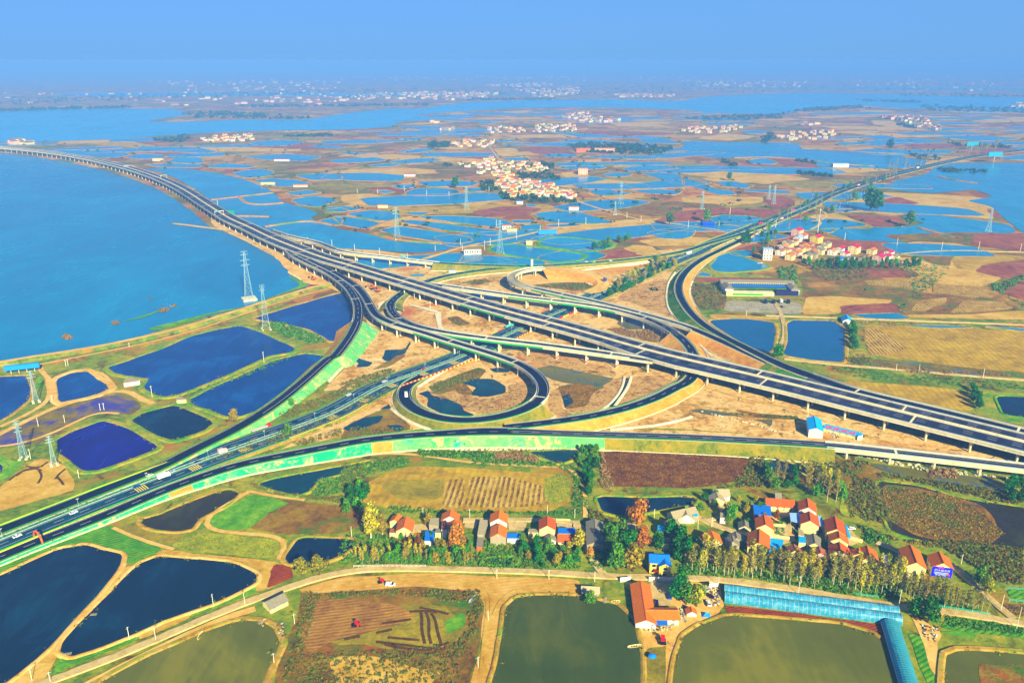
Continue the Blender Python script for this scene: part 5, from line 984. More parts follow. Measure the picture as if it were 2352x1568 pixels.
# crowded village and the ones behind it: shared meshes, one object tree per house
PROTO = []
for rf, wl_, fl in (('terra', 'cream', 2), ('brown', 'white', 2), ('terra', 'white', 1), ('grey', 'cream', 2), ('pale', 'white', 2), ('magenta', 'white', 2), ('brick', 'cream', 2)):
    r_ = tag(empty('village_house', (0, 0, 0)), 'x', 'house'); gable_parts(r_, 11, 14, 3.2 * fl, 2.6, rf, wl_, .5, 0, fl, None, det=False); f = [o for o in r_.children]
    m = MB().box(-3.5, -2, -7.1, -7.02, 1.2, 2.6).box(2, 3.5, -7.1, -7.02, 1.2, 2.6); m.build('front_windows', M_pane, r_); PROTO.append(r_)
bpy.context.view_layer.update()
for r_ in PROTO: kids(r_)
FIRST = [True] * len(PROTO)
def village(poly, n, label, group, gap, sc=1.0, yaw0=None):
    sc *= .82
    pl = P(poly); xs = [q[0] for q in pl]; ys = [q[1] for q in pl]; got = []; tries = 0
    while len(got) < n and tries < n * 60:
        tries += 1; x = random.uniform(min(xs), max(xs)); y = random.uniform(min(ys), max(ys))
        if not inside(pl, x, y) or any((x - a) ** 2 + (y - b) ** 2 < gap * gap for a, b in got): continue
        got.append((x, y)); i = random.choices(range(7), [4, 4, 3, 5, 4, 1, 2])[0]
        o = PROTO[i] if FIRST[i] else copy_tree(PROTO[i]); FIRST[i] = False
        o.location = (x, y, .2); o.rotation_euler = (0, 0, (yaw0 if yaw0 is not None else R(-35)) + random.choice((0, 0, 0, R(90))) + random.gauss(0, .08)); k = sc * random.uniform(.85, 1.2); o.scale = (k, k, k * random.uniform(.9, 1.15))
        o['label'] = label; o['group'] = group
    return got
VPTS = []
VPTS += village('T1 1080,870 1150,840 1200,900 1350,915 1480,945 1620,1000 1600,1030 1450,1020 1300,1010 1180,1020 1090,960 1060,910', 72, 'small tiled house in the dense southern part of the crowded village', 'houses in the crowded village', 17)
VPTS += village('T1 940,850 960,760 1040,735 1130,790 1180,840 1120,870 1000,880', 24, 'small tiled house in the northern part of the crowded village', 'houses in the northern part of the crowded village', 22)
VPTS += village('T1 1130,780 1260,780 1400,790 1410,825 1350,850 1250,830 1170,810', 16, 'small tiled house in the eastern arm of the crowded village', 'houses in the eastern arm of the crowded village', 26)
VPTS += village('T1 770,800 780,780 900,770 950,800 900,820', 5, 'outlying house west of the crowded village', 'outlying houses west of the crowded village', 28)
VPTS += village('T1 750,640 900,620 1050,625 1050,650 980,670 800,670', 26, 'small house in the village at the road end', 'houses at the far end of the straight road', 30)
VPTS += village('T1 1010,575 1020,540 1160,530 1300,560 1350,520 1620,510 1610,560 1300,570', 50, 'small pale house in the long far village north of the crowded one', 'houses of the long far village', 30, 1.1)
VPTS += village('T2 0,570 0,540 250,530 400,520 410,550 250,580', 34, 'small pale house on the west shore of the far lagoon', 'houses west on the far lagoon shore', 26, 1.1)
VPTS += village('T2 620,610 680,580 860,565 1040,555 1060,600 950,620 700,625', 34, 'small pale house of the village above the lagoon', 'houses of the village above the lagoon', 26, 1.1)
VPTS += village('T0 1340,630 1480,595 1740,585 1740,625 1550,635', 26, 'small pale house in the hamlet west beside the great lake', 'houses of the hamlet on the lake peninsula', 30, 1.15)
def masses(name, polys, zmin, zmax, s0, s1, mats, yaw=0.5):
    m = MB()
    for poly, n in polys:
        pl = P(poly); xs = [q[0] for q in pl]; ys = [q[1] for q in pl]; c = 0
        while c < n:
            x = random.uniform(min(xs), max(xs)); y = random.uniform(min(ys), max(ys))
            if not inside(pl, x, y): continue
            c += 1; w = random.uniform(s0, s1); l = w * random.uniform(.8, 2.2); h = random.uniform(zmin, zmax); a = random.uniform(0, 3); o = (x, y, 0)
            m.box(-l / 2, l / 2, -w / 2, w / 2, 0, h, random.randrange(3), a, o); cs, sn = math.cos(a), math.sin(a)
            v = [(-l / 2, -w / 2, h), (l / 2, -w / 2, h), (l / 2, w / 2, h), (-l / 2, w / 2, h), (-l / 2, 0, h + w * .25), (l / 2, 0, h + w * .25)]; v = [(p_[0] * cs - p_[1] * sn + x, p_[0] * sn + p_[1] * cs + y, p_[2]) for p_ in v]
            m.add(v, [(0, 1, 5, 4), (2, 3, 4, 5), (1, 2, 5), (3, 0, 4)], random.randrange(3, 5))
    return tag(m.build(name, mats), kind='stuff')
HM = [WL['grey'], WL['cream'], WL['pink'], RF['brown'], RF['grey']]
masses('distant_village_houses', [('T1 1520,460 1600,430 1720,435 1760,460 1900,470 1920,500 1700,500 1620,490', 70), ('T2 1350,470 1500,450 1680,470 1700,520 1740,545 1620,540 1500,490', 80), ('T2 800,525 820,510 920,510 920,530', 14), ('T2 1650,540 1740,520 1800,550 1700,555', 12), ('T1 600,495 660,488 700,500 640,505', 8), ('T1 670,550 750,538 790,548 700,555', 8),
    ('T0 30,655 120,632 220,632 210,650 100,655', 16), ('T2 2260,400 2300,370 2352,375 2352,395', 10)], 5, 11, 9, 18, HM)
masses('distant_town', [('T1 -780,380 0,360 400,340 900,350 850,300 400,290 0,320 -600,350', 110), ('T1 430,300 900,290 1100,300 1000,330 600,325', 80), ('T1 1000,240 1450,225 1450,255 1200,258 1030,250', 60), ('T1 1200,270 1650,255 1620,320 1300,330', 80), ('T1 1880,310 2290,310 2300,325 1900,330', 60), ('T2 0,210 500,215 900,215 860,260 400,260 0,250', 80), ('T2 1000,200 1500,215 1700,180 2352,200 2352,290 1800,290 1200,260', 70), ('T0 0,300 1000,290 1100,270 1800,250 2352,260 2352,400 1800,380 1200,390 600,330 0,400', 70), ('T0 1000,215 1850,208 2352,215 2352,250 1200,260', 70), ('T1 0,180 2352,185 2352,215 0,215', 90), ('T2 0,150 2352,150 2352,190 0,200', 90)], 5, 14, 12, 26, HM)
# ------------------------------------------------------------------ trees, bushes, reeds
def leafm(name, cols, var=.5):
    t = NT(name); t.b.inputs['Roughness'].default_value = .85; g = t.n('NewGeometry'); oi = t.n('ObjectInfo')
    c = t.ramp(g.outputs['Random Per Island'], [(i / (len(cols) - 1), A(k, 1.0)) for i, k in enumerate(cols)])
    hs = t.n('HueSaturation'); t.l(c, hs.inputs['Color']); t.l(t.math('ADD', t.math('MULTIPLY', oi.outputs['Random'], .5), .75), hs.inputs['Value'])
    t.l(t.math('ADD', t.math('MULTIPLY', oi.outputs['Random'], .03), .49), hs.inputs['Hue'])
    tr = t.n('BsdfTranslucent'); mx = t.n('MixShader'); mx.inputs[0].default_value = .35; t.l(hs.outputs[0], tr.inputs[0]); t.l(hs.outputs[0], t.b.inputs['Base Color'])
    t.l(t.b.outputs[0], mx.inputs[1]); t.l(tr.outputs[0], mx.inputs[2]); t.l(mx.outputs[0], t.out.inputs[0]); return t.m
L_green = leafm('leaf_green', ['2c5414', '4c7c1c', '6c9c2c', '94ac44']); L_dark = leafm('leaf_dark_green', ['1c4824', '2c6428', '44802c', '64943c'])
L_yellow = leafm('leaf_yellow_green', ['6a6a1c', '9c9430', 'c8b848', 'e0cc5c']); L_orange = leafm('leaf_orange', ['7c5020', 'b07830', 'cc9040', 'd8a850'])
L_gold = leafm('leaf_gold', ['4c6418', '74802c', '9c9434', 'c8b44c']); L_brown = leafm('leaf_rust_brown', ['5c3414', '84501c', 'a06c28']); L_bare = leafm('twig_tan', ['6c7038', '948c50', 'a89c68', '8c8c40'])
L_far = leafm('leaf_far', ['1c3c28', '2c5434', '3c6038', '586c3c']); L_scrub = leafm('scrub_mix', ['4c3c1c', '6c5a24', '7c7c2c', '5c8428', '8c6434', '3c6420']); L_scrubg = leafm('scrub_green', ['2c5418', '4c7c20', '6c9c2c', '8ca438'])
L_reed = leafm('reed_tan', ['907850', 'b09868', 'c4ac80', 'a08860']); L_lotus = leafm('lotus_stalks', ['48301c', '644424', '8c6434', 'b08848', 'c8a864']); L_lotus2 = leafm('lotus_pads', ['6c5c1c', '9c8430', 'c8a850', '4c7c24', '2c3c20'])
M_barkw = solid('bark_pale', A('d8ccb0'), .9, .2, 2); M_bark = solid('bark_brown', A('6c5438'), .9, .2, 2)
def quads(c, nrm, size, asp=1.0, rng=RNG):
    """leaf cards: centres c (n,3), rough normals, sizes"""
    n = len(c); nrm = nrm + rng.normal(0, .6, (n, 3)); nrm /= np.linalg.norm(nrm, axis=1)[:, None] + 1e-9
    a = np.cross(nrm, rng.normal(0, 1, (n, 3))); a /= np.linalg.norm(a, axis=1)[:, None] + 1e-9; b = np.cross(nrm, a); s = (size * rng.uniform(.6, 1.3, n))[:, None]
    v = np.stack([c + a * s, c + b * s * asp, c - a * s * .9, c - b * s * asp * .8], 1).reshape(-1, 3); return v
def card_mesh(name, v, mat):
    n = len(v) // 4; me = bpy.data.meshes.new(name); me.vertices.add(4 * n); me.vertices.foreach_set('co', v.astype(np.float32).ravel())
    me.loops.add(4 * n); me.loops.foreach_set('vertex_index', np.arange(4 * n, dtype=np.int32)); me.polygons.add(n); me.polygons.foreach_set('loop_start', np.arange(0, 4 * n, 4, dtype=np.int32))
    me.materials.append(mat); me.update(calc_edges=True); return me
def sph(n, rng=RNG): d = rng.normal(0, 1, (n, 3)); return d / np.linalg.norm(d, axis=1)[:, None]
def crown(n, lumps, leaf):
    """lumps: (x, y, z, rx, rz)"""
    vs = []; w = np.array([l[3] ** 2 for l in lumps]); w = w / w.sum()
    for l, k in zip(lumps, w):
        m = max(8, int(n * k)); d = sph(m); r = RNG.uniform(.55, 1.08, m)[:, None]; c = d * r * np.array([l[3], l[3], l[4]]) + np.array(l[:3]); vs.append(quads(c, d + [0, 0, .4], np.full(m, leaf)))
    return np.vstack(vs)
def lumpset(k, R_, z0, z1, r0, r1, taper=0.0, sq=.8):
    out = []
    for i in range(k):
        t = (i + .5) / k; z = z0 + (z1 - z0) * t; rr = R_ * (1 - taper * t) * math.sin(math.pi * min(1, .18 + .75 * t)) ** .5; a = i * 2.4 + random.uniform(-.4, .4); q = rr * random.uniform(.25, .8); r = random.uniform(r0, r1) * (1 - taper * t * .6)
        out.append((q * math.cos(a), q * math.sin(a), z, r, r * sq))
    return out
def trunk(h, r, limbs, n=6, lean=0):
    m = MB(); m.tube((0, 0, -.3), (lean * .5, 0, h * .55), r, r * .65, n); m.tube((lean * .5, 0, h * .55), (lean, 0, h), r * .65, r * .2, n)
    for i in range(limbs):
        z = h * random.uniform(.35, .8); a = i * 2.3; L = h * random.uniform(.15, .3); m.tube((lean * z / h, 0, z), (lean * z / h + L * math.cos(a), L * math.sin(a), z + L * .9), r * .4, r * .12, 4, cap=False)
    return m
TREES = {}
def proto(key, cm, tm, name):
    TREES.setdefault(key, []).append((cm, tm, name))
for i in range(4):
    lm = lumpset(9, 1.5, 5, 15, .9, 1.6, .35, 1.1); tm = trunk(14, .19, 8, lean=random.uniform(-.6, .6)).mesh('trunk', M_barkw)
    for key, mat, nn in (('poplar', L_gold, 320), ('poplar_y', L_yellow, 360), ('poplar_bare', L_bare, 150)): proto(key, card_mesh('crown', crown(nn, lm, .4), mat), tm, 'poplar_tree')
for i in range(3):
    lm = lumpset(12, 3.2, 3, 9.5, 1.5, 2.4, .2); tm = trunk(7, .35, 6).mesh('trunk', M_bark)
    for key, mat in (('green', L_green), ('dark', L_dark), ('orange', L_orange), ('yellow', L_yellow), ('gold', L_gold)): proto(key, card_mesh('crown', crown(700, lm, .5), mat), tm, 'broadleaf_tree')
    lm2 = [(0, 0, z, 3.0 * (1 - z / 11) + .3, .9) for z in np.linspace(1.5, 10, 9)]; proto('conifer', card_mesh('crown', crown(500, lm2, .42), L_brown), trunk(10, .22, 0).mesh('trunk', M_bark), 'conifer_tree')
    lm3 = lumpset(10, 3.4, 4, 15, 1.6, 2.6, .2, 1.0); proto('tall', card_mesh('crown', crown(900, lm3, .42), L_yellow), trunk(14, .35, 10).mesh('trunk', M_barkw), 'tall_tree')
    lm4 = lumpset(7, 1.6, .8, 3.4, .9, 1.5, .1); proto('bush', card_mesh('foliage', crown(220, lm4, .36), L_green), trunk(1.6, .12, 2).mesh('stem', M_bark), 'bush'); proto('bush_d', card_mesh('foliage', crown(220, lm4, .36), L_dark), trunk(1.6, .12, 2).mesh('stem', M_bark), 'bush')
def tree(key, p, s=1.0, label=None, group=None, cat='tree', sz=None):
    cm, tm, nm = random.choice(TREES[key]); root = tag(empty(nm, (p[0], p[1], .15), random.uniform(0, 6.28)), label, cat, group); root.scale = (s, s, sz or s * random.uniform(.9, 1.12))
    link('stem' if nm == 'bush' else 'trunk', tm, root); link('foliage' if nm == 'bush' else 'crown', cm, root); return root
def grove(s, n, keys, s0, s1, label, group, gap=3.0, cat='tree'):
    pl = P(s); xs = [q[0] for q in pl]; ys = [q[1] for q in pl]; got = []; k = 0
    while len(got) < n and k < n * 50:
        k += 1; x = random.uniform(min(xs), max(xs)); y = random.uniform(min(ys), max(ys))
        if not inside(pl, x, y) or any((x - a) ** 2 + (y - b) ** 2 < gap * gap for a, b in got): continue
        got.append((x, y)); tree(random.choice(keys), (x, y), random.uniform(s0, s1), label, group, cat)
def at(s): return P(s)[0]
# single trees that stand out
for key, s, sc, lb in [('tall', 'D1 205,575', 1.45, 'tall pale feathery poplar at the west end of the left village'), ('tall', 'D1 285,545', .9, 'shorter pale poplar leaning beside the tall feathery one'),
    ('orange', 'D1 2040,500', 1.75, 'great orange plane tree beside the dark channel'), ('orange', 'D1 2075,640', 1.35, 'second orange tree just below the great plane tree'), ('orange', 'D1 795,650', 1.5, 'large orange tree in front of the left village houses'),
    ('conifer', 'D1 532,668', 1.1, 'rust-brown conical tree in the hedge below the dark blue roof'), ('conifer', 'D1 475,640', .95, 'dark conical tree shading the cream house'), ('dark', 'D1 1990,640', 1.3, 'dark green tree between the orange trees and the lane'),
    ('green', 'D1 1900,790', 1.6, 'big green tree by the lane corner west of the villa'), ('yellow', 'D1 2010,800', 1.8, 'big half-bare yellowing tree beside the yellow villa'), ('green', 'D1 1860,700', 1.4, 'green tree north of the lane corner'), ('yellow', 'D1 1640,640', 1.1, 'slim yellow tree at the edge of the village lane'), ('orange', 'D1 1715,700', .6, 'small rusty tree beside the lane bend'),
    ('dark', 'V3 900,940', 1.35, 'dark green tree in the inn yard'), ('green', 'V3 1040,1010', 1.3, 'green tree in the inn yard beside the golden one'), ('gold', 'V3 1200,1040', 1.3, 'golden round tree in the inn yard'), ('dark', 'V3 950,780', 1.2, 'tall dark tree by the inn gate'),
    ('green', 'D1 1715,1020', .8, 'round green tree standing at the water edge below the grey hut'), ('dark', 'D2 1690,1150', 1.5, 'large dark green tree beside the lane and glasshouse corner'), ('dark', 'D2 1600,1110', 1.0, 'smaller dark tree left of the large one by the glasshouse'), ('green', 'D2 2040,880', 1.1, 'bright green tree near the eastern lane'), ('gold', 'D2 2090,950', .9, 'golden tree near the eastern lane'),
    ('gold', 'D0 2080,830', 1.15, 'wide golden bush-like tree at the pond corner, its western half'), ('gold', 'D0 2200,830', 1.3, 'wide golden bush-like tree at the pond corner, its eastern half'), ('yellow', 'C0 1612,545', 1.0, 'lone yellow tree on the pond bank beside the ramp'), ('green', 'C0 1985,650', 1.0, 'green roadside tree between expressway and ramp'), ('green', 'C0 2010,450', .7, 'small round tree north of the expressway'),
    ('green', 'D2 330,450', 1.1, 'leafy green tree in the middle of the right village'), ('conifer', 'D2 650,430', .7, 'brown bush-like tree beside the royal blue roof'), ('dark', 'D1 2180,650', 1.1, 'dark tree by the channel north of the villa'), ('dark', 'M2 655,905', 1.5, 'round dark green tree where the causeway meets the road'), ('dark', 'D1 2270,560', 1.1, 'grey-green tree by the twin-sloped grey house'),
    ('yellow', 'D1 600,480', .8, 'small green-yellow tree between the outbuildings'), ('dark', 'T1 785,950', 2.6, 'round dark tree standing on a pond dyke'), ('dark', 'T2 1290,1110', 4.0, 'broad dark copse on a round knoll'), ('dark', 'T2 1340,1115', 3.2, 'eastern half of the dark copse on the knoll'), ('dark', 'T2 320,900', 2.0, 'round dark tree beside a far pool'), ('green', 'T2 165,1185', 2.2, 'green tree beside the dark blue-roofed house'), ('green', 'T1 2260,1210', 2.2, 'round green tree on the shore of a northern pond'), ('green', 'T2 1560,1215', 2.4, 'round green tree on the lagoon shore'), ('dark', 'T2 1425,690', 3.2, 'lone dark tree on a bank in the far lagoon')]:
    tree(key, at(s), sc * 1.0, lb)
G_ = 'poplars south of the right village'
grove('D2 20,770 100,745 500,760 900,800 1200,840 1500,880 1500,955 1300,960 800,900 300,840 20,825', 84, ['poplar', 'poplar', 'poplar_y', 'poplar_bare', 'poplar_y'], .7, 1.15, 'slender golden poplar with pale trunk in the belt between the right village and the lane', G_, 2.6)
grove('D2 1520,890 1700,945 1950,1010 2110,1075 2090,1092 1800,1062 1560,995 1500,960', 58, ['poplar', 'poplar_bare', 'poplar_bare'], .5, .8, 'thin half-bare poplar in the eastern plantation beside the lane', 'thin poplars in the eastern plantation', 2.4)
grove('D1 90,700 500,690 560,700 560,750 90,750', 34, ['poplar_y', 'poplar_y', 'green'], .4, .75, 'young yellow-green poplar in the row behind the white lane fence', 'young poplars behind the white fence', 2)
grove('D1 580,680 900,690 900,760 580,750', 32, ['green', 'poplar', 'green', 'yellow'], .35, .7, 'small roadside tree in the thicket below the left village', 'trees in the thicket below the left village', 2.4)
grove('C2 780,900 900,930 1050,960 1100,1100 1000,1130 900,1060 780,980', 22, ['poplar_y', 'poplar_bare', 'green'], .8, 1.1, 'pale poplar in the wood north of the right village', 'poplars north of the right village', 4)
grove('C2 560,900 780,920 780,1040 640,1030', 12, ['green', 'dark', 'poplar_bare'], .6, .9, 'tree in the thicket beside the small teal pool', 'trees beside the small teal pool', 5)
grove('C1 1640,760 1760,760 1760,1040 1700,1060 1640,860', 20, ['dark', 'green'], .5, .75, 'dark green tree in the narrow belt beside the withered lotus field', 'trees in the belt beside the lotus field', 4)
grove('D1 20,330 110,240 200,250 110,400 40,420', 10, ['dark', 'green'], .7, 1.0, 'dark tree in the clump west of the left village', 'trees in the clump west of the left village', 5)
grove('D1 1240,600 1640,640 1660,760 1350,780 1230,700', 22, ['green', 'dark', 'yellow'], .45, .7, 'small green tree in the gardens by the village lane', 'garden trees by the village lane', 4)
grove('D1 1830,560 1990,560 1990,760 1830,760', 10, ['dark', 'green'], .9, 1.2, 'dark green tree in the grove by the lane corner', 'trees of the grove by the lane corner', 5)
grove('D2 -60,560 60,640 20,760 -80,700', 8, ['dark'], .9, 1.2, 'dark tree in the shady grove behind the villa', 'trees of the grove behind the villa', 5)
grove('D1 340,560 900,600 900,680 340,660', 18, ['green', 'yellow', 'dark'], .35, .6, 'small garden tree in front of the left village houses', 'garden trees of the left village', 4)
grove('D2 520,700 900,740 1200,790 1200,830 900,800 520,760', 20, ['green', 'dark'], .4, .6, 'green undergrowth tree at the foot of the poplar belt', 'undergrowth trees of the poplar belt', 4)
grove('D2 100,290 560,300 560,520 300,500 100,420', 16, ['green', 'dark', 'yellow'], .4, .7, 'small tree among the yards of the right village', 'yard trees of the right village', 6)
grove('R2 1230,590 1540,470 1900,270 2100,190 2050,150 1850,130 1800,200 1600,290 1400,390', 60, ['green', 'yellow', 'dark', 'poplar_bare'], .6, 1.1, 'roadside tree in the green belt along the expressway', 'trees in the belt along the expressway', 7)
grove('T2 560,1300 860,1150 1100,1010 1500,880 1500,840 1000,960 830,1060 620,1150', 40, ['poplar_bare', 'poplar_bare', 'green'], 1.0, 1.5, 'bare tall tree lining the distant expressway', 'bare trees lining the distant expressway', 14)
grove('T2 620,1270 640,1250 900,1160 1100,1060 1300,950 1300,990 1100,1090 900,1190', 26, ['poplar_bare', 'green'], 1.0, 1.4, 'bare tree on the near side of the distant expressway', 'bare trees on the near side of the distant expressway', 14)
grove('T2 1400,880 2200,690 2200,650 1400,830', 40, ['poplar_bare'], 1.2, 1.8, 'far bare tree beside the expressway across the lagoon', 'far bare trees beside the expressway', 22)
grove('M2 340,60 640,40 640,160 600,230 480,180', 22, ['dark', 'poplar_bare', 'green'], .7, 1.2, 'tree on the west side of the eastern hamlet', 'trees west of the eastern hamlet', 8)
grove('M2 800,250 1480,260 1640,240 1640,280 1300,290 900,300', 40, ['dark', 'dark', 'green'], .7, 1.2, 'dark green tree along the south side of the eastern hamlet', 'trees south of the eastern hamlet', 8)
grove('M2 1140,680 1190,680 1200,860 1160,870', 14, ['dark', 'green'], .6, .9, 'tree in the narrow row between pond and golden field', 'trees between pond and golden field', 4)
grove('M2 1970,1110 2010,1110 2060,1260 2020,1260', 10, ['dark'], .6, .9, 'dark shrub tree in the row beside the cut golden field', 'dark trees beside the cut golden field', 5)
grove('M1 1720,190 1980,90 1960,70 1700,160', 10, ['dark', 'green'], .9, 1.3, 'tree at the corner of the green-banked pond', 'trees by the green-banked pond', 9)
grove('C2 2230,1000 2352,990 2352,1120 2240,1100', 6, ['dark'], .7, 1.0, 'dark tree on the marsh edge beneath the low bridge', 'dark trees on the marsh edge', 6)
# masses nobody could count
def mass(name, polys, mat, k=9, flat_=.55, leaf=.42, tall=1.0, far=False):
    cs, ns, ss = [], [], []
    for poly, n, r in polys:
        pl = np.array(P(poly) if isinstance(poly, str) else poly)[:, :2]; lo, hi = pl.min(0), pl.max(0); got = 0; it = 0
        while got < n and it < 40:
            it += 1; c = RNG.uniform(lo, hi, (n * 2, 2)); m = np.zeros(len(c), bool); j = len(pl) - 1
            for i in range(len(pl)):
                xi, yi = pl[i]; xj, yj = pl[j]
                if yi != yj:
                    cr = ((yi > c[:, 1]) != (yj > c[:, 1])) & (c[:, 0] < (xj - xi) * (c[:, 1] - yi) / (yj - yi) + xi); m ^= cr
                j = i
            c = c[m][:n - got]; got += len(c)
            if not len(c): continue
            rr = r * RNG.uniform(.45, 1.35, len(c)); d = sph(len(c) * k); d[:, 2] = np.abs(d[:, 2]); R3 = np.repeat(rr, k)[:, None]
            p = np.repeat(np.c_[c, np.zeros(len(c))], k, 0) + d * R3 * np.array([1, 1, tall]) * RNG.uniform(.5, 1, (len(d), 1)); p[:, 2] += .25; cs.append(p); ns.append(d); ss.append(R3[:, 0] * leaf)
    v = quads(np.vstack(cs), np.vstack(ns) + [0, 0, .3], np.concatenate(ss)); return tag(link(name, card_mesh(name, v, mat)), kind='stuff')
mass('scrub', [('C1 0,290 180,230 330,190 370,205 300,280 0,370', 350, 1.6), ('C1 0,450 330,330 340,345 240,420 100,470 0,490', 320, 1.3), ('C0 1420,850 1800,740 2352,560 2352,500 1950,610 1700,700 1480,790', 700, 1.4), ('C0 1900,500 2352,330 2352,390 2000,530', 300, 1.4),
    ('C0 2000,700 2352,600 2352,640 2100,720', 120, 1.2), ('C1 60,590 500,600 300,640 0,670', 200, 1.1), ('C1 600,310 780,240 960,190 950,260 800,300 650,360', 280, 1.2), ('C2 480,800 560,800 600,1010 430,1000 200,1020 350,990', 260, 1.6), ('C2 860,830 1300,830 1200,900 1000,960 900,950', 280, 1.5),
    ('C2 1180,930 1330,960 1400,1160 1430,1260 1250,1230 1180,1100', 500, 1.4), ('C2 1300,920 1600,970 2000,1060 2250,1130 2352,1120 2352,1050 1900,990 1400,910', 500, 1.4), ('D2 1200,480 1500,590 1900,600 2352,640 2352,900 2200,880 2000,760 1800,640 1550,600 1300,560', 1100, 1.4),
    ('D1 0,60 180,60 60,250 0,330', 200, 1.3), ('M1 730,620 890,660 780,680', 60, 1.3), ('M1 780,380 1030,355 930,400', 90, 1.4), ('R2 370,430 1000,390 1100,430 900,480', 260, 1.5), ('C2 250,490 800,520 760,540 500,520', 120, 1.0), ('D1 1700,380 1820,420 1800,480 1700,440', 60, 1.6), ('D0 1680,180 1780,210 1900,270 2150,300 2352,330 2352,290 2100,280 1800,240', 240, 1.1),
    ('M2 70,380 230,400 300,500 280,560 110,570 60,440', 420, 1.8), ('M2 1120,900 1300,900 1260,950 1180,950', 90, 1.6), ('M2 820,300 1250,290 1300,350 1000,370', 260, 1.8), ('D1 -250,950 950,930 980,1050 850,1400 700,1400 880,1200 880,1020 400,960 -200,990', 420, 1.0), ('D1 -300,1380 850,1300 800,1600 -300,1640', 700, .9), ('D0 2100,920 2200,980 2100,1300 2050,1500 1950,1560 2050,1200', 260, 1.0)], L_scrub, 9)
mass('green_scrub', [('D1 0,560 330,540 900,600 950,720 900,760 0,760', 700, 1.2), ('D1 960,590 1640,620 1660,780 950,780', 700, 1.1), ('D1 1720,620 1830,600 1810,800 1700,740', 120, 1.2), ('D2 -80,620 40,660 500,740 900,780 1500,880 1500,990 1000,940 500,850 0,820', 900, 1.3), ('D2 1500,900 2100,1080 1700,1050', 260, 1.0), ('C1 0,880 450,790 480,830 200,930 0,1010', 360, 1.2), ('C1 530,750 1050,770 1050,820 540,790', 380, 1.4), ('C1 900,800 1500,840 1700,880 1700,1150 1590,1150 1600,930 1500,870 900,850', 600, 1.1),
    ('C1 330,1130 800,1170 1500,1180 1650,1150 1650,1200 340,1180', 260, 1.0), ('M0 1860,650 1960,660 2230,760 2250,790 2150,800 2000,760 1870,700', 500, 1.8), ('C0 1180,380 1320,340 1700,200 2050,80 2050,100 1700,240 1350,380', 240, 1.0), ('D0 2130,250 2200,165 2352,150 D1 60,130 0,230 D0 2352,260 2200,290', 240, 1.2), ('M2 740,270 790,270 780,390 740,390', 90, 2.2), ('M2 650,280 740,280 720,360 660,350', 70, 2.4), ('M2 900,940 1400,1000 2000,1040 2352,1080 2352,1120 1900,1090 1200,1040', 400, 1.1), ('M2 1480,240 1850,270 1650,480 1500,600 1480,560 1600,440', 260, 1.9), ('M2 2100,400 2352,330 2352,370 2200,460 2352,520 2352,550', 180, 2), ('D2 1820,1110 2352,1190 2352,1240 1830,1180', 300, .8), ('D1 2100,320 2260,320 2240,1568 2100,1568', 1, .5), ('D2 640,400 700,470 690,580 620,520', 30, 1.3), ('D2 1230,500 1420,560 1430,600 1250,600', 60, 1.6)], L_scrubg, 9)
mass('reeds', [('C1 1050,760 1350,790 1350,840 1060,810', 160, 1.4), ('C1 620,390 850,450 1050,500 1250,430 1290,330 1200,270 1150,350 1000,400 850,400 700,350', 300, .7), ('C2 1680,890 1890,890 1890,940 1700,940', 110, 1.6), ('R2 1240,930 1600,960 1750,930 1890,1040 1850,1090 1500,1020', 300, 1.3), ('M0 425,750 470,735 505,755 480,775 430,770', 40, 1.5), ('M0 1090,570 1130,555 1170,565 1140,585 1100,585', 40, 1.5), ('M0 770,660 800,648 825,660 800,675', 24, 1.4), ('M0 1180,540 1200,532 1212,545 1190,552', 12, 1.4), ('C2 1260,150 1200,90 1250,90 1300,170 1700,200 2300,230 2352,240 1600,220', 160, 1.2), ('C1 1790,760 1790,1010 1880,1010', 120, 1.4), ('M2 1180,645 1500,660 1500,680 1180,665', 70, 1.2)], L_reed, 9, tall=1.3)
mass('withered_lotus', [('C1 1780,760 2352,755 2560,770 2800,800 2830,880 2780,950 2560,1000 2352,1010 2000,1000 1880,1000 1800,880', 5200, .55)], L_lotus, 3, leaf=.5)
mass('lotus_leaves', [('C2 1400,1000 1600,1030 1900,1090 2080,1200 2220,1330 2100,1395 1900,1400 1620,1330 1450,1240 1400,1100', 8000, .7), ('C1 760,300 830,270 900,330 900,370 800,360', 160, .6), ('C1 1490,310 1600,290 1800,250 1810,320 1740,350 1700,440 1550,470 1520,380', 500, .6), ('C1 900,260 1050,265 1120,320 950,340', 90, .4), ('D2 2200,1030 2352,1030 2352,1120 2230,1090', 160, .5), ('C2 1090,1000 1180,980 1260,1170 1160,1220', 700, .7), ('D0 1180,620 1360,530 1500,540 1990,570 1960,650 1890,715 1600,690 1300,660', 900, .45), ('C1 1400,940 1500,915 1580,960 1570,1080 1450,1130', 500, .45)], L_lotus2, 3, leaf=.55)
tb, tn, ts = [], [], []
for a, m in BANKS:
    d0 = np.linalg.norm(a[:, :2], axis=1).min(); n = int(len(a) * 2.2)
    if d0 > 900: continue
    i = RNG.integers(0, len(a), n); u = RNG.random((n, 1)); q = a[i] * (1 - u) + a[(i + 1) % len(a)] * u; cl = np.sin(i * .13) + RNG.normal(0, .6, n); q = q[cl > .1]; n = len(q)
    q[:, :2] += RNG.normal(0, .8, (n, 2)); k = 6; d = sph(n * k); d[:, 2] = np.abs(d[:, 2]); r = np.repeat(RNG.uniform(.3, 1.1, n), k)[:, None]; c = np.repeat(q, k, 0); c[:, 2] = .35; tb.append(c + d * r * [1.3, 1.3, .8]); tn.append(d); ts.append(r[:, 0] * .5)
tag(link('bank_tufts', card_mesh('bank_tufts', quads(np.vstack(tb), np.vstack(tn) + [0, 0, .3], np.concatenate(ts)), L_scrub)), kind='stuff')
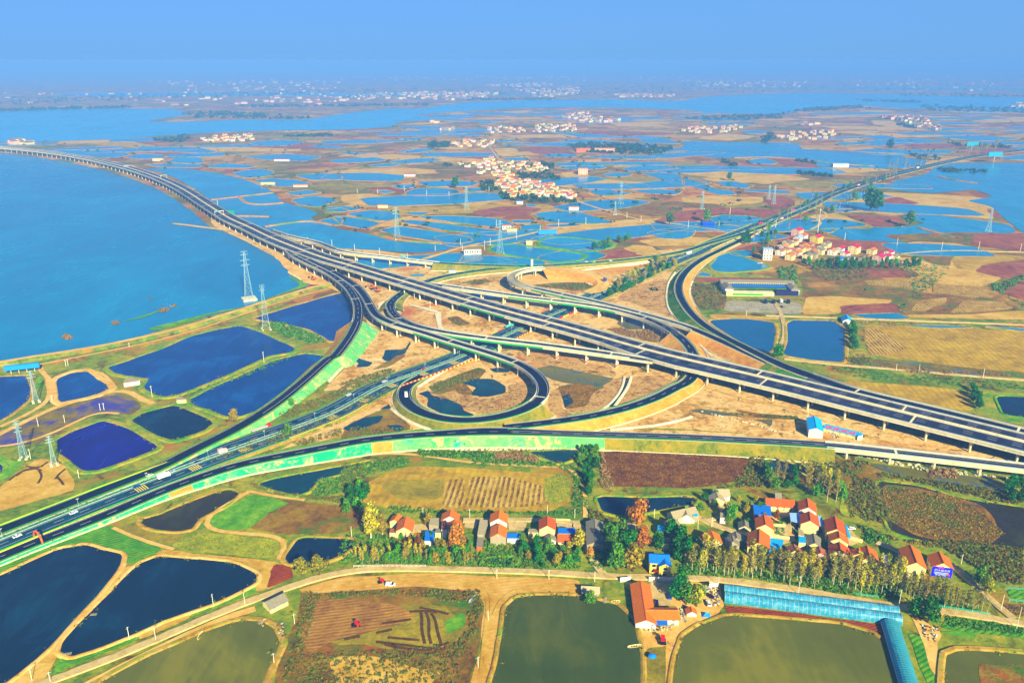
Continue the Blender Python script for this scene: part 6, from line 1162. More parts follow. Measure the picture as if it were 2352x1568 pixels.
pe = np.vstack(EMBP); pe = pe[RNG.random(len(pe)) < .75]; pe[:, :2] += RNG.normal(0, .9, (len(pe), 2)); pe = pe[np.sin(pe[:, 0] * .09 + pe[:, 1] * .05) + RNG.normal(0, .5, len(pe)) > .15]
d = sph(len(pe) * 6); d[:, 2] = np.abs(d[:, 2]); r = np.repeat(RNG.uniform(.3, .8, len(pe)), 6)[:, None]; tag(link('slope_tufts', card_mesh('slope_tufts', quads(np.repeat(pe, 6, 0) + d * r * [1.4, 1.4, .7], d, r[:, 0] * .5), L_scrub)), kind='stuff')
q = []
for d in np.arange(5, 1300, 1.1):
    c, t_, n_ = ex.path.at(d); q.append((c[0] + n_[0] * RNG.normal(0, .5), c[1] + n_[1] * RNG.normal(0, .5), 1.3))
q = np.array(q); d = sph(len(q) * 8); d[:, 2] = np.abs(d[:, 2]); r = np.repeat(RNG.uniform(.5, 1.1, len(q)), 8)[:, None]; tag(link('median_hedge', card_mesh('median_hedge', quads(np.repeat(q, 8, 0) + d * r, d, r[:, 0] * .5), L_scrubg)), kind='stuff')
mass('site_weeds', [('X 560,545 700,600 830,640 1180,756 1060,806 900,872 760,890 850,760 830,700 665,630', 500, .5), ('X 930,905 1060,820 1200,760 1400,672 1530,640 1580,765 1800,890 2300,1000 2300,1060 1900,1020 1300,985 980,975', 1500, .5), ('C1 640,370 900,380 1150,360 1290,290 1280,370 1150,480 850,470', 260, .4), ('X 1180,740 1400,662 1540,640 1560,760 1400,720', 300, .6)], L_scrub, 6)
# hedges, copses and village greenery far away
far = []
for s in FARP.replace('\n', '|').split('|'):
    pl = P(s); c = np.mean(pl, 0); far.append((pl, s))
ed = []
for pl, s in far:
    a = catmull(pl, 25, True)
    for q in a:
        if RNG.random() < .30: ed.append((q[0] + RNG.normal(0, 9), q[1] + RNG.normal(0, 9), RNG.uniform(2, 5)))
for x, y in VPTS:
    if RNG.random() < .8: ed.append((x + RNG.normal(0, 16), y + RNG.normal(0, 16), RNG.uniform(2.5, 6)))
for k in range(2600):
    y = 900 * math.exp(RNG.uniform(0, 2.1)); x = RNG.uniform(-.75, .75) * y * 1.1; f = math.sin(x * .006 + 1.3 * math.sin(y * .004)) + math.sin(y * .009 + x * .003)
    if f > .9: ed.append((x + RNG.normal(0, 20), y, RNG.uniform(2, 5)))
WAT = [P(s) for s in ('T0 -2600,690 -900,690 0,705 300,745 600,800 900,885 1190,1020 1440,1215 1700,1320 1990,1490 M0 2130,405 1480,600 0,930 -3600,1000', 'X -1600,262 0,258 440,262 900,249 1400,228 2100,218 3200,230 3200,255 2080,250 1860,250 1560,252 1250,247 1020,259 900,290 500,303 0,329 -1600,335', 'T0 980,820 1250,815 1680,890 1950,1050 2200,1125 2352,1240 T1 180,1265 700,1340 830,1350 500,1400 0,1368 T0 1900,1265 1500,1070 1100,840', 'T2 0,625 780,640 1000,695 1550,745 1650,800 930,810 350,745 0,705', 'T2 1750,780 3300,800 3300,1300 2250,1190 1950,1040 2150,1010 1400,960 1430,910', 'T2 1030,1235 1500,1222 1680,1195 2250,1200 2300,1262 1880,1325 1450,1370')]
ed = [e for e in ed if not any(inside(w, e[0], e[1]) for w in WAT)]
E_ = np.array(ed); k = 10; d = sph(len(E_) * k); d[:, 2] = np.abs(d[:, 2]); rr = np.repeat(E_[:, 2], k)[:, None]
pp = np.repeat(np.c_[E_[:, :2], np.zeros(len(E_))], k, 0) + d * rr * [1.3, 1, 1] * RNG.uniform(.5, 1, (len(d), 1)); tag(link('distant_trees', card_mesh('distant_trees', quads(pp, d + [0, 0, .3], rr[:, 0] * .5), L_far)), kind='stuff')
mass('distant_woods', [('T1 1550,660 1700,640 2000,650 2300,680 2200,715 1900,720 1650,700', 420, 7), ('T1 600,640 740,640 740,670 600,680', 120, 7), ('T1 1380,780 1460,790 1450,820 1390,815', 40, 6), ('T1 1210,850 1400,850 1520,880 1480,900 1300,880 1220,900', 110, 5), ('T1 1090,980 1200,1000 1620,1040 1600,1055 1300,1050 1100,1030', 130, 5), ('T1 950,910 1050,900 1080,980 960,970', 60, 4.5), ('T1 700,790 760,785 770,810 720,812', 14, 5), ('T2 540,600 620,570 640,620 560,640', 50, 8), ('T2 1480,510 1620,530 1600,545 1480,525', 30, 8), ('T2 0,470 300,455 700,440 680,475 200,485', 160, 8), ('T2 700,430 900,400 1200,385 1300,400 1000,420', 160, 8), ('T2 750,840 880,845 1000,860 1060,880 1000,880 800,860', 60, 5), ('T2 770,755 930,770 920,790 800,775', 40, 5), ('T2 1550,720 1800,740 1750,770 1600,755', 30, 6), ('T2 1750,820 2100,830 2080,850 1800,840', 60, 5), ('T2 270,750 380,800 340,805 260,770', 30, 5), ('T2 1800,640 2200,660 2300,680 1900,665', 60, 7), ('T0 1060,615 1280,590 1340,610 1240,640 1080,640', 70, 7), ('T0 1900,600 2200,580 2352,590 2200,600', 90, 7), ('T0 1250,440 1500,425 2200,470 2000,480 1350,470', 200, 10), ('T0 0,425 600,408 900,400 900,395 600,398 0,412', 160, 11), ('T1 -700,400 600,385 620,375 -700,385', 160, 10), ('T1 880,350 1500,345 1500,335 880,340', 120, 10), ('T2 1150,345 1600,350 1700,365 1500,365', 90, 9), ('T2 1600,380 2352,400 2352,440 1700,420', 160, 9), ('T2 1500,300 2352,310 2352,330 1500,315', 100, 10), ('T0 0,330 2352,280 2352,300 0,380', 260, 11), ('T1 0,270 2352,250 2352,300 0,340', 300, 11), ('T2 0,230 2352,240 2352,290 0,290', 260, 11)], L_far, 9, leaf=.5)
# ------------------------------------------------------------------ pylons, poles, masts
M_steel = solid('lattice_steel', A('b4d4dc', .75), .45); M_pole = solid('pole_concrete', A('f0ead4', .9), .7)
def height(s, base, top):
    """height of something whose foot and top are seen in the photo"""
    code, x = s.split(); x, xt = (list(map(float, x.split(','))) + [0])[:2]
    gx, gy, _ = G(*pic(code, x, base)); yt = pic(code, xt or x, top)[1]; z = 0
    while z < 120:
        dz = z - CAM_H; dep = gy * math.cos(PITCH) - dz * math.sin(PITCH); up = gy * math.sin(PITCH) + dz * math.cos(PITCH)
        if 784 - FPX * up / dep < yt: break
        z += .2
    return gx, gy, z
def pylon(s, base, top, label, yaw=0.6, kind=0, wb=None):
    x, y, h = height(s, base, top); wb = wb or h * .16; wt = h * .022; root = tag(empty('pylon', (x, y, .1), yaw), label, 'pylon'); far = max(1, math.hypot(x, y) / 700); r = .13 * far ** .8
    n = 7; zs = [h * (1 - (1 - i / n) ** 1.25) * .98 for i in range(n + 1)]; W = lambda z: (wb + (wt - wb) * min(1, (z / h) ** .8)) / 2
    leg = []
    for sx, sy in ((-1, -1), (1, -1), (1, 1), (-1, 1)):
        m = MB()
        for a, b in zip(zs[:-1], zs[1:]): m.tube((sx * W(a), sy * W(a), a), (sx * W(b), sy * W(b), b), r, n=4, cap=False)
        m.build('leg', M_steel, root)
    m = MB()
    for i, (a, b) in enumerate(zip(zs[:-1], zs[1:])):
        for k in range(4):
            c0 = ((-1, -1), (1, -1), (1, 1), (-1, 1))[k]; c1 = ((-1, -1), (1, -1), (1, 1), (-1, 1))[(k + 1) % 4]
            m.tube((c0[0] * W(a), c0[1] * W(a), a), (c1[0] * W(b), c1[1] * W(b), b), r * .6, n=3, cap=False); m.tube((c1[0] * W(a), c1[1] * W(a), a), (c0[0] * W(b), c0[1] * W(b), b), r * .6, n=3, cap=False); m.tube((c0[0] * W(b), c0[1] * W(b), b), (c1[0] * W(b), c1[1] * W(b), b), r * .6, n=3, cap=False)
    tag(m.build('bracing', M_steel, root), kind='stuff')
    if kind == 2:
        m = MB()
        for sx in (-1, 1): m.tube((0, 0, h * .8), (sx * h * .05, 0, h * .95), r); m.tube((sx * h * .05, 0, h * .95), (sx * h * .03, 0, h), r)
        m.tube((-h * .07, 0, h * .86), (h * .07, 0, h * .86), r); m.build('arm', M_steel, root)
    else:
        for z, L in (((.78, .13), (.87, .11), (.96, .08)) if kind == 0 else ((.72, .09), (.82, .1), (.93, .08), (.99, .07))):
            for sx in (-1, 1):
                m = MB(); m.tube((0, 0, h * z), (sx * h * L, 0, h * z), r * .9, n=4); m.tube((0, 0, h * (z + .03)), (sx * h * L, 0, h * z), r * .7, n=4); m.tube((0, -W(h * z), h * z), (sx * h * L, 0, h * z), r * .6, n=3); m.build('arm', M_steel, root)
    for sx, sy in ((-1, -1), (1, -1), (1, 1), (-1, 1)): MB().box(sx * wb / 2 - .9, sx * wb / 2 + .9, sy * wb / 2 - .9, sy * wb / 2 + .9, -.4, .7).build('footing', M_conc, root)
    return root
pylon('C0 165,108', 805, 550, 'slender lattice pylon on the far left bank of the purple pond', .3, 1, 4)
pylon('C0 375,338', 850, 648, 'broad lattice pylon standing between the ploughed plot and the purple pond')
pylon('C0 250,212', 415, 200, 'lattice pylon in front of the long blue billboard')
pb = pylon('M0 1718,1678', 498, 165, 'tallest lattice pylon, on a concrete platform in the great lake', .5, 1)
MB().box(-7.5, 7.5, -7.5, 7.5, -.4, 2.2).build('platform', M_conc, pb)
pylon('M0 1835,1800', 700, 390, 'lattice pylon with forked head beside the green copse', .4, 2)
for s, b, t, lb in [('T1 385,370', 1305, 1078, 'lattice pylon on a spit among the rectangular ponds'), ('T1 1094,1090', 1400, 1172, 'lattice pylon at the edge of the green-banked pond'), ('T1 862,852', 1098, 942, 'lattice pylon on tan fields west of the crowded village'), ('T1 1925,1918', 1058, 905, 'lattice pylon on open ground east of the crowded village'),
                    ('T1 1885,1883', 1135, 1042, 'short lattice pylon beside the narrow road east of the village'), ('T2 132,132', 1095, 972, 'lattice pylon on pale fields north of the expressway'), ('T2 592,596', 1028, 930, 'western of two close pylons on striped fields'), ('T2 626,626', 1060, 935, 'eastern of two close pylons on striped fields'), ('T2 2105,2120', 1250, 1092, 'faint pylon standing in the far lagoon')]:
    pylon(s, b, t, lb, .5)
x, y, h = height('T2 930,936', 1258, 1086); mt = tag(empty('phone_mast', (x, y, 0)), 'tall white monopole phone mast behind the eastern hamlet', 'mast')
MB().tube((0, 0, -.3), (0, 0, h), .5, .25, 8).build('pole', M_pole, mt)
for a in range(3): MB().box(.6, 1.2, -.3, .3, h - 5, h - 2.5, rz=a * 2.1).build('antenna', M_pole, mt)
PL = '''D0 222,200 1550 1462|D0 350,345 1565 1515|D0 893,873 1270 1182|D0 1075,1072 1272 1190|D0 1472,1458 1042 955|D0 1688,1680 1028 945|D0 1890,1886 1435 1370|D0 2030,2030 1160 1095|D1 1072,1073 850 806|D1 1430,1432 855 808|D1 1745,1746 868 825|D1 1012,1010 1140 1096|D1 943,940 1460 1415|D1 72,68 565 490|D2 795,815 960 830|D2 1485,1507 1055 925|D2 2192,2212 1065 960|D2 2300,2330 1190 1045|D2 245,240 905 845
D2 1918,1924 748 695|D2 200,198 490 430|D2 104,104 505 440|D1 1608,1610 430 380|D1 564,562 420 372|D1 885,882 430 382|D1 1420,1420 400 362|D1 2155,2155 430 388|C0 1050,1038 382 305|C0 1820,1818 150 70|C0 265,258 585 525|C0 448,440 560 505|C0 692,686 475 428|C0 718,716 472 428|C0 362,356 415 385|C0 470,468 165 130|C0 893,891 48 15|C0 455,452 170 140|C0 212,206 808 740|C0 545,542 940 895|C2 1625,1632 215 155|C2 2068,2076 252 188|C2 1470,1472 198 160|C2 860,862 530 475|C2 876,876 640 590|C1 560,560 0 0
M1 92,90 160 115|M1 264,263 185 142|M1 455,454 208 175|M1 647,646 162 125|M1 822,821 125 78|M1 834,833 160 115|M1 988,986 155 90|M1 1026,1025 122 75|M1 1208,1206 80 30|M1 613,612 570 508|M1 504,503 490 462|M2 438,438 608 582|M2 1116,1115 88 38|M2 1476,1478 125 70|M2 1783,1787 155 98|M2 2038,2042 150 98|M2 2325,2328 165 112|M2 640,640 0 -50
T1 1068,1066 1220 1168|T1 1370,1370 1270 1195|T1 1497,1497 1220 1168|T1 1684,1684 1205 1155|T1 1967,1966 1160 1118|T1 2064,2062 1185 1140|T1 742,742 1005 975|T1 588,588 1000 965|T1 434,434 975 935|T1 1018,1018 975 940|T1 250,250 988 958|T1 110,108 985 955|T2 325,324 1135 1085|T2 38,36 1222 1172|T2 250,249 1215 1180|T0 1500,1497 1070 1035|T0 1850,1850 1300 1262|T0 2122,2121 1330 1290|T0 2288,2285 1350 1310|T0 1290,1288 1010 975'''
i = 0
for it in PL.replace('\n', '|').split('|'):
    c, xx, b, t = it.split(); b, t = float(b), float(t)
    if t >= b: continue
    x, y, h = height(c + ' ' + xx, b, t); h = min(max(h, 6), 14); d = math.hypot(x, y); r = .16 * max(1, d / 420) ** .7
    rt = tag(empty('utility_pole', (x, y, .1), random.uniform(0, 1.5)), 'white concrete pole ' + ('in the foreground by ponds and lane' if c == 'D0' else 'along the lanes by the villages' if c in ('D1', 'D2') else 'among the ponds west of the ramp' if c in ('C0', 'M0') else 'beside the interchange and its fields' if c[0] in 'CM' else 'far out among the distant ponds and fields'), 'pole', 'white poles ' + {'D0': 'by the foreground ponds', 'D1': 'by the village lanes', 'D2': 'by the village lanes', 'C0': 'among the western ponds'}.get(c, 'of the middle ground' if c[0] in 'CM' else 'of the far fields'))
    MB().tube((0, 0, -.3), (0, 0, h), r, r * .7, 6).build('shaft', M_pole, rt); MB().box(-.9, .9, -.07, .07, h - .8, h - .6).build('crossarm', M_steel, rt); i += 1
# lamp posts on the old expressway and wooden-looking post on the site
for k in range(13):
    c, t, n = ex.path.at(ex.key[0] + 20 + k * 42); rt = tag(empty('camera_post', (c[0], c[1], 1.1), math.atan2(t[1], t[0])), 'slim grey post on the planted median of the old expressway', 'post', 'posts on the expressway median')
    MB().tube((0, 0, 0), (0, 0, 6), .12, .08, 6).build('shaft', M_steel, rt); MB().box(-.8, .8, -.15, .15, 5.9, 6.1).build('head', M_pole, rt)
# ------------------------------------------------------------------ vehicles
M_tyre = solid('tyre', A('181818', .6), .9); M_glass = solid('car_glass', A('101c2c', .6), .1, spec=.6)
def paint(h, nm): return solid('paint_' + nm, A(h, .9), .25, spec=.6)
PAINT = {k: paint(v, k) for k, v in {'white': 'f6f8fa', 'red': 'c81420', 'dark': '101c34', 'blue': '2858a0', 'silver': 'b8c8d4', 'teal': '7cd0c0', 'orange': 'e07820', 'pink': 'e8c8c8'}.items()}
def wheels(root, xs, w, r=.33):
    for x in xs:
        for sy in (-1, 1): MB().tube((x, sy * (w / 2 - .22), r), (x, sy * (w / 2 + .01), r), r, n=10).build('wheel', M_tyre, root)
def car(root, col, L=4.6, w=1.85, van=False):
    h0, h1 = .35, .95; top = 1.95 if van else 1.48; m = MB(); a = L / 2
    prof = [(-a, h0), (-a, .9), (-a + .15, 1.0 if not van else 1.1), (-a * .62 if not van else -a + .25, top - .02 if van else h1 + .05), (a * .3 if not van else a * .55, h1 + .05), (a * .95, .85), (a, .7), (a, h0)]
    n = len(prof); v = [(x, -w / 2, z) for x, z in prof] + [(x, w / 2, z) for x, z in prof]; m.add(v, [tuple(range(n - 1, -1, -1)), tuple(range(n, 2 * n))] + [(i, (i + 1) % n, n + (i + 1) % n, n + i) for i in range(n)][::1]); m.build('body', PAINT[col], root)
    c0, c1, t0, t1 = (-a * .78, a * .36, -a * .52, a * .08) if not van else (-a + .1, a * .62, -a + .2, a * .3); iw = w / 2 - .08; tw = w / 2 - .26
    v = [(c0, -iw, h1), (c1, -iw, h1), (c1, iw, h1), (c0, iw, h1), (t0, -tw, top - .05), (t1, -tw, top - .05), (t1, tw, top - .05), (t0, tw, top - .05)]
    MB().add(v, [(0, 1, 5, 4), (1, 2, 6, 5), (2, 3, 7, 6), (3, 0, 4, 7)]).build('windows', M_glass, root)
    MB().add([(t0 - .02, -tw - .03, top - .06), (t1 + .02, -tw - .03, top - .06), (t1 + .02, tw + .03, top - .06), (t0 - .02, tw + .03, top - .06), (t0, -tw, top + .02), (t1, -tw, top + .02), (t1, tw, top + .02), (t0, tw, top + .02)], [(0, 1, 5, 4), (1, 2, 6, 5), (2, 3, 7, 6), (3, 0, 4, 7), (4, 5, 6, 7)]).build('roof', PAINT[col], root)
    wheels(root, (-a * .62, a * .62), w)
def truck(root, col, box, L=9, kind='box'):
    w = 2.4; a = L / 2; MB().box(a - 2.1, a, -w / 2, w / 2, .6, 2.9).build('cab', PAINT[col], root); MB().box(a - .5, a + .03, -w / 2 + .15, w / 2 - .15, 1.7, 2.6).build('windscreen', M_glass, root)
    MB().box(-a, a - .3, -.5, .5, .5, .85).build('chassis', M_tyre, root)
    if kind == 'box': MB().box(-a, a - 2.4, -w / 2, w / 2, .95, 3.7).build('cargo_box', PAINT[box], root)
    elif kind == 'flat': MB().box(-a, a - 2.4, -w / 2, w / 2, .95, 1.5).build('cargo_bed', PAINT[box], root)
    else: MB().tube((-a, 0, 2.3), (a - 2.6, 0, 2.3), 1.35, n=14).build('tank', PAINT[box], root)
    wheels(root, [-a + 1, -a + 2.2, a - 1.2] if L > 7 else [-a + 1, a - 1], w, .5)
def near_yaw(rd, x, y): i = int(np.argmin((rd.path.p[:, 0] - x) ** 2 + (rd.path.p[:, 1] - y) ** 2)); return math.atan2(rd.path.t[i, 1], rd.path.t[i, 0]), rd.path.p[i]
def place(s, rd, kind, label, flip=False, yaw=None, z=None, **kw):
    if rd is not None:
        p = G(*pic(s.split()[0], *map(float, s.split()[1].split(','))), 1.1); yw, q = near_yaw(rd, p[0], p[1]); p = G(*pic(s.split()[0], *map(float, s.split()[1].split(','))), q[2]); zz = q[2] + .03; yw += math.pi if flip else 0
    else: p = P(s)[0]; zz = .75 if z is None else z; yw = yaw or 0
    nm = {'car': 'parked_car' if rd is None else 'car', 'van': 'van', 'box': 'box_truck', 'flat': 'flatbed_truck', 'tank': 'tanker_truck'}[kind]
    root = tag(empty(nm, (p[0], p[1], zz), yw), label, {'car': 'car', 'van': 'van'}.get(kind, 'truck'))
    if kind == 'car': car(root, kw.get('col', 'white'))
    elif kind == 'van': car(root, kw.get('col', 'white'), 5.0, 1.95, True)
    else: truck(root, kw.get('col', 'white'), kw.get('box', 'white'), kw.get('L', 8), kind)
    return root
for a in [('C0 120,1343', ex, 'car', 'white car nearest the lower edge on the old expressway', dict(col='white')), ('C0 508,1182', ex, 'car', 'white car alone on the near carriageway before the slowing bars', dict(col='white')), ('C0 945,1003', ex, 'car', 'blue car on the first set of yellow slowing bars', dict(col='blue')),
          ('C0 1032,925', ex, 'car', 'white car with red tail on the far carriageway', dict(col='white')), ('C0 1130,938', ex, 'box', 'white box truck on the yellow slowing bars', dict(col='white', box='white', L=8)), ('C0 1185,900', ex, 'car', 'white saloon just ahead of the box truck', dict(col='silver')), ('C0 1362,834', ex, 'car', 'dark car on the near carriageway ahead of the white saloon', dict(col='dark')),
          ('C0 1535,768', ex, 'box', 'pinkish truck beside the roadside shrubs', dict(col='pink', box='pink', L=6)), ('C0 1800,604', ex, 'flat', 'long flatbed lorry with red cab on the far carriageway', dict(col='red', box='pink', L=15)), ('C0 2035,553', ex, 'car', 'dark car by the end of the yellow barrier', dict(col='dark')), ('C1 52,369', ex, 'car', 'white car with a dark one just behind it', dict(col='white')), ('C1 103,381', ex, 'car', 'dark car following beside the white one', dict(col='dark')),
          ('C1 297,277', ex, 'car', 'white car on the expressway below the sand bank', dict(col='white')), ('C1 567,191', ex, 'car', 'bright red car beside the red and yellow barriers', dict(col='red')), ('M1 1160,688', ex, 'tank', 'pale teal tanker truck emerging beneath the viaduct', dict(col='teal', box='teal', L=11)), ('M1 1122,747', ex, 'car', 'pale blue car below the tanker truck', dict(col='silver')),
          ('R2 1445,388', ex, 'car', 'dark car between yellow barrier and median north of the bridges', dict(col='dark')), ('R2 1400,432', ex, 'car', 'dark blue car north of the green-girdered bridges', dict(col='blue')), ('R2 1105,522', ex, 'car', 'dark car about to pass under the upper ramp', dict(col='dark')), ('R2 1998,188', ex, 'car', 'white car among the roadside poplars', dict(col='white')), ('R2 2116,98', ex, 'car', 'pale car on the far lane behind the poplars', dict(col='silver')),
          ('M2 45,183', ex, 'box', 'articulated truck with red cab and white box', dict(col='red', box='white', L=14)), ('M2 305,108', ex, 'car', 'white car past the merging ramps', dict(col='white')), ('T2 538,1203', ex, 'box', 'red truck where the ramps merge far up the expressway', dict(col='red', box='red', L=14)), ('T2 684,1168', ex, 'box', 'red and white truck on the near lanes far up the expressway', dict(col='red', box='pink', L=12)), ('T2 760,1110', ex, 'box', 'second red truck farther up the expressway', dict(col='red', box='red', L=14)), ('T2 1210,937', ex, 'box', 'red truck far off between bare trees', dict(col='red', box='pink', L=16)), ('T2 1620,815', ex, 'box', 'white truck far off crossing the lagoon', dict(col='white', box='white', L=14)),
          ('M1 1688,238', ll, 'car', 'white car on the northern ramp beside the silo', dict(col='white')), ('M1 1740,240', ll, 'car', 'pale car right behind the white one on the northern ramp', dict(col='silver')), ('M1 1855,231', ll, 'car', 'white car farther along the northern ramp', dict(col='white')), ('M1 430,209', ll, 'box', 'small pale green truck on the northern ramp bridge', dict(col='silver', box='teal', L=6)),
          ('M1 1205,580', main, 'car', 'dark green car parked on the empty viaduct', dict(col='dark')), ('M1 447,1163', b2, 'box', 'white truck on the small loop ramp', dict(col='white', box='white', L=7)), ('R2 1228,362', gg, 'box', 'white and blue truck on the earth ring', dict(col='white', box='blue', L=7))]:
    place(a[0], a[1], a[2], a[3], flip=False, **a[4])
for s, kind, lb, yw, col in [('D1 340,903', 'van', 'white van parked on the bare earth beside a small tractor', .0, 'white'), ('V3 570,1010', 'car', 'black car parked by the inn wing', 1.5, 'dark'), ('V3 775,910', 'car', 'dark blue car in the shade of the inn yard tree', 1.5, 'blue'), ('V3 1320,790', 'van', 'silver van parked at the rubble yard entrance', 2.2, 'silver'), ('V3 1405,900', 'car', 'dark green car behind the silver van', 2.2, 'dark'), ('V3 1385,1018', 'car', 'white pickup parked at the south end of the rubble yard', 1.6, 'white'), ('V2 1240,492', 'car', 'white and red car in the eastern yard', .1, 'white'), ('M2 683,552', 'car', 'dark car parked outside the service building', 1.5, 'dark')]:
    place(s, None, kind, lb, yaw=yw, col=col)
for k, x in enumerate((570, 625, 725)): place('M2 %d,522' % x, None, 'box', ['grey truck parked left outside the service building', 'grey truck parked second outside the service building', 'grey truck parked in front of the dark hall'][k], yaw=1.5, col='silver', box='dark', L=9)
place('M2 675,518', None, 'box', 'red-cabbed truck parked at the service building gate', yaw=1.5, col='red', box='white', L=9)
def tractor(s, lb, yw, sc=1.0):
    p = P(s)[0]; r = tag(empty('tractor', (p[0], p[1], .7), yw), lb, 'tractor'); r.scale = (sc,) * 3
    MB().box(.2, 1.9, -.45, .45, .7, 1.5).build('bonnet', PAINT['red'], r); MB().box(-1.1, .2, -.7, .7, .8, 1.6).build('body', PAINT['red'], r)
    c = MB(); [c.tube((x, y, 1.6), (x, y, 2.7), .06, n=4) for x in (-1, .1) for y in (-.6, .6)]; c.box(-1.2, .3, -.75, .75, 2.7, 2.82).build('canopy', PAINT['red'], r)
    for x, rr in ((-.7, .8), (1.4, .45)):
        for y in (-1, 1): MB().tube((x, y * .75, rr), (x, y * 1.1, rr), rr, n=12).build('wheel', M_tyre, r)
    MB().box(-2.6, -1.2, -1.2, 1.2, .3, .7).build('tiller', M_tyre, r)
tractor('D1 110,1180', 'red tractor ploughing the brown plot', .1, .95); tractor('D1 280,880', 'small red tractor beside the white van', .4, .8); tractor('D1 2212,1285', 'red tractor on the bare peninsula below the inn', 1.5, 1.2)
def digger(s, lb, yw, col='orange'):
    p = P(s)[0]; r = tag(empty('excavator', (p[0], p[1], .5), yw), lb, 'excavator'); r.scale = (1.5,) * 3
    for y in (-1.1, 1.1): MB().box(-1.8, 1.8, y - .3, y + .3, 0, .8).build('track', M_tyre, r)
    MB().box(-1.7, 1.2, -1.2, 1.2, .9, 2.0).build('body', PAINT[col], r); MB().box(.1, 1.3, .2, 1.2, 2.0, 3.1).build('cab', M_glass, r)
    MB().tube((1, -.3, 1.8), (3.6, -.3, 4.4), .28, n=5).build('boom', PAINT[col], r); MB().tube((3.6, -.3, 4.4), (5.6, -.3, 2.0), .2, n=5).build('dipper', PAINT[col], r); MB().box(5.2, 6.2, -.8, .2, .9, 2).build('bucket', M_tyre, r)
digger('R1 620,492', 'orange excavator with raised boom under the viaduct', 2.6); digger('R1 560,460', 'second orange excavator behind the first under the viaduct', 2.9); digger('Z4 1500,1000', 'yellow excavator on the earth heap by the lake dyke', 2.6)
# ------------------------------------------------------------------ plastic barriers
BM = [MB().add([(-.9, -.25, 0), (.9, -.25, 0), (.9, .25, 0), (-.9, .25, 0), (-.85, -.1, .95), (.85, -.1, .95), (.85, .1, .95), (-.85, .1, .95)], [(0, 1, 5, 4), (1, 2, 6, 5), (2, 3, 7, 6), (3, 0, 4, 7), (4, 5, 6, 7)]).mesh('barrier', m) for m in (solid('barrier_red', A('e02030', .85), .5), solid('barrier_yellow', A('f4cc20', .85), .5))]
def near_s(s): p = P(s, 1.1)[0]; return float(ex.path.s[np.argmin((ex.path.p[:, 0] - p[0]) ** 2 + (ex.path.p[:, 1] - p[1]) ** 2)])
for (a, b, o, pat, lb, g) in [('C1 370,300', 'C1 905,80', -14.0, 'alt', 'water-filled %s barrier in the striped row beside the small loop', 'striped barriers beside the small loop'), ('M1 985,745', 'M1 1130,690', 14.0, 'mix', '%s barrier in the row just south of the viaduct, far side', 'far-side barriers south of the viaduct'),
        ('M1 1130,765', 'M1 1290,705', -14.0, 'alt', '%s barrier in the near-side row just south of the viaduct', 'near-side barriers south of the viaduct'), ('R2 470,745', 'R2 715,650', 14.0, 'red', '%s barrier in the solid row between viaduct and northern ramps', 'barriers between viaduct and northern ramps'), ('R2 650,800', 'R2 930,685', -14.0, 'mix', '%s barrier in the near row between viaduct and northern ramps', 'near barriers between viaduct and northern ramps')]:
    s0, s1 = sorted((near_s(a), near_s(b))); k = s0; j = 0
    while k < s1:
        c, t, n = ex.path.at(k); col = {'alt': j % 2, 'mix': (j // 5) % 2, 'red': 0 if j % 9 else 1}[pat]
        ob = link('barrier', BM[col], None, (c[0] + n[0] * o, c[1] + n[1] * o, 1.12), math.atan2(t[1], t[0])); ob.scale = (1.15, 1.3, 1.3); tag(ob, lb % ('red', 'yellow')[col], 'barrier', g + ', ' + ('red', 'yellow')[col]); k += 2.25; j += 1
for a in (('C0 1290,810', 'C0 560,1085'),):
    pass
# ------------------------------------------------------------------ signs, billboards, gantries
M_sign = solid('sign_green', A('20a878', .9), .5); M_bturq = solid('billboard_turquoise', A('48a8c4', .8), .5); M_bblue = solid('billboard_blue', A('2890e8', .95), .5)
def board(s, base, top, W_, H_, label, mat, name='billboard', yaw=0.0, posts=2, thick=.5, h=None):
    x, y, hh = height(s, base, top); hh = h or hh; r = tag(empty(name, (x, y, .1), yaw), label, name.replace('_', ' ')); MB().box(-W_ / 2, W_ / 2, -thick / 2, thick / 2, hh - H_, hh).build('panel', mat, r)
    for i in range(posts): px = (-.5 + (i + .5) / posts) * W_ * .9 if posts > 1 else 0; MB().tube((px, .3, -.3), (px, .3, hh - H_ + .2), .25 if posts > 1 else .7, n=6).build('post', M_pole, r)
    return r
bb = board('C0 160,160', 215, 158, 27, 4.2, 'long bright blue hoarding beside the lake dyke', M_bblue, yaw=R(18), posts=4, thick=2.5)
board('T1 1420,1420', 1275, 1240, 29, 6.5, 'long bright blue hoarding beside the dirt road', M_bblue, yaw=R(12), posts=4, thick=3)
board('T2 1990,1993', 690, 633, 40, 13, 'farther turquoise roadside billboard on a single white post', M_bturq, yaw=R(10), posts=1, thick=3); board('T2 2143,2148', 775, 703, 42, 12, 'nearer turquoise roadside billboard on a single white post', M_bturq, yaw=R(10), posts=1, thick=3)
def gantry(d, lb, w0, w1):
    c, t, n = main.path.at(d); r = tag(empty('sign_gantry', (c[0], c[1], c[2]), math.atan2(n[1], n[0])), lb, 'gantry')
    for x in (w0, w1): MB().tube((x, 0, 0), (x, 0, 7), .3, n=6).build('post', M_pole, r)
    MB().box(w0, w1, -.3, .3, 6.4, 7.2).build('beam', M_pole, r); MB().box(w0 + 3, w0 + 7, -.45, -.31, 5.6, 8).build('sign', M_sign, r)
def main_s(s): p = P(s, 11.5)[0]; return float(main.path.s[np.argmin((main.path.p[:, 0] - p[0]) ** 2 + (main.path.p[:, 1] - p[1]) ** 2)])
